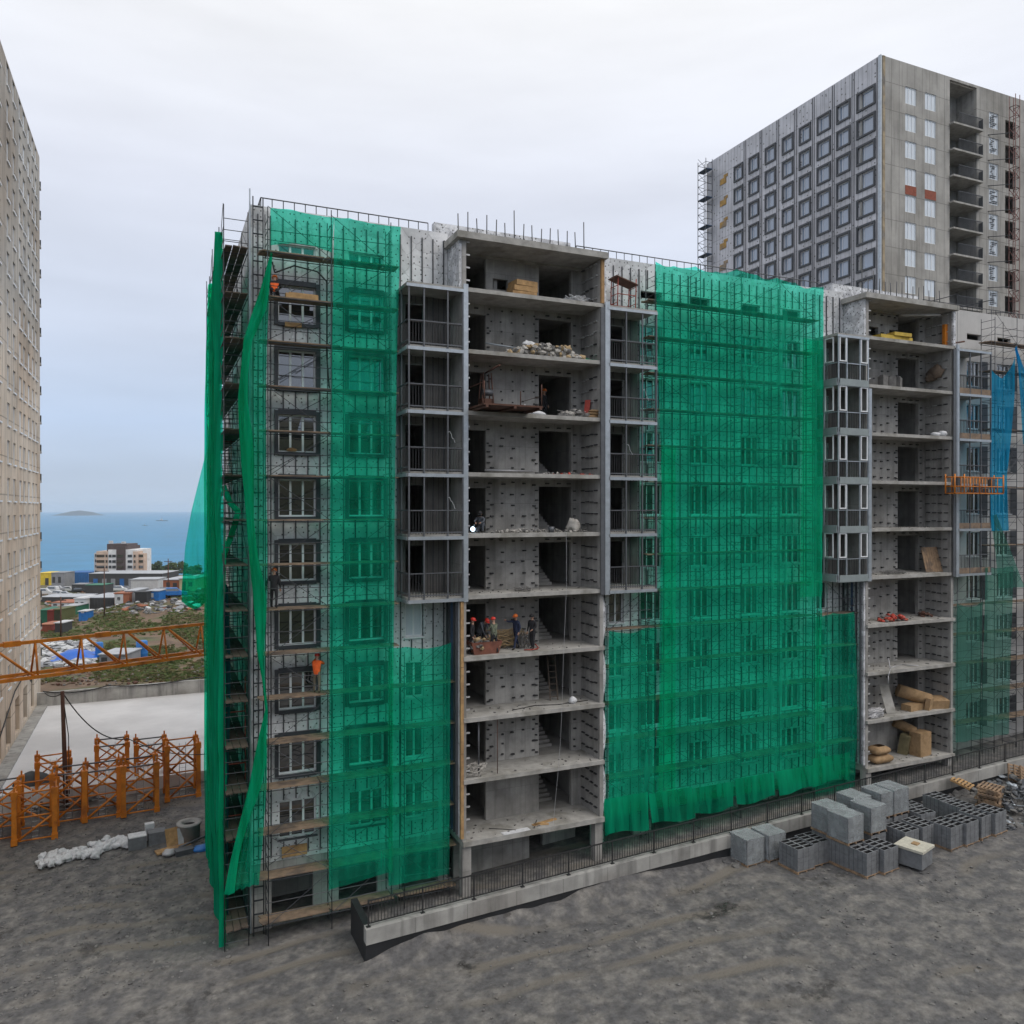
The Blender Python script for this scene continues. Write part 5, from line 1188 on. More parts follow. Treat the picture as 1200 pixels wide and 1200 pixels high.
# floors below
mb = MB(); xx = X_(646, 38.2)
for dx in (0, .45): mb.beam((xx + dx - .2, 37.9, z9), (xx + dx + .1, 38.9, z9 + 2.3), .07, .05)
for q in range(7): t = (q + .6) / 7.5; mb.beam((xx - .2 + .3 * t, 37.9 + t, z9 + 2.3 * t), (xx + .25 + .3 * t, 37.9 + t, z9 + 2.3 * t), .05, .04)
tag(mb.build('ladder', deck_dark), 'wooden ladder in the stair opening one floor below the workers', 'ladder')
mb = MB(); mb.blob((X_(671, 36.9), 36.9, z9), .22, .2, .2, 0, 12); tag(mb.build('rubble_sack', white_bag), 'small white sack near the right wall one floor below the workers', 'sack')
mb = MB(); mb.path([(X_(600, 36.8), 36.8, z9 + .02), (X_(628, 37.1), 37.2, z9 + .03), (X_(655, 36.8), 36.9, z9 + .02), (X_(690, 37), 37.1, z9 + .02)], .022); tag(mb.build('cable', cable_m), 'dark cable lying across the floor below the workers', 'cable')
tangle('wire_scrap', 'tangle of white and red wires at the left floor edge two floors below the workers', 'scrap', (X_(555, 36.7), 36.75, z10), .75, .3, .6, 26, rub_l, 25, .016)
mb = MB(); mb.bar((X_(561, 36.6), 36.6, z10), (X_(561, 36.6), 36.62, z9 - .21), .045, 6); tag(mb.build('prop', galv_d), 'thin steel prop two floors below the workers', 'prop')
mb = MB(); mb.bar((X_(583, 36.6), 36.6, z10), (X_(583, 36.6), 36.62, z9 - .21), .022, 5); tag(mb.build('rod', rust), 'thin dark rod standing right of the steel prop', 'rod')
mb = MB(); mb.obox((X_(638, 36.9), 36.9, z11), 1.5, .2, .05, .2); mb.obox((X_(632, 36.9), 36.7, z11), .8, .12, .05, -.3); tag(mb.build('plank', timber), 'short orange plank on the lowest open floor of the first bay', 'plank')
mb = MB(); mb.obox((X_(605, 36.4), 36.45, z11), 1.5, .35, .02, .05); tag(mb.build('board', white_bag), 'pale sheet lying on the lowest floor edge of the first bay', 'board')
mb = MB(); mb.path([(X_(572), 37.3, z11 + .02), (X_(590, 37), 36.9, z11 + .02), (X_(604, 36.6), 36.55, z11 + .02)], .02); tag(mb.build('cable', cable_m), 'long dark cable lying left on the lowest open floor of the first bay', 'cable'); mb = MB(); mb.path([(X_(625, 36.5), 36.4, z11 + .02), (X_(632, 37), 37.3, z11 + .02)], .02); tag(mb.build('cable', cable_m), 'short dark cable under the orange plank of the first bay', 'cable')
# second bay
X2 = lambda px, Y=37.3: wx(px, Y)
mb = MB(); mb.obox((X2(1040), 37.0, z2), 3.0, .8, .3, .05); mb.obox((X2(1046), 36.8, z2 + .31), 1.5, .6, .22, -.03); tag(mb.build('yellow_boards', M('yellow_boards_paint', (.52, .36, .05), .7, .25, 2)), 'yellow boards piled on the top floor of the second bay', 'boards')
mb = MB(); mb.bar((X2(1056), 37.3, ZR - .75), (X2(1101, 36.6), 36.6, ZR - .62), .09, 6); tag(mb.build('beam', conc_edge), 'pale beam hanging under the roof of the second bay', 'beam')
ot = thing('orange_stand', 'bright orange upright stand with dark arm on the second bay top floor', 'stand', (X2(1107, 36.8), 36.8, z2))
mb = MB(); a = X2(1107, 36.8); mb.box(a - .14, a + .14, 36.7, 36.9, z2 + .08, z2 + 1.5); mb.build('post', crane_o, ot)
mb = MB(); mb.box(a - .3, a + .3, 36.5, 37.1, z2, z2 + .076); mb.bar((a + .1, 36.75, z2 + .2), (a + 1.5, 36.5, z2 + .45), .06); mb.build('arm', rust, ot)
mb = MB(); mb.blob((47.85, 37.4, z3 + 1.0), .3, .5, .5, 0, 31, .5); mb.blob((47.85, 37.75, z3 + .85), .3, .4, .4, 0, 33, .5); tag(mb.build('foam_lump', M('brown_wool', (.15, .11, .08), .95, .4, 4)), 'brown lump of wool stuck to the side wall of the second bay', 'insulation')
for q, (c, n_) in enumerate(((1033, 'left'), (1043, 'middle'), (1050, 'right'))):
    mb = MB(); mb.obox((X2(c), 37.2, z3), .45, .45, .75, q); mb.obox((X2(c), 37.2, z3 + .76), .3, .3, .08, q); tag(mb.build('dark_drum', rub_d), 'dark paint tin on the second bay, %s of three under the top floor' % n_, 'tin')
mb = MB(); mb.blob((X2(1096, 36.7), 36.7, z4), .32, .3, .16, 0, 41); mb.blob((X2(1104, 36.7), 36.7, z4), .3, .3, .22, 0, 42); tag(mb.build('rubble_sack', white_bag), 'white sacks at the right floor edge of the second bay', 'sack')
mb = MB(); mb2 = MB()
for q in range(9):
    x0 = X2(1082) + q * .22; mb.beam((x0, 37.0, z7 + .02), (x0 + .12, 37.5, z7 + 1.65), .16, .03)
for t in (.15, .85): mb.beam((X2(1082) - .05 + .1 * t, 37.06 + .5 * t, z7 + .02 + 1.65 * t), (X2(1082) + 1.9 + .1 * t, 37.06 + .5 * t, z7 + .02 + 1.65 * t), .04, .1)
tag(mb.build('slatted_panel', oldwood), 'brown slatted wooden panel leaning in the second bay', 'panel')
tangle('wire_scrap', 'dark wire scrap on the floor of the slatted panel', 'scrap', (X2(1042), 37.0, z7), 1.3, .4, .3, 14, rub_d, 44)
pile('brick_rubble', 'heap of red brick rubble in the second bay', 'rubble', X2(1026), X2(1053), 36.5, 37.3, z8, .35, 110, .15, [red_p, M('brick_dust', (.32, .10, .06), .9, .3, 4), rub_d], 46)
pile('rubble_heap', 'dark small heap by the right wall beside the red rubble', 'rubble', X2(1083), X2(1092), 37.2, 37.9, z8, .3, 40, .13, [rub_d, rust], 47)
mb = MB(); mb.path([(X2(1043, 36.5), 36.6, z9 + .7), (X2(1042, 36.4), 36.3, z9 + .05), (X2(1041, 36.2), 36.18, z9 - .3), (X2(1041, 36.2), 36.17, z9 - .8)], .03); mb.path([(X2(1045, 36.7), 36.8, z9 + .03), (X2(1065, 36.7), 37.2, z9 + .03), (X2(1075, 36.6), 36.5, z9 + .03)], .025); tag(mb.build('hose', steel_w), 'pale hose hanging over the floor edge of the second bay', 'hose')
mb = MB(); mb.beam((X2(1045, 37.0), 37.0, z10 + .01), (X2(1040, 37.4), 37.7, z10 + 1.75), .75, .03); tag(mb.build('board', conc_edge), 'grey board leaning on the back wall above the cardboard packs', 'board')
tangle('wire_scrap', 'white wire tangle at the left floor edge above the cardboard packs', 'scrap', (X2(1026, 36.6), 36.65, z10), .8, .3, .6, 30, steel_w, 48, .018)
cr = thing('wool_rolls', 'long brown wrapped rolls lying in the second bay above the ground packs', 'rolls', (X2(1075), 37.4, z10))
mb = MB(); mb.bar((X2(1063), 38.0, z10 + 1.15), (X2(1090, 36.9), 36.9, z10 + .55), .42, 14); mb.build('roll', cardb, cr)
mb = MB(); mb.obox((X2(1075), 37.2, z10), 2.6, .7, .4, .1); mb.obox((X2(1095, 37), 37.0, z10 + .05), 1.5, .9, .6, -.3, 0, .2); mb.obox((X2(1088, 36.7), 36.7, z10), .5, .3, .8, .3, 0, .15); mb.build('pack', cardb, cr)
cs = thing('cardboard_packs', 'stack of two plump tan packs on the lowest open floor of the second bay', 'packs', (X2(1032, 36.9), 36.9, z11))
mb = MB(); mb.grid(lambda u, v: (0, 0, 0), 1, 1) if False else None
for q in range(2):
    mb = MB(); c = (X2(1031.5, 36.9) - .1 * q, 36.9, z11 + .55 * q + .02); wv = 1.75 - .35 * q
    def fp(u, v, c=c, wv=wv):
        a = 2 * math.pi * u; ex = lambda t: math.copysign(abs(t) ** .45, t); r_ = math.sin(math.pi * min(max(v, .03), .97)) ** .3
        return (c[0] + wv / 2 * r_ * ex(math.cos(a)), c[1] + .5 * r_ * ex(math.sin(a)), c[2] + .54 * v)
    mb.grid(fp, 24, 8); mb.build('pack', cardb, cs)
ur = thing('standing_roll', 'tan wrapped bale standing upright beside leaning rolls on the lowest open floor', 'bale', (X2(1079), 37.0, z11))
mb = MB(); mb.obox((X2(1079, 37), 37.0, z11), 1.15, .8, 1.55, .1); mb.build('bale', cardb, ur)
mb = MB(); mb.bar((X2(1062), 38.2, z11 + 2.0), (X2(1075), 37.5, z11 + 1.4), .32, 12); mb.build('roll', cardb, ur)
mb = MB(); mb.obox((X2(1066), 37.7, z11), .9, .6, 1.3, .4, 0, .15); mb.build('sheet', M('olive_sheet', (.20, .17, .09), .9, .3, 3), ur)
# red trestle on the loggia roof
ts = thing('red_trestle', 'red steel trestle with rusty top on the loggia roof right of the first bay', 'trestle', (X_(731, 37), 37.0, z2 - .06))
mb = MB(); a, b = X_(720, 37), X_(741, 37)
for x in (a, b):
    for y in (36.7, 37.4): mb.bar((x, y, z2 - .06), (x + .05, y, z2 + 1.65), .03)
    for q in range(3): mb.bar((x, 36.7, z2 + .3 + q * .45), (x, 37.4, z2 + .3 + q * .45), .022, 4)
mb.bar((a, 36.7, z2 + .75), (b, 36.7, z2 + .75), .025); mb.bar((a, 37.4, z2 + .3), (b, 37.4, z2 + .3), .025); mb.build('leg_frame', tube_red, ts)
mb = MB(); mb.hexa([(a - .1, 36.6, z2 + 1.66), (b + .1, 36.6, z2 + 1.3), (b + .1, 37.5, z2 + 1.3), (a - .1, 37.5, z2 + 1.66), (a - .1, 36.6, z2 + 1.72), (b + .1, 36.6, z2 + 1.36), (b + .1, 37.5, z2 + 1.36), (a - .1, 37.5, z2 + 1.72)]); mb.build('top_board', rust, ts)
# orange suspended cradle
oc = thing('suspended_cradle', 'orange suspended work cradle hanging at the timber loggia', 'cradle', (49.5, 35.6, 21))
ca, cb = wx(1117, 35.2), wx(1174, 35.2); zc = wz(578, ca, 35.2)
mb = MB()
for y in (35.1, 35.75):
    for h in (0, .45, 1.05): mb.bar((ca, y, zc + h), (cb, y, zc + h), .035)
    n = 8
    for i in range(n + 1): x = lerp(ca, cb, i / n); mb.bar((x, y, zc), (x, y, zc + 1.05), .03 if i % 4 else .05)
for x in (ca, cb, ca + .9):
    for h in (0, .45, 1.05): mb.bar((x, 35.1, zc + h), (x, 35.75, zc + h), .03)
    for y in (35.1, 35.75): mb.bar((x, y, zc), (x, y, zc + 1.25), .045)
mb.build('cage', crane_o, oc)
mb = MB(); mb.box(ca, cb, 35.12, 35.73, zc + .04, zc + .075); mb.build('floor', rust, oc)
mb = MB(); mb.box(ca + .55, ca + .85, 35.3, 35.6, zc + .5, zc + 1.0); mb.box(cb - .85, cb - .5, 35.3, 35.6, zc + .4, zc + .95); mb.box(lerp(ca, cb, .5), lerp(ca, cb, .5) + .4, 35.3, 35.6, zc + .08, zc + .6); mb.build('motor', galv_d, oc)
mb = MB()
for x in (ca + .7, cb - .7): mb.bar((x, 35.45, zc + 1.0), (x, 35.45, 33.9), .012, 4)
mb.build('wire_rope', galv_d, oc)
mb = MB(); mb.bar((ca + .7, 35.4, 33.9), (ca + .7, 38.6, 33.95), .028); mb.bar((cb - .7, 35.4, 33.9), (cb - .7, 38.6, 33.95), .028); mb.build('davit', tube, oc)
# bits on the left wing
mb = MB(); mb.obox((wx(354, 37.1), 37.15, LIFT[2] + .1), 1.45, .3, .22); mb.obox((wx(356, 37.1), 37.2, LIFT[2] + .32), 1.3, .25, .06, .04); tag(mb.build('plank_pile', timber), 'short fresh planks on the highest deck beside the kneeling worker', 'planks')
mb = MB(); mb.obox((wx(344, 37.9), 37.95, z3 + .66), .75, .16, .2); tag(mb.build('timber_block', timber), 'fresh timber block on the sill of the highest full corner window', 'timber')
mb = MB(); mb.blob((wx(342, 37.9), 37.9, z5 + .87), .25, .12, .1, 0, 2); tag(mb.build('paper_sack', timber), 'small tan sack on a corner window sill', 'sack')
mb = MB(); mb.obox((wx(345, 37.9), 37.97, z11 + .05), 1.15, .05, .5); tag(mb.build('timber_board', timber), 'tan board fixed under the lowest corner window', 'board')
rr = random.Random(5); mb = MB()
base = [(7.3, 36.85, 29.3), (7.1, 37.4, 28.4), (5.9, 37.6, 29.0), (4.95, 37.5, 28.9), (4.75, 37.3, 27.6)]
mb.path([(wx(319, 37.3), 37.2, wz(307, 4.7, 37.2)), (wx(322, 37.3), 37.2, wz(320, 4.9, 37.2)), (wx(345, 37.3), 37.3, wz(312, 5.8, 37.3)), (wx(372, 37.3), 37.3, wz(319, 6.9, 37.3)), (wx(383, 37.3), 37.3, wz(330, 7.2, 37.3)), (wx(383, 37.3), 37.25, wz(420, 7.2, 37.3)), (wx(386, 37.2), 37.2, wz(455, 7.3, 37.3))], .035)
tag(mb.build('hanging_cable', cable_m), 'black cable looping over the highest full corner window', 'cable')
# ================================================================== yard: block packs and pallets
PK = []
def block_pack_proto(size=(1.13, 1.22, 1.10)):
    sx, sy, h = size; mb = MB(); b = 13; lay = 5
    for l_ in range(lay):                            # courses with a hair joint
        z0 = .12 + l_ * h / lay; z1 = z0 + h / lay - .012; e = .004 * (l_ % 2)
        if l_ < lay - 1: mb.box(-sx / 2 + e, sx / 2 - e, -sy / 2 + e, sy / 2 - e, z0, z1)
        else:
            holes = []
            cw = sx / 2; rw_ = sy / 4
            for i in range(2):
                for j in range(4):
                    x0 = -sx / 2 + i * cw + .05; y0 = -sy / 2 + j * rw_ + .045
                    holes.append((x0, x0 + cw - .10, y0, y0 + rw_ - .09))
            for (m0, m1, n0, n1) in (): pass
            mb.wall(lambda a, d, z: (a, z, z1 - d), -sx / 2, sx / 2, -sy / 2, sy / 2, holes, .16, 0, 1)
            for q in holes: mb.quad((q[0], q[2], z1 - .16), (q[1], q[2], z1 - .16), (q[1], q[3], z1 - .16), (q[0], q[3], z1 - .16), 1)
            P = [(-sx / 2, -sy / 2), (sx / 2, -sy / 2), (sx / 2, sy / 2), (-sx / 2, sy / 2)]
            for i in range(4): a = P[i]; c = P[(i + 1) % 4]; mb.quad((a[0], a[1], z0), (c[0], c[1], z0), (c[0], c[1], z1), (a[0], a[1], z1))
    for i in range(1, 3):                            # upright joints between the blocks
        x = -sx / 2 + i * sx / 3; mb.box(x - .006, x + .006, -sy / 2 - .003, -sy / 2 + .001, .12, .12 + h - .02, 1)
    for j in range(1, 5):
        y = -sy / 2 + j * sy / 5; mb.box(-sx / 2 - .003, -sx / 2 + .001, y - .006, y + .006, .12, .12 + h - .02, 1)
    return mb
def pallet_mb(sx=1.22, sy=1.3):
    mb = MB()
    for i in range(3): x = -sx / 2 + i * (sx - .1) / 2; mb.box(x, x + .1, -sy / 2, sy / 2, .02, .095)
    for j in range(6): y = -sy / 2 + j * (sy - .11) / 5; mb.box(-sx / 2, sx / 2, y, y + .11, .097, .119)
    for i in range(3): x = -sx / 2 + i * (sx - .1) / 2; mb.box(x, x + .1, -sy / 2, sy / 2, 0, .018)
    return mb
dir_up = {}
hol = thing('block_pack', 'x', 'blocks', (0, 0, 0), 'packs of concrete blocks in the yard')
o1 = block_pack_proto().build('blocks', [block_c, block_dark], hol); o2 = pallet_mb().build('pallet', oldwood, hol)
wr = thing('wrapped_block_pack', 'x', 'blocks', (0, 0, 0), 'film wrapped packs of concrete blocks')
mb = MB()
for l_ in range(5):
    for i in range(3):
        for j in range(2): mb.box(-.6 + .4 * i, -.6 + .4 * (i + 1) - .012, -.63 + .63 * j, -.63 + .63 * (j + 1) - .012, .12 + l_ * .25, .12 + (l_ + 1) * .25 - .014)
mb.build('blocks', [block_c, block_dark], wr)
def ff_(u, v):
    a = 2 * math.pi * u; ex = lambda t: math.copysign(abs(t) ** .22, t)
    return ((.63 + .014 * math.sin(a * 9 + v * 4)) * ex(math.cos(a)), (.66 + .014 * math.sin(a * 7)) * ex(math.sin(a)), .14 + 1.25 * v)
mb = MB(); mb.grid(ff_, 60, 12, smooth=False); mb.box(-.61, .61, -.64, .64, 1.386, 1.394)
film_t = bpy.data.materials.new('clear_film'); film_t.use_nodes = True; _n = film_t.node_tree; _n.nodes.clear()
_o = _n.nodes.new('ShaderNodeOutputMaterial'); _m = _n.nodes.new('ShaderNodeMixShader'); _t = _n.nodes.new('ShaderNodeBsdfTransparent'); _p = _n.nodes.new('ShaderNodeBsdfPrincipled'); _p.inputs['Base Color'].default_value = (.46, .50, .52, 1); _p.inputs['Roughness'].default_value = .25
_g = _n.nodes.new('ShaderNodeNewGeometry'); _z = _n.nodes.new('ShaderNodeTexNoise'); _z.inputs['Scale'].default_value = 2.2; _z.inputs['Detail'].default_value = 3; _n.links.new(_g.outputs['Position'], _z.inputs[0])
_r = _n.nodes.new('ShaderNodeMapRange'); _r.inputs[1].default_value = .35; _r.inputs[2].default_value = .68; _r.inputs[3].default_value = .22; _r.inputs[4].default_value = .55; _n.links.new(_z.outputs[0], _r.inputs[0]); _n.links.new(_r.outputs[0], _m.inputs[0])
_b = _n.nodes.new('ShaderNodeBump'); _b.inputs['Strength'].default_value = .35; _b.inputs['Distance'].default_value = .05; _n.links.new(_z.outputs[0], _b.inputs['Height']); _n.links.new(_b.outputs[0], _p.inputs['Normal'])
_n.links.new(_t.outputs[0], _m.inputs[1]); _n.links.new(_p.outputs[0], _m.inputs[2]); _n.links.new(_m.outputs[0], _o.inputs[0])
mb.build('film_wrap', film_t, wr); pallet_mb().build('pallet', oldwood, wr)
usedp = {}
def put(proto, px, py, off, rz, label, lift=0.0):
    X, Y = yard_at(px, py, off)
    c = proto if proto.name not in usedp else copy_tree(proto)
    if c is proto: usedp[proto.name] = 1
    c.location = (X, Y, yard(X) + lift - .03); c.rotation_euler = (0, 0, rz); c['label'] = label; return (X, Y)
H1 = 1.24
for (px, py, off, rz, lab) in (
    (934, 988, H1, .05, 'open block pack right beside the film wrapped pair nearest the wall'),
    (952, 981, H1, .05, 'open block pack between the nearest wrapped pair and the tiered packs'),
    (1012, 992, H1, .12, 'open block pack in the front row left of the pale topped pack, outer one'),
    (1032, 988, H1, .12, 'open block pack in the front row directly left of the pale topped pack'),
    (1057, 968, H1, .1, 'open block pack behind the pale topped pack, left of a touching pair'),
    (1077, 962, H1, .1, 'open block pack behind the pale topped pack, right of a touching pair'),
    (1077, 948, H1, .0, 'open block pack right of the tallest wrapped tier'),
    (1063, 940, H1, .0, 'open block pack half hidden behind the tallest wrapped tier'),
    (1101, 932, H1, .05, 'open block pack nearest the retaining wall by the tilted pallet'),
    (1122, 940, H1, .05, 'open block pack below the tilted pallet'),
    (1109, 963, H1, .12, 'open block pack leftmost of the four in the right cluster'),
    (1127, 958, H1, .12, 'open block pack second of the four in the right cluster'),
    (1144, 951, H1, .14, 'open block pack third of the four in the right cluster'),
    (1160, 947, H1, .14, 'open block pack rightmost of the four in the right cluster')):
    put(hol, px, py, off, rz, lab)
for (px, py, rz, lab) in ((991, 952, .1, 'left front'), (972, 943, .1, 'left rear'), (1018, 941, .08, 'right front'), (1001, 931, .08, 'middle rear'), (1030, 925, .06, 'right rear'), (1045, 921, .06, 'far right')):
    X, Y = put(wr, px, py, 2.6, rz, 'film wrapped block pack on the upper tier, %s one' % lab, 1.25)
    c = copy_tree(hol); c.location = (X, Y, yard(X) - .03); c.rotation_euler = (0, 0, rz); c['label'] = 'open block pack carrying the %s wrapped pack' % lab
put(wr, 876, 977, 1.4, .05, 'film wrapped block pack alone by the wall, left of a pair'); put(wr, 901, 972, 1.4, .05, 'film wrapped block pack alone by the wall, right of a pair')
X, Y = yard_at(1072, 991, 1.0)
yp = thing('pale_topped_pack', 'yellowish white topped pack in the front row of block packs', 'blocks', (X, Y, yard(X)))
mb = MB(); mb.obox((X, Y, yard(X) + .12), 1.25, 1.25, .8, .3); mb.build('blocks', block_c, yp)
mb = MB(); mb.obox((X, Y, yard(X) + .925), 1.4, 1.4, .12, .3); mb.obox((X + .1, Y, yard(X) + 1.05), .35, .3, .05, .3, 1); mb.build('cover', [M('cream_cover', (.52, .50, .42), .8, .2, 4), cardb], yp)
p0 = tag(pallet_mb(1.35, 1.1).build('wooden_pallet', timber), 'tilted fresh wooden pallet at the wall behind the block packs', 'pallet', 'wooden pallets')
X, Y = yard_at(1128, 924, .5); p0.location = (X, Y, yard(X) + .75); p0.rotation_euler = (.32, .10, .45)
for q in range(9):
    c = p0.copy(); COL.objects.link(c); c.data = p0.data if q else p0.data.copy()
    if q == 0: c.data.materials[0] = oldwood; dd = c.data
    c.data = dd
    X, Y = yard_at(1161, 944, .2); c.location = (X + .08 * (q % 3) - .05, Y + .06 * ((q * 2) % 3), yard(X) + .135 * q + (.04 if q > 5 else 0)); c.rotation_euler = (.05 * (q > 5), .03 * (q % 2), .35 + .09 * ((q * 5) % 4))
    c['label'] = 'weathered pallet in the leaning stack right of the blocks, %s' % ('lowest one', 'second from below', 'third from below', 'fourth from below', 'middle one', 'fourth from top', 'third from top', 'second from top', 'topmost one')[q]
for q in range(3):
    c = p0.copy(); COL.objects.link(c); c.data = dd
    X, Y = yard_at(1195 + q * 6, 912 + q * 2, .3); c.location = (X, Y, yard(X) + .45); c.rotation_euler = (.9, .25 + .1 * q, -.6 + .1 * q)
    c['label'] = 'pallet propped steeply against the wall at far right, %s' % ('leftmost', 'middle', 'rightmost')[q]
rr = random.Random(77); mb = MB()
for i in range(420):
    px, py = rr.uniform(1150, 1230), rr.uniform(915, 975); X, Y = yard_at(px, py); a = rr.uniform(0, 3.1); l_ = rr.uniform(.15, .7)
    hh = .9 * math.exp(-((px - 1190) / 28) ** 2 - ((py - 935) / 22) ** 2)
    if rr.random() < .5: mb.beam((X, Y, yard(X) + hh * rr.random()), (X + l_ * math.cos(a), Y + l_ * math.sin(a), yard(X) + .05 + hh * rr.random()), rr.uniform(.03, .12), .02, rr.randrange(3))
    else: mb.rock((X, Y, yard(X) + hh * rr.random()), rr.uniform(.08, .3), rr.randrange(3), .6, rr)
tag(mb.build('scrap_heap', [galv_d, rub_d, galv]), 'grey heap of scrap metal and stones at the right yard edge', 'scrap', None, 'stuff')
rr = random.Random(78); mb = MB()
for i in range(5200):
    X = rr.uniform(-14, 62); Y = rr.uniform(14, 33)
    if rr.random() < .45: X = rr.uniform(-8, 3); Y = rr.uniform(36, 60)
    mb.rock((X, Y, yard(X) + .01), rr.choice((.03, .04, .05, .06, .09)), rr.randrange(3), .6, rr)
for i in range(420):
    X = rr.uniform(8, 66); Y = YFEN - .15 - abs(rr.gauss(0, .35)); mb.rock((X, Y, yard(X) + .02), rr.uniform(.08, .34), rr.randrange(3), .6, rr)
tag(mb.build('loose_gravel', [rub_d, M('pale_gravel', (.17, .165, .16), .95, .3, 3), gravel]), 'loose stones strewn over the grey yard', 'gravel', None, 'stuff')
# ================================================================== crane sections in the left yard
def mast_section(label, loc, rz, w_=1.95, h=3.4, seed=0, group='orange crane mast sections in the yard', lie=None):
    t = thing('crane_mast_section', label, 'crane section', loc, group); rr = random.Random(seed); a = w_ / 2
    C = [(-a, -a), (a, -a), (a, a), (-a, a)]
    for (x, y) in C:
        mb = MB(); mb.box(x - .135, x + .135, y - .135, y + .135, 0, h); mb.box(x - .05, x + .05, y - .05, y + .05, h, h + .28); mb.box(x - .17, x + .17, y - .17, y + .17, h - .4, h - .02); mb.box(x - .17, x + .17, y - .17, y + .17, .02, .35)
        mb.build('chord', crane_o, t)
    mb = MB(); m2 = MB()
    for i in range(4):
        p, q = C[i], C[(i + 1) % 4]
        for z in (h - .15, h * .5): m2 = MB(); m2.bar((p[0], p[1], z), (q[0], q[1], z), .05, 6); m2.build('cross_tube', galv_d if (seed % 3 and z > h * .6) else crane_o, t)
        mb.bar((p[0], p[1], h * .97), (q[0], q[1], h * .5), .07, 6) if i % 2 else mb.bar((q[0], q[1], h * .97), (p[0], p[1], h * .5), .07, 6)
        mb.bar((p[0], p[1], h * .5), (q[0], q[1], .12), .07, 6) if i % 2 else mb.bar((q[0], q[1], h * .5), (p[0], p[1], .12), .07, 6)
    for i in range(4):
        p, q = C[i], C[(i + 1) % 4]
        if i % 2: mb.bar((q[0], q[1], h * .97), (p[0], p[1], h * .5), .05, 6)
        else: mb.bar((p[0], p[1], h * .97), (q[0], q[1], h * .5), .05, 6)
        mb.bar((p[0], p[1], .2), (q[0], q[1], .2), .05, 6)
    mb.build('diagonal_brace', crane_o, t)
    lad = MB()
    for x in (-.2, .2): lad.bar((x, -a + .35, .1), (x, -a + .35, h), .022, 5)
    for k in range(int(h / .3)): lad.bar((-.2, -a + .35, .25 + k * .3), (.2, -a + .35, .25 + k * .3), .014, 4)
    lad.build('ladder', galv, t)
    t.location = loc; t.rotation_euler = (0, 0, rz)
    for c in t.children: c.matrix_parent_inverse.identity()
    return t
for (cxp, by, w_, h, rz, lab) in (
    (163, 955, 1.95, 3.3, .05, 'front orange mast section second from the right, beside open gravel'),
    (118, 961, 1.95, 3.3, .05, 'front orange mast section third from the right'),
    (79, 966, 1.75, 3.3, .0, 'orange mast section right of the rust brown pole foot'),
    (39, 987, 2.1, 3.2, .05, 'nearest orange mast section, low and standing forward of the row'),
    (-4, 987, 2.1, 3.3, .05, 'orange mast section cut by the left picture edge'),
    (213, 937, 1.95, 3.75, .05, 'rightmost tall orange mast section close to the green net'),
    (176, 922, 1.9, 3.1, .05, 'tall orange mast section in the rear row, second from the right'),
    (130, 924, 1.95, 3.2, .05, 'tall orange mast section in the rear row, third from the right'),
    (60, 945, 1.9, 3.1, .12, 'orange mast section in the rear row behind the nearest one')):
    X, Y = yard_at(cxp, by); Y += .9
    mast_section(lab, (X, Y, yard(X)), rz, w_, h, int(cxp) + 9)
# a bundle of dark frames between the sections
rr = random.Random(6); mb = MB()
for i in range(120):
    px, py = rr.uniform(20, 240), 0; py = 962 - .28 * px + rr.uniform(-6, 10); X, Y = yard_at(px, py); a = rr.uniform(-.3, .3) + (1.57 if rr.random() < .3 else 0); l_ = rr.uniform(.4, 2.2)
    mb.beam((X, Y, yard(X) + rr.uniform(.05, .7)), (X + l_ * math.cos(a), Y + l_ * math.sin(a), yard(X) + rr.uniform(.05, .7)), rr.uniform(.05, .16), rr.uniform(.04, .1), rr.randrange(3))
tag(mb.build('steel_scrap', [galv_d, rub_d, rust]), 'dark steel scrap lying between the orange mast sections', 'scrap', None, 'stuff')
X, Y = yard_at(34, 950); mb = MB(); mb.blob((X, Y + 1.5, yard(X) - .2), 1.3, .9, 1.35, 0, 4, .2); tag(mb.build('covered_heap', M('dark_slate_tarp', (.055, .065, .075), .7, .25, 2)), 'dark slate covered heap behind the nearest orange mast section', 'heap')
# rust brown pole and its cables
px_ = wx(75, 60.6); pz = wz(810, px_, 60.6)
pole = thing('cable_pole', 'rust brown leaning pole carrying black cables over the plaza edge', 'pole', (px_, 60.6, 0))
mb = MB(); mb.bar((px_ + .1, 60.6, 0), (px_ - .12, 60.6, pz), .16, 10, r2=.12); mb.build('post', rust, pole)
mb = MB()
def sag(a, b, s_, n=14): return [(lerp(a[0], b[0], i / n), lerp(a[1], b[1], i / n), lerp(a[2], b[2], i / n) - s_ * 4 * (i / n) * (1 - i / n)) for i in range(n + 1)]
e1 = ptd(150, 866, 56); e2 = ptd(240, 884, 52)
mb.path(sag((px_ - .1, 60.6, pz - .1), e1, 1.0), .04); mb.path(sag(e1, e2, .4), .03); e3 = ptd(52, 812, 70); mb.path(sag((px_ - .1, 60.6, pz - .1), e3, .3), .04)
mb.path([(px_ - .1, 60.6, pz - .15), (px_ + .25, 60.5, pz - 3), (px_ + .3, 60.4, 1)], .03)
mb.build('cable', cable_m, pole)
mb = MB(); mb.path(sag((TX + .5, 87.3, SLAB + 1.45), (TX + 6, 87.3, SLAB + 1.5), .35) + sag((TX + 6, 87.3, SLAB + 1.5), (TX + 14, 87.3, SLAB + 1.6), .3) + sag((TX + 14, 87.3, SLAB + 1.6), (TX + 26, 87.3, SLAB + 1.6), .3), .06); tag(mb.build('wall_cable', cable_m), 'black cable draped along the top of the parapet wall', 'cable')
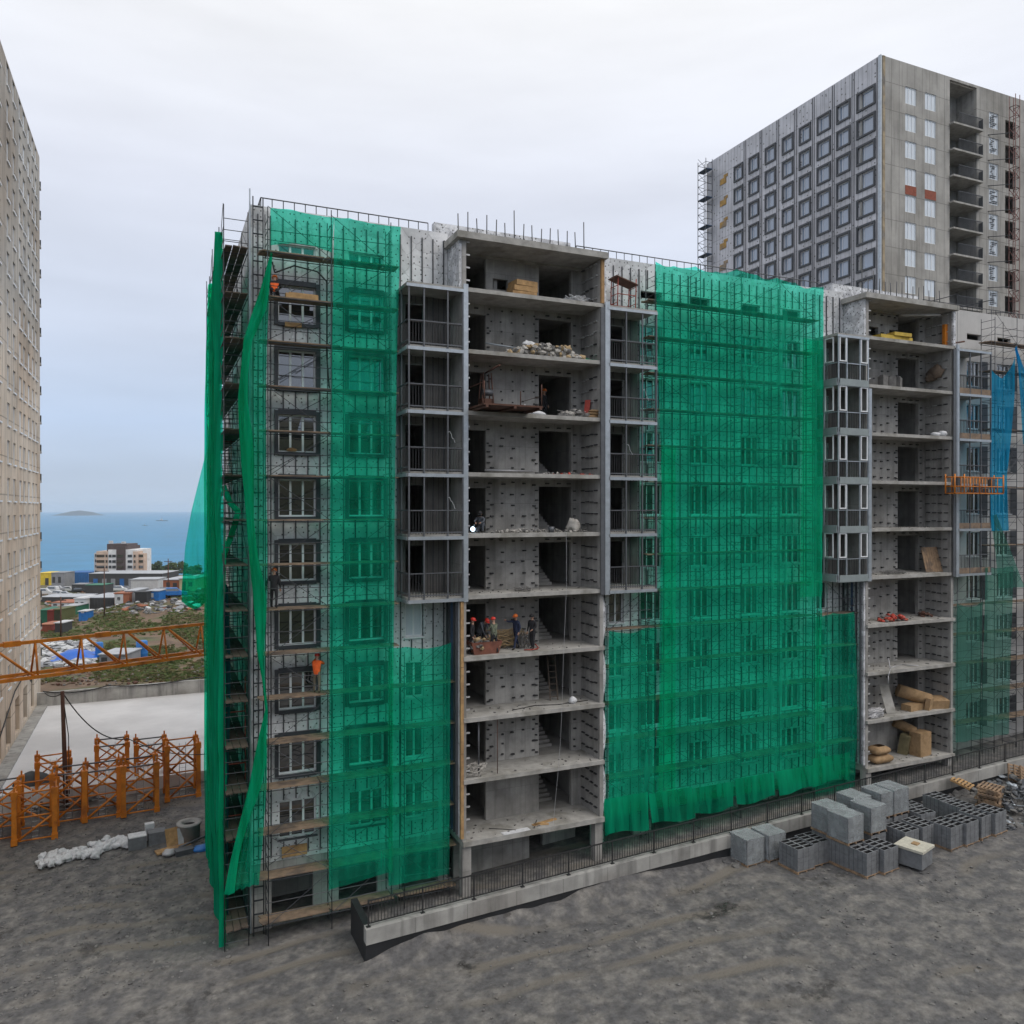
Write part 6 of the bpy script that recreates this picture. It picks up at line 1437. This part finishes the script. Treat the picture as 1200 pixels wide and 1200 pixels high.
# odds and ends at the lower left
X, Y = yard_at(221, 985); mr_ = thing('manhole_ring', 'concrete manhole ring with a round cover opening', 'manhole ring', (X, Y, yard(X)))
mb = MB(); mb.lathe((X, Y, yard(X)), [(.62, 0), (.62, .95), (.70, .955), (.70, 1.06), (.40, 1.06), (.38, .8), (.02, .79)], 28); mb.build('ring', M('ring_concrete', (.34, .33, .32), .9, .2, 3), mr_)
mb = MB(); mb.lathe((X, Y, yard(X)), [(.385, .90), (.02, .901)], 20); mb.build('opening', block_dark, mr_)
X, Y = yard_at(203, 992); mb = MB(); mb.obox((X, Y, yard(X) + .0), .75, .06, 1.0, .3, 0, -.45); tag(mb.build('plywood_board', timber), 'pale brown board leaning beside the manhole ring', 'board')
X, Y = yard_at(212, 992); mb = MB(); mb.obox((X, Y, yard(X) + .0), .3, .06, 1.0, .2, 0, -.4); tag(mb.build('panel_offcut', steel_w), 'white offcut leaning beside the manhole ring', 'board')
X, Y = yard_at(200, 988); mb = MB(); mb.obox((X + .1, Y - 1.2, yard(X) + .05), 1.9, .6, .09, .25); tag(mb.build('plywood_sheet', timber), 'tan plank lying on the gravel near the manhole ring', 'plank')
X, Y = yard_at(208, 996); mb = MB(); mb.obox((X + .3, Y - .8, yard(X)), .95, .6, .3, .2); mb.blob((X - .5, Y - .7, yard(X)), .35, .3, .2, 1, 2); mb.blob((X + 1.2, Y - .8, yard(X)), .5, .4, .18, 2, 3); tag(mb.build('junk_box', [galv_d, steel_w, blue_p]), 'grey box with blue tarpaulin scraps at the lower left', 'box')
X, Y = yard_at(228, 985); mb = MB(); mb.bar((X - .9, Y - 1.0, yard(X) + .1), (X + 1.2, Y + .2, yard(X) + .25), .06, 7); tag(mb.build('pipe', galv_d), 'grey pipe lying beside the manhole ring', 'pipe')
X, Y = yard_at(160, 994); 
for q, (dx, dy, dz, nm_) in enumerate(((0, 0, 0, 'pale topped grey block by the white sacks, left one'), (1.05, .2, 0, 'dark grey block by the white sacks, right one'))):
    mb = MB(); mb.obox((X + dx, Y + dy, yard(X)), .95, .75, .7, .1); mb.obox((X + dx, Y + dy, yard(X) + .704), .95, .75, .05, .1, 1 - q); tag(mb.build('stone_block', [block_c, white_bag]), nm_, 'block')
mb = MB(); mb.obox((X + .65, Y + .9, yard(X) + .75), .5, .35, .25, .15); mb.box(X + .4, X + .9, Y + .75, Y + 1.05, yard(X), yard(X) + .745); tag(mb.build('stone_block', white_bag), 'small white block behind the grey ones', 'block')
rr = random.Random(12)
for q in range(16):
    t = q / 15; px, py = lerp(58, 150, t) + rr.uniform(-4, 4), lerp(1013, 989, t) + rr.uniform(-4, 5); X, Y = yard_at(px, py)
    mb = MB(); mb.blob((0, 0, 0), .42, .34, .2, 0, q + 3, .6); mb.blob((.45, .3, 0), .3, .22, .15, 0, q + 30, .7); mb.blob((-.2, .5, .05), .25, .2, .2, 0, q + 60, .7); o = mb.build('white_sack', white_bag)
    o.location = (X, Y, yard(X) + .02); o.rotation_euler = (0, 0, rr.uniform(0, 3)); tag(o, 'white sack thrown in the row along the lower left yard', 'sack', 'white sacks along the lower left yard')
# ================================================================== yellow crane jib
jb = thing('crane_jib', 'orange lattice crane jib reaching across in front of the plaza', 'crane', (14, 64, 0))
A0 = Vector(ptd(0, 751, 48)); A1 = Vector(ptd(262, 733, 58)); B0_ = Vector(ptd(0, 789, 48)); B1_ = Vector(ptd(262, 768, 58))
d = (A1 - A0).normalized(); Ld = (A1 - A0).length; hgt = (A0.z - B0_.z + A1.z - B1_.z) / 2; side = Vector((-d.y, d.x, 0)).normalized()
S0 = -1.2; Ld += 9; base = Vector((A0.x, A0.y, (A0.z + A1.z) / 2))
tp = lambda s_: base + Vector((d.x, d.y, 0)) * s_
bl = lambda s_, w_: base + Vector((d.x, d.y, 0)) * s_ + side * w_ - Vector((0, 0, hgt))
mb = MB(); mb.beam(tp(S0), tp(Ld), .2, .2); mb.build('top_chord', crane_o, jb)
for w_ in (-.75, .75):
    mb = MB(); mb.beam(bl(S0, w_), bl(Ld, w_), .17, .2); mb.build('lower_chord', crane_o, jb)
mb = MB(); s_ = S0 + .4; st = 2.62; j = 0
while s_ < Ld - .5:
    for w_ in (-.75, .75): mb.bar(tp(s_ + .05), bl(s_, w_), .065, 6); mb.bar(tp(s_ + .25), bl(min(s_ + st - .15, Ld), w_), .065, 6)
    mb.bar(bl(s_, -.75), bl(s_, .75), .05, 6); mb.bar(bl(s_, -.75), bl(min(s_ + st, Ld), .75), .04, 5); s_ += st
mb.build('lattice', crane_o, jb)
for q in (.55, 5.75):
    mb = MB(); p = tp(q); mb.beam(p - Vector((d.x, d.y, 0)) * .4, p + Vector((d.x, d.y, 0)) * .5, .34, .32); mb.build('joint', crane_o, jb)
mb = MB(); p = bl(Ld - 1, 0)                        # the mast out at its root
for (x, y) in ((-.8, -.8), (.8, -.8), (.8, .8), (-.8, .8)): mb.box(p.x + x - .1, p.x + x + .1, p.y + y - .1, p.y + y + .1, -1, base.z + 2.5)
z = 0
while z < base.z + 1:
    for (x0, y0, x1, y1) in ((-.8, -.8, .8, -.8), (.8, -.8, .8, .8), (.8, .8, -.8, .8), (-.8, .8, -.8, -.8)): mb.bar((p.x + x0, p.y + y0, z), (p.x + x1, p.y + y1, z + 1.5), .045, 5)
    z += 1.5
mb.build('mast', crane_o, jb)
# ================================================================== the slope and the town by the sea
def hbox(name, label, cat, px0, px1, ptop, pbot, mats, depth=6, roofm=None, rz=0, group=None, extra=None):
    """a box standing on the ground, seen between two bearings"""
    X, Y, z = ground_at((px0 + px1) / 2, pbot); D = dep(X, Y); wd = (px1 - px0) / FPX * D; h = (pbot - ptop) / FPX * D
    t = thing(name, label, cat, (X, Y, z), group); yaw = R(-24) + rz
    ux = Vector((math.cos(yaw), math.sin(yaw), 0)); uy = Vector((-math.sin(yaw), math.cos(yaw), 0)); c = Vector((X, Y, z)) + uy * depth / 2
    mb = MB(); mb.obox(tuple(c - Vector((0, 0, 1.0))), wd, depth, h + 1.0, yaw); mb.build('body', mats, t)
    mb = MB(); mb.obox(tuple(c + Vector((0, 0, h + .003))), wd + .3, depth + .3, .15, yaw); mb.build('roof', roofm or mats, t)
    def face(name, a0, a1, b0, b1, m, off=.05):          # panel on the front by fractions
        mb = MB(); q = Vector((X, Y, z)) + ux * wd * (a0 + a1 - 1) / 2 - uy * off / 2 + Vector((0, 0, h * b0)); mb.obox(tuple(q), wd * (a1 - a0), off, h * (b1 - b0), yaw); mb.build(name, m, t)
    if extra: extra(face, t, c, wd, h, yaw)
    return t
def Mc(n, c, r=.7): return M(n, c, r, .2, .5)
m_white = Mc('white_sheet', (.55, .56, .57)); m_blue = Mc('blue_sheet', (.015, .12, .36)); m_yel = Mc('yellow_sheet', (.72, .52, .04)); m_grey = Mc('grey_sheet', (.26, .27, .29)); m_dk = Mc('dark_wall', (.05, .05, .052)); m_gr = Mc('green_sheet', (.03, .16, .10)); m_red = Mc('red_oxide', (.26, .05, .04)); m_or = Mc('rust_orange', (.34, .12, .06)); m_cr = Mc('cream_wall', (.46, .40, .24)); m_pr = Mc('pale_roof', (.40, .42, .45))
ribs = lambda m: (lambda face, t, c, wd, h, yaw: [face('rib', .06 + q * .11, .085 + q * .11, .08, .94, m, .06) for q in range(9)])
def win3(n, m=None): return lambda face, t, c, wd, h, yaw: [face('window', .08 + q * (.9 / n), .08 + q * (.9 / n) + .45 / n, .35, .75, m or m_dk) for q in range(n)]
def doorw(face, t, c, wd, h, yaw): face('door', .2, .42, .03, .8, m_dk); face('window', .6, .85, .4, .75, m_dk)
# apartment house by the shore
def shore_house():
    X, Y, z = ground_at(137, 688); D = dep(X, Y); s_ = D / FPX
    t = thing('shore_apartment_house', 'cream and white six storey house with brown stair tower by the sea', 'building', (X, Y, z)); yaw = R(-24)
    ux = Vector((math.cos(yaw), math.sin(yaw), 0)); uy = Vector((-math.sin(yaw), math.cos(yaw), 0))
    pk = Mc('pink_render', (.62, .47, .37)); wh = Mc('white_render', (.75, .75, .75)); br = Mc('brown_cladding', (.085, .06, .058)); pl = Mc('pale_grey_render', (.58, .60, .63))
    def blk(nm, a, b, top, m, fw, dp=14):
        mb = MB(); c = Vector((X, Y, z)) + ux * ((a + b) / 2 - 137) * s_ + uy * (dp / 2 - fw); mb.obox(tuple(c - Vector((0, 0, 2))), (b - a) * s_, dp, (688 - top) * s_ + 2, yaw); return mb.build(nm, m, t)
    blk('wing', 106, 113.5, 648.5, pl, -3); blk('wing', 113.5, 128, 646, pk, .5); blk('wing', 128, 138, 644, wh, 1); blk('stair_tower', 125.5, 149, 637.5, br, .2, 10); blk('stair_tower', 138, 148.5, 640, br, 1.4); blk('wing', 148.5, 161.5, 644, wh, 1); blk('wing', 157.5, 163, 646, pk, 1.3, 5); blk('wing', 161.5, 169, 648.5, pk, .3, 3)
    for (a, b, dark) in ((129, 132, .4), (133, 137, .4), (139, 146, .8), (151, 156, .4), (158.5, 160.5, .6), (163, 168, .7), (114, 123, .7), (107.5, 109, .5), (110.5, 112, .5), (124.5, 126.5, .6)):
        for q in range(6):
            top = 649.5 + q * 6.4
            if top > 683: continue
            mb = MB(); fw = 1.5 if 138 < a < 148 else -2.9 if a < 113 else 1.36 if 157.5 < a < 161.4 else .55 if a < 127 else 1.1 if a < 160 else .4
            c = Vector((X, Y, z)) + ux * ((a + b) / 2 - 137) * s_ - uy * (fw + .05); mb.obox(tuple(c + Vector((0, 0, (688 - top - 3.4) * s_))), (b - a) * s_, .12, 3.0 * s_, yaw); mb.build('window', glass if dark > .5 else anthr, t)
    for q, (a, tp_) in enumerate(((126, 634), (141, 635))):
        mb = MB(); c = Vector((X, Y, z)) + ux * (a - 137) * s_ + uy * 3; mb.obox(tuple(c + Vector((0, 0, (688 - 637.4) * s_))), 1.4, 1.4, (637.4 - tp_) * s_, yaw); mb.build('roof_box', pl, t)
shore_house()
hbox('yellow_shed', 'yellow shed half hidden behind the left tower by the shore', 'shed', 44, 60, 672, 686, m_yel, 10, extra=lambda f, t, c, wd, h, y: f('door', .55, .8, .02, .6, m_dk))
hbox('grey_house', 'small grey flat roofed house between the yellow and the blue shed', 'house', 60, 75, 672, 690, m_grey, 8, extra=win3(2))
hbox('blue_warehouse', 'bright blue warehouse left of the shore apartment house', 'warehouse', 75, 103, 671.5, 684, m_blue, 12, extra=ribs(m_blue))
hbox('long_warehouse', 'long low dark warehouse with pale flat roof in front of the shore house', 'warehouse', 104, 190, 672.5, 692, m_dk, 16, m_pr, extra=lambda f, t, c, wd, h, y: [f('door', .06 + q * .12, .12 + q * .12, .02, .7, m_grey if q % 3 else m_blue) for q in range(7)])
hbox('dark_lean_to', 'dark lean-to below the blue warehouse', 'shed', 84, 100, 685, 694, m_dk, 6, m_grey, extra=doorw)
hbox('brick_shed', 'tan shed with pale metal roof right of the long white container', 'shed', 191, 210, 680, 693, m_or, 9, m_pr, extra=doorw)
hbox('cream_shed', 'cream shed with pale roof seen through the billowing net', 'shed', 210, 228, 679, 693, m_cr, 10, m_pr, extra=doorw)
hbox('white_container', 'long white container block on the slope', 'container', 154, 184, 679.5, 693, m_white, 6, m_pr, rz=.1, extra=ribs(m_white))
hbox('blue_kiosk', 'blue kiosk with white sign below the white container', 'kiosk', 172, 186, 693, 704, blue_p, 4, m_pr, extra=lambda f, t, c, wd, h, y: f('sign', .3, .55, .35, .8, m_white))
hbox('black_container', 'black container between the orange one and the blue kiosk', 'container', 158, 172, 695, 707, m_dk, 5, extra=ribs(m_dk))
hbox('grey_container', 'pale grey container right of the orange one', 'container', 146, 158, 693, 706, m_pr, 6, extra=ribs(m_pr))
hbox('orange_container', 'rust orange container beside a white door wall', 'container', 134, 151, 696, 709, m_or, 7, extra=lambda f, t, c, wd, h, y: (f('door', .02, .6, .05, .95, m_white), f('window', .2, .4, .4, .7, m_dk)))
hbox('long_dark_shed', 'long dark shed with pale roof in the middle of the slope', 'shed', 100, 134, 701, 714, m_dk, 9, m_pr, extra=ribs(m_dk))
hbox('white_cabin', 'white cabin with two windows left of the long dark shed', 'cabin', 87, 101, 702, 717, m_white, 6, extra=win3(2))
hbox('flat_roof_store', 'store with broad pale roof behind the white cabin', 'store', 46, 96, 700, 706, m_dk, 9, m_pr, extra=win3(4))
hbox('orange_roof_shed', 'low shed with rusty orange roof', 'shed', 60, 88, 707, 712, m_white, 8, m_or, extra=win3(3))
hbox('teal_container', 'dark teal container beside the white cabin', 'container', 74, 88, 711, 722, m_gr, 5, m_pr, extra=ribs(m_gr))
hbox('green_container', 'green container at the foot of the left tower', 'container', 45, 55, 716, 731, m_gr, 5, extra=ribs(m_gr))
hbox('red_container', 'dark red container between two green ones', 'container', 55, 63, 716, 730, m_red, 5, extra=ribs(m_red))
hbox('olive_container', 'olive container right of the dark red one', 'container', 63, 71, 715, 729, Mc('olive_sheet_metal', (.10, .11, .04)), 5, extra=ribs(m_dk))
hbox('small_grey_cabin', 'small grey cabin with two windows in the junk yard', 'cabin', 116, 146, 768, 779, m_grey, 4.5, m_pr, extra=win3(2))
hbox('blue_tank', 'square blue water tank on the slope', 'tank', 92, 101, 717, 728, blue_p, 2.5, m_white, extra=lambda f, t, c, wd, h, y: f('lid', .3, .7, .85, .98, m_white))
hbox('tarp_shelter', 'dark shelter with green tarpaulin among the parked cars', 'shelter', 100, 121, 686, 700, m_dk, 7, m_gr, extra=doorw)
def barrel(label, px, pbot, h, r, m):
    X, Y, z = ground_at(px, pbot); mb = MB(); mb.lathe((X, Y, z - .1), [(r * .9, 0), (r, .1), (r, h * .3), (r * 1.04, h * .33), (r, h * .36), (r, h * .65), (r * 1.04, h * .68), (r, h * .71), (r, h * .95), (r * .85, h), (r * .3, h * 1.02)], 18); tag(mb.build('barrel', m), label, 'barrel')
barrel('tall blue barrel standing on the bare slope', 166, 772, 2.6, .75, blue_p); barrel('blue barrel left of the small grey cabin', 116, 773, 2.4, .5, blue_p)
def van(label, px, pbot, col, L_=4.6, hh=1.9, rz=0.0, kind='van'):
    X, Y, z = ground_at(px, pbot); t = thing('parked_' + kind, label, kind, (X, Y, z), 'vehicles parked in the town')
    prof = [(-.5, .28), (-.5, .62), (-.47, .95), (-.40, 1.0), (.20, 1.0), (.33, .62), (.48, .55), (.5, .28)] if kind == 'van' else [(-.5, .25), (-.5, .6), (-.42, .65), (-.30, 1.0), (.10, 1.0), (.25, .64), (.47, .55), (.5, .25)]
    mb = MB(); n = len(prof); w_ = .85
    for s in (-w_, w_):
        for (a, b) in prof: mb.v.append((a * L_, s * (1 if b < .7 else .88), b * hh))
    mb.f.append(tuple(range(n))[::-1]); mb.f.append(tuple(range(n, 2 * n))); mb.m += [0, 0]; mb.sm += [False, False]
    for i in range(n): j = (i + 1) % n; mb.f.append((i, j, n + j, n + i)); mb.m.append(0); mb.sm.append(False)
    parts = [('body', mb, col)]
    g = MB(); 
    for s in (-1, 1): g.hexa([(-.38 * L_, s * .80, .68 * hh), (.2 * L_, s * .80, .68 * hh), (.14 * L_, s * .765, .94 * hh), (-.36 * L_, s * .765, .94 * hh), (-.38 * L_, s * .85, .68 * hh), (.2 * L_, s * .85, .68 * hh), (.14 * L_, s * .78, .94 * hh), (-.36 * L_, s * .78, .94 * hh)])
    parts.append(('side_window', g, glass))
    for a in (-.32, .32):
        for s in (-1, 1):
            q = MB(); q.bar((a * L_, s * .70, .32), (a * L_, s * .88, .32), .32, 14); parts.append(('wheel', q, c_boot))
    for nm_, m_, c_ in parts: o = m_.build(nm_, c_); o.parent = t
    t.rotation_euler = (0, 0, R(-24) + rz)
v_w = M('white_car_paint', (.62, .63, .64), .3, .05, 1); v_g = M('silver_car_paint', (.36, .37, .39), .3, .05, 1); v_d = M('dark_car_paint', (.04, .045, .05), .3, .05, 1)
for (lab, px, pb, c_, k, L_, hh, rz) in (('white van closest to the left tower', 51, 702, v_w, 'van', 5.2, 2.3, .2), ('white box van beside the first van', 60, 700, v_w, 'van', 5.4, 2.5, 2.9), ('silver off-roader in the back row', 68, 697, v_g, 'car', 4.6, 1.9, .1), ('white car in the back row', 80, 697.5, v_w, 'car', 4.6, 1.8, .1), ('white estate in the front row', 66, 703, v_w, 'car', 4.6, 1.7, 3.0), ('silver car in the front row', 75, 703, v_g, 'car', 4.5, 1.6, .2), ('dark car beside the pale roof', 93, 698, v_d, 'car', 4.5, 1.6, .3), ('white off-roader in front of the long warehouse', 140, 693.5, v_w, 'car', 4.8, 2.0, .1), ('white lorry cab with tilted nose', 125, 697, v_w, 'van', 4.2, 3.2, 1.3), ('silver car right of the white off-roader', 148, 692, v_g, 'car', 4.5, 1.6, .1), ('blue pickup by the tan shed', 204, 700, blue_p, 'car', 4.4, 1.7, .4), ('dark car below the tan shed', 193, 699, v_d, 'car', 4.4, 1.6, 2.8)):
    van(lab, px, pb - (4 if px < 95 else 0), c_, L_ * 1.15, hh * 1.15, rz, k)
for (px, top, pb) in ((122, 666, 722), (71, 700, 748), (197, 655, 697)):
    X, Y, z = ground_at(px, pb); h = (pb - top) / FPX * dep(X, Y); mb = MB(); mb.bar((X, Y, z - .5), (X, Y, z + h), .13, 7, r2=.09); mb.bar((X - .8, Y + .3, z + h - .6), (X + .8, Y - .3, z + h - .6), .07, 5)
    tag(mb.build('utility_pole', rust), {122: 'dark utility pole rising before the shore house', 71: 'dark utility pole near the green containers', 197: 'dark utility pole near the cream shed'}[px], 'pole')
# junk on the slope
def scatter(name, label, cat, box, n, r0, r1, mats, seed, flat=.6, lift=.1):
    rr = random.Random(seed); mb = MB()
    for i in range(n):
        px, py = rr.uniform(box[0], box[2]), rr.uniform(box[1], box[3]); X, Y, z = ground_at(px, py, 80)
        if rr.random() < .5: mb.rock((X, Y, z + lift), rr.uniform(r0, r1), rr.randrange(len(mats)), flat, rr)
        else: mb.obox((X, Y, z), rr.uniform(r0, r1) * 1.8, rr.uniform(r0, r1) * 1.2, rr.uniform(r0, r1) * .5, rr.uniform(0, 3), rr.randrange(len(mats)), rr.uniform(-.3, .3))
    tag(mb.build(name, mats), label, cat, None, 'stuff')
scatter('junk_heap', 'white and grey junk piled behind the crane jib', 'junk', (45, 752, 112, 782), 420, .25, .85, [m_white, m_white, m_grey, m_dk, steel_w, m_grey], 3)
scatter('rubble_line', 'pale rubble and boards along the top of the grassy slope', 'rubble', (105, 706, 215, 720), 170, .12, .6, [rub_l, m_grey, rub_d, rub_d], 5)
scatter('rubble_patch', 'brown rubble and stones at the foot of the slope', 'rubble', (45, 782, 240, 804), 500, .06, .3, [rub_d, M('brown_clod', (.15, .11, .08), .95, .3, 2), rust], 7)
scatter('town_litter', 'crates and scrap between the containers', 'junk', (45, 690, 232, 716), 260, .25, .9, [m_grey, m_grey, m_dk, m_dk, m_or, m_white], 8)
X, Y, z = ground_at(88, 771); mb = MB(); mb.grid(lambda u, v: (X + (u - .5) * 5.5, Y + (v - .5) * 5, z + .2 + .9 * math.sin(math.pi * u) * math.sin(math.pi * v) + .35 * mnoise.noise(Vector((u * 5, v * 5, 1)))), 24, 16); tag(mb.build('blue_tarpaulin', Mc('tarp_blue', (.02, .13, .55), .4)), 'crumpled bright blue tarpaulin over the junk', 'tarpaulin')
hbox('rust_stack', 'stack of red brown sheets beside the left tower', 'stack', 46, 60, 733, 741, m_red, 4, m_or, extra=ribs(m_or)); hbox('dark_water_hut', 'small dark hut with white base on the slope', 'hut', 64, 73, 731, 743, m_dk, 3, m_white, extra=doorw)
# weeds
rr = random.Random(31); mb = MB(); g1 = Mc('weed_green', (.10, .14, .04)); g2 = Mc('weed_olive', (.15, .135, .06))
for i in range(11000):
    px, py = rr.uniform(46, 250), rr.uniform(697, 800)
    if mnoise.noise(Vector((px * .025, py * .05, 4))) < -.28 + .5 * rr.random(): continue
    X, Y, z = ground_at(px, py, 80); s_ = rr.uniform(.12, .40); m_ = rr.randrange(2)
    for k in range(2):
        a = rr.uniform(0, 3.14); dx, dy = math.cos(a) * s_, math.sin(a) * s_
        mb.quad((X - dx, Y - dy, z - .1), (X + dx, Y + dy, z - .1), (X + dx * 1.3 + rr.uniform(-.2, .2), Y + dy * 1.3, z + s_ * rr.uniform(.4, 1.0)), (X - dx * .9, Y - dy * .9 + rr.uniform(-.2, .2), z + s_ * rr.uniform(.4, 1.0)), m_)
tag(mb.build('weeds', [g1, g2]), 'rough weeds and grass over the slope', 'weeds', None, 'stuff')
# trees behind the shore house
def tree(label, px, pbot, ptop, wpx, seed, c_):
    X, Y, z = ground_at(px, pbot); D = dep(X, Y); h = (pbot - ptop) / FPX * D; r = wpx / FPX * D / 2; rr = random.Random(seed)
    t = thing('leafy_tree', label, 'tree', (X, Y, z), 'trees by the shore')
    mb = MB(); mb.bar((X, Y, z - 1), (X, Y, z + h * .55), h * .035, 7, r2=h * .015)
    for k in range(5): a = k * 1.3; mb.bar((X, Y, z + h * (.25 + .06 * k)), (X + math.cos(a) * r * .6, Y + math.sin(a) * r * .6, z + h * (.5 + .08 * k)), h * .012, 5, r2=h * .005)
    mb.build('trunk', rust, t); mb = MB(); cl = [(rr.uniform(-.6, .6), rr.uniform(-.6, .6), rr.uniform(.32, .85), rr.uniform(.25, .5)) for _ in range(14)]
    for i in range(1100):
        q = rr.choice(cl); v_ = Vector((rr.gauss(0, 1), rr.gauss(0, 1), rr.gauss(0, 1))).normalized() * q[3] * rr.uniform(.5, 1.1)
        p = Vector((X + (q[0] + v_.x) * r, Y + (q[1] + v_.y) * r, z + h * q[2] + v_.z * h * .35)); s_ = rr.uniform(.3, .75)
        a = Vector((rr.gauss(0, 1), rr.gauss(0, 1), rr.gauss(0, 1))).normalized() * s_; b = a.orthogonal().normalized() * s_ * .7
        mb.quad(p - a, p + b, p + a, p - b, rr.randrange(2))
    mb.build('crown', c_, t)
lv1 = [Mc('dark_leaf', (.022, .05, .022)), Mc('mid_leaf', (.035, .07, .025))]; lv2 = [Mc('light_leaf', (.07, .11, .03)), Mc('olive_leaf', (.06, .085, .03))]
for i, (px, pb, tp_, wp, c_, lab) in enumerate(((174, 676, 660, 12, lv1, 'dark tree right beside the shore house'), (183, 676, 655, 16, lv1, 'tallest dark tree right of the shore house'), (193, 677, 661, 14, lv1, 'dark tree between the tallest one and the pale bushes'), (204, 677, 658, 16, lv2, 'pale green tree left of the billowing net'), (215, 678, 658, 16, lv2, 'pale green tree behind the billowing net'), (199, 680, 667, 14, lv2, 'low pale bush in front of the shore trees'), (228, 680, 660, 18, lv2, 'pale tree hidden behind the green net strips'))):
    tree(lab, px, pb, tp_, wp, 40 + i, c_)
# ships
def ship(label, px, py, L_, D):
    X, Y, z = ptd(px, py, D); z = -30; t = thing('cargo_ship', label, 'ship', (X, Y, z), 'ships at sea'); yaw = R(-24)
    mb = MB(); hl = L_ / 2
    for zz_, k in ((-.5, .92), (L_ * .05, 1.0)):
        for (a, b) in ((-1, -.10), (.75, -.10), (1, 0), (.75, .10), (-1, .10)): mb.v.append((a * hl * k, b * hl * k, zz_))
    for i in range(5): j = (i + 1) % 5; mb.f.append((i, j, 5 + j, 5 + i)); mb.m.append(0); mb.sm.append(False)
    mb.f.append((5, 6, 7, 8, 9)); mb.m.append(0); mb.sm.append(False); hull = mb.build('hull', m_dk); hull.parent = t
    mb = MB(); mb.box(-hl * .3, hl * .1, -hl * .07, hl * .07, L_ * .05 + .05, L_ * .16); mb.box(-hl * .2, 0, -hl * .06, hl * .06, L_ * .161, L_ * .2); o = mb.build('superstructure', m_white); o.parent = t
    mb = MB(); mb.bar((-hl * .1, 0, L_ * .2), (-hl * .1, 0, L_ * .3), L_ * .008, 5); o = mb.build('mast', m_dk); o.parent = t
    t.rotation_euler = (0, 0, yaw)
D1 = 50 * FPX / (610.5 - YH); ship('dark ship with white bridge on the sea', 190, 610.5, 14 / FPX * D1, D1)
D2 = 50 * FPX / (616 - YH); ship('tiny dark boat closer to shore than the ship', 170, 616, 7 / FPX * D2, D2)
# a lone worker's cabin front at the far right yard edge
# ================================================================== the air
hz = MB(); hz.box(-15600, 15600, -15600, 15600, -61, 75); ho = hz.build('haze', None) if False else None
hm_ = bpy.data.materials.new('haze'); hm_.use_nodes = True; t = hm_.node_tree; t.nodes.clear(); o_ = t.nodes.new('ShaderNodeOutputMaterial'); v_ = t.nodes.new('ShaderNodeVolumePrincipled')
v_.inputs['Color'].default_value = (.84, .90, .97, 1); v_.inputs['Density'].default_value = .0001; v_.inputs['Anisotropy'].default_value = .2
t.links.new(v_.outputs[0], o_.inputs['Volume'])
ho = hz.build('haze', hm_); ho['kind'] = 'stuff'; tag(ho, 'pale sea haze in the air over water and town', 'haze', None, 'stuff')
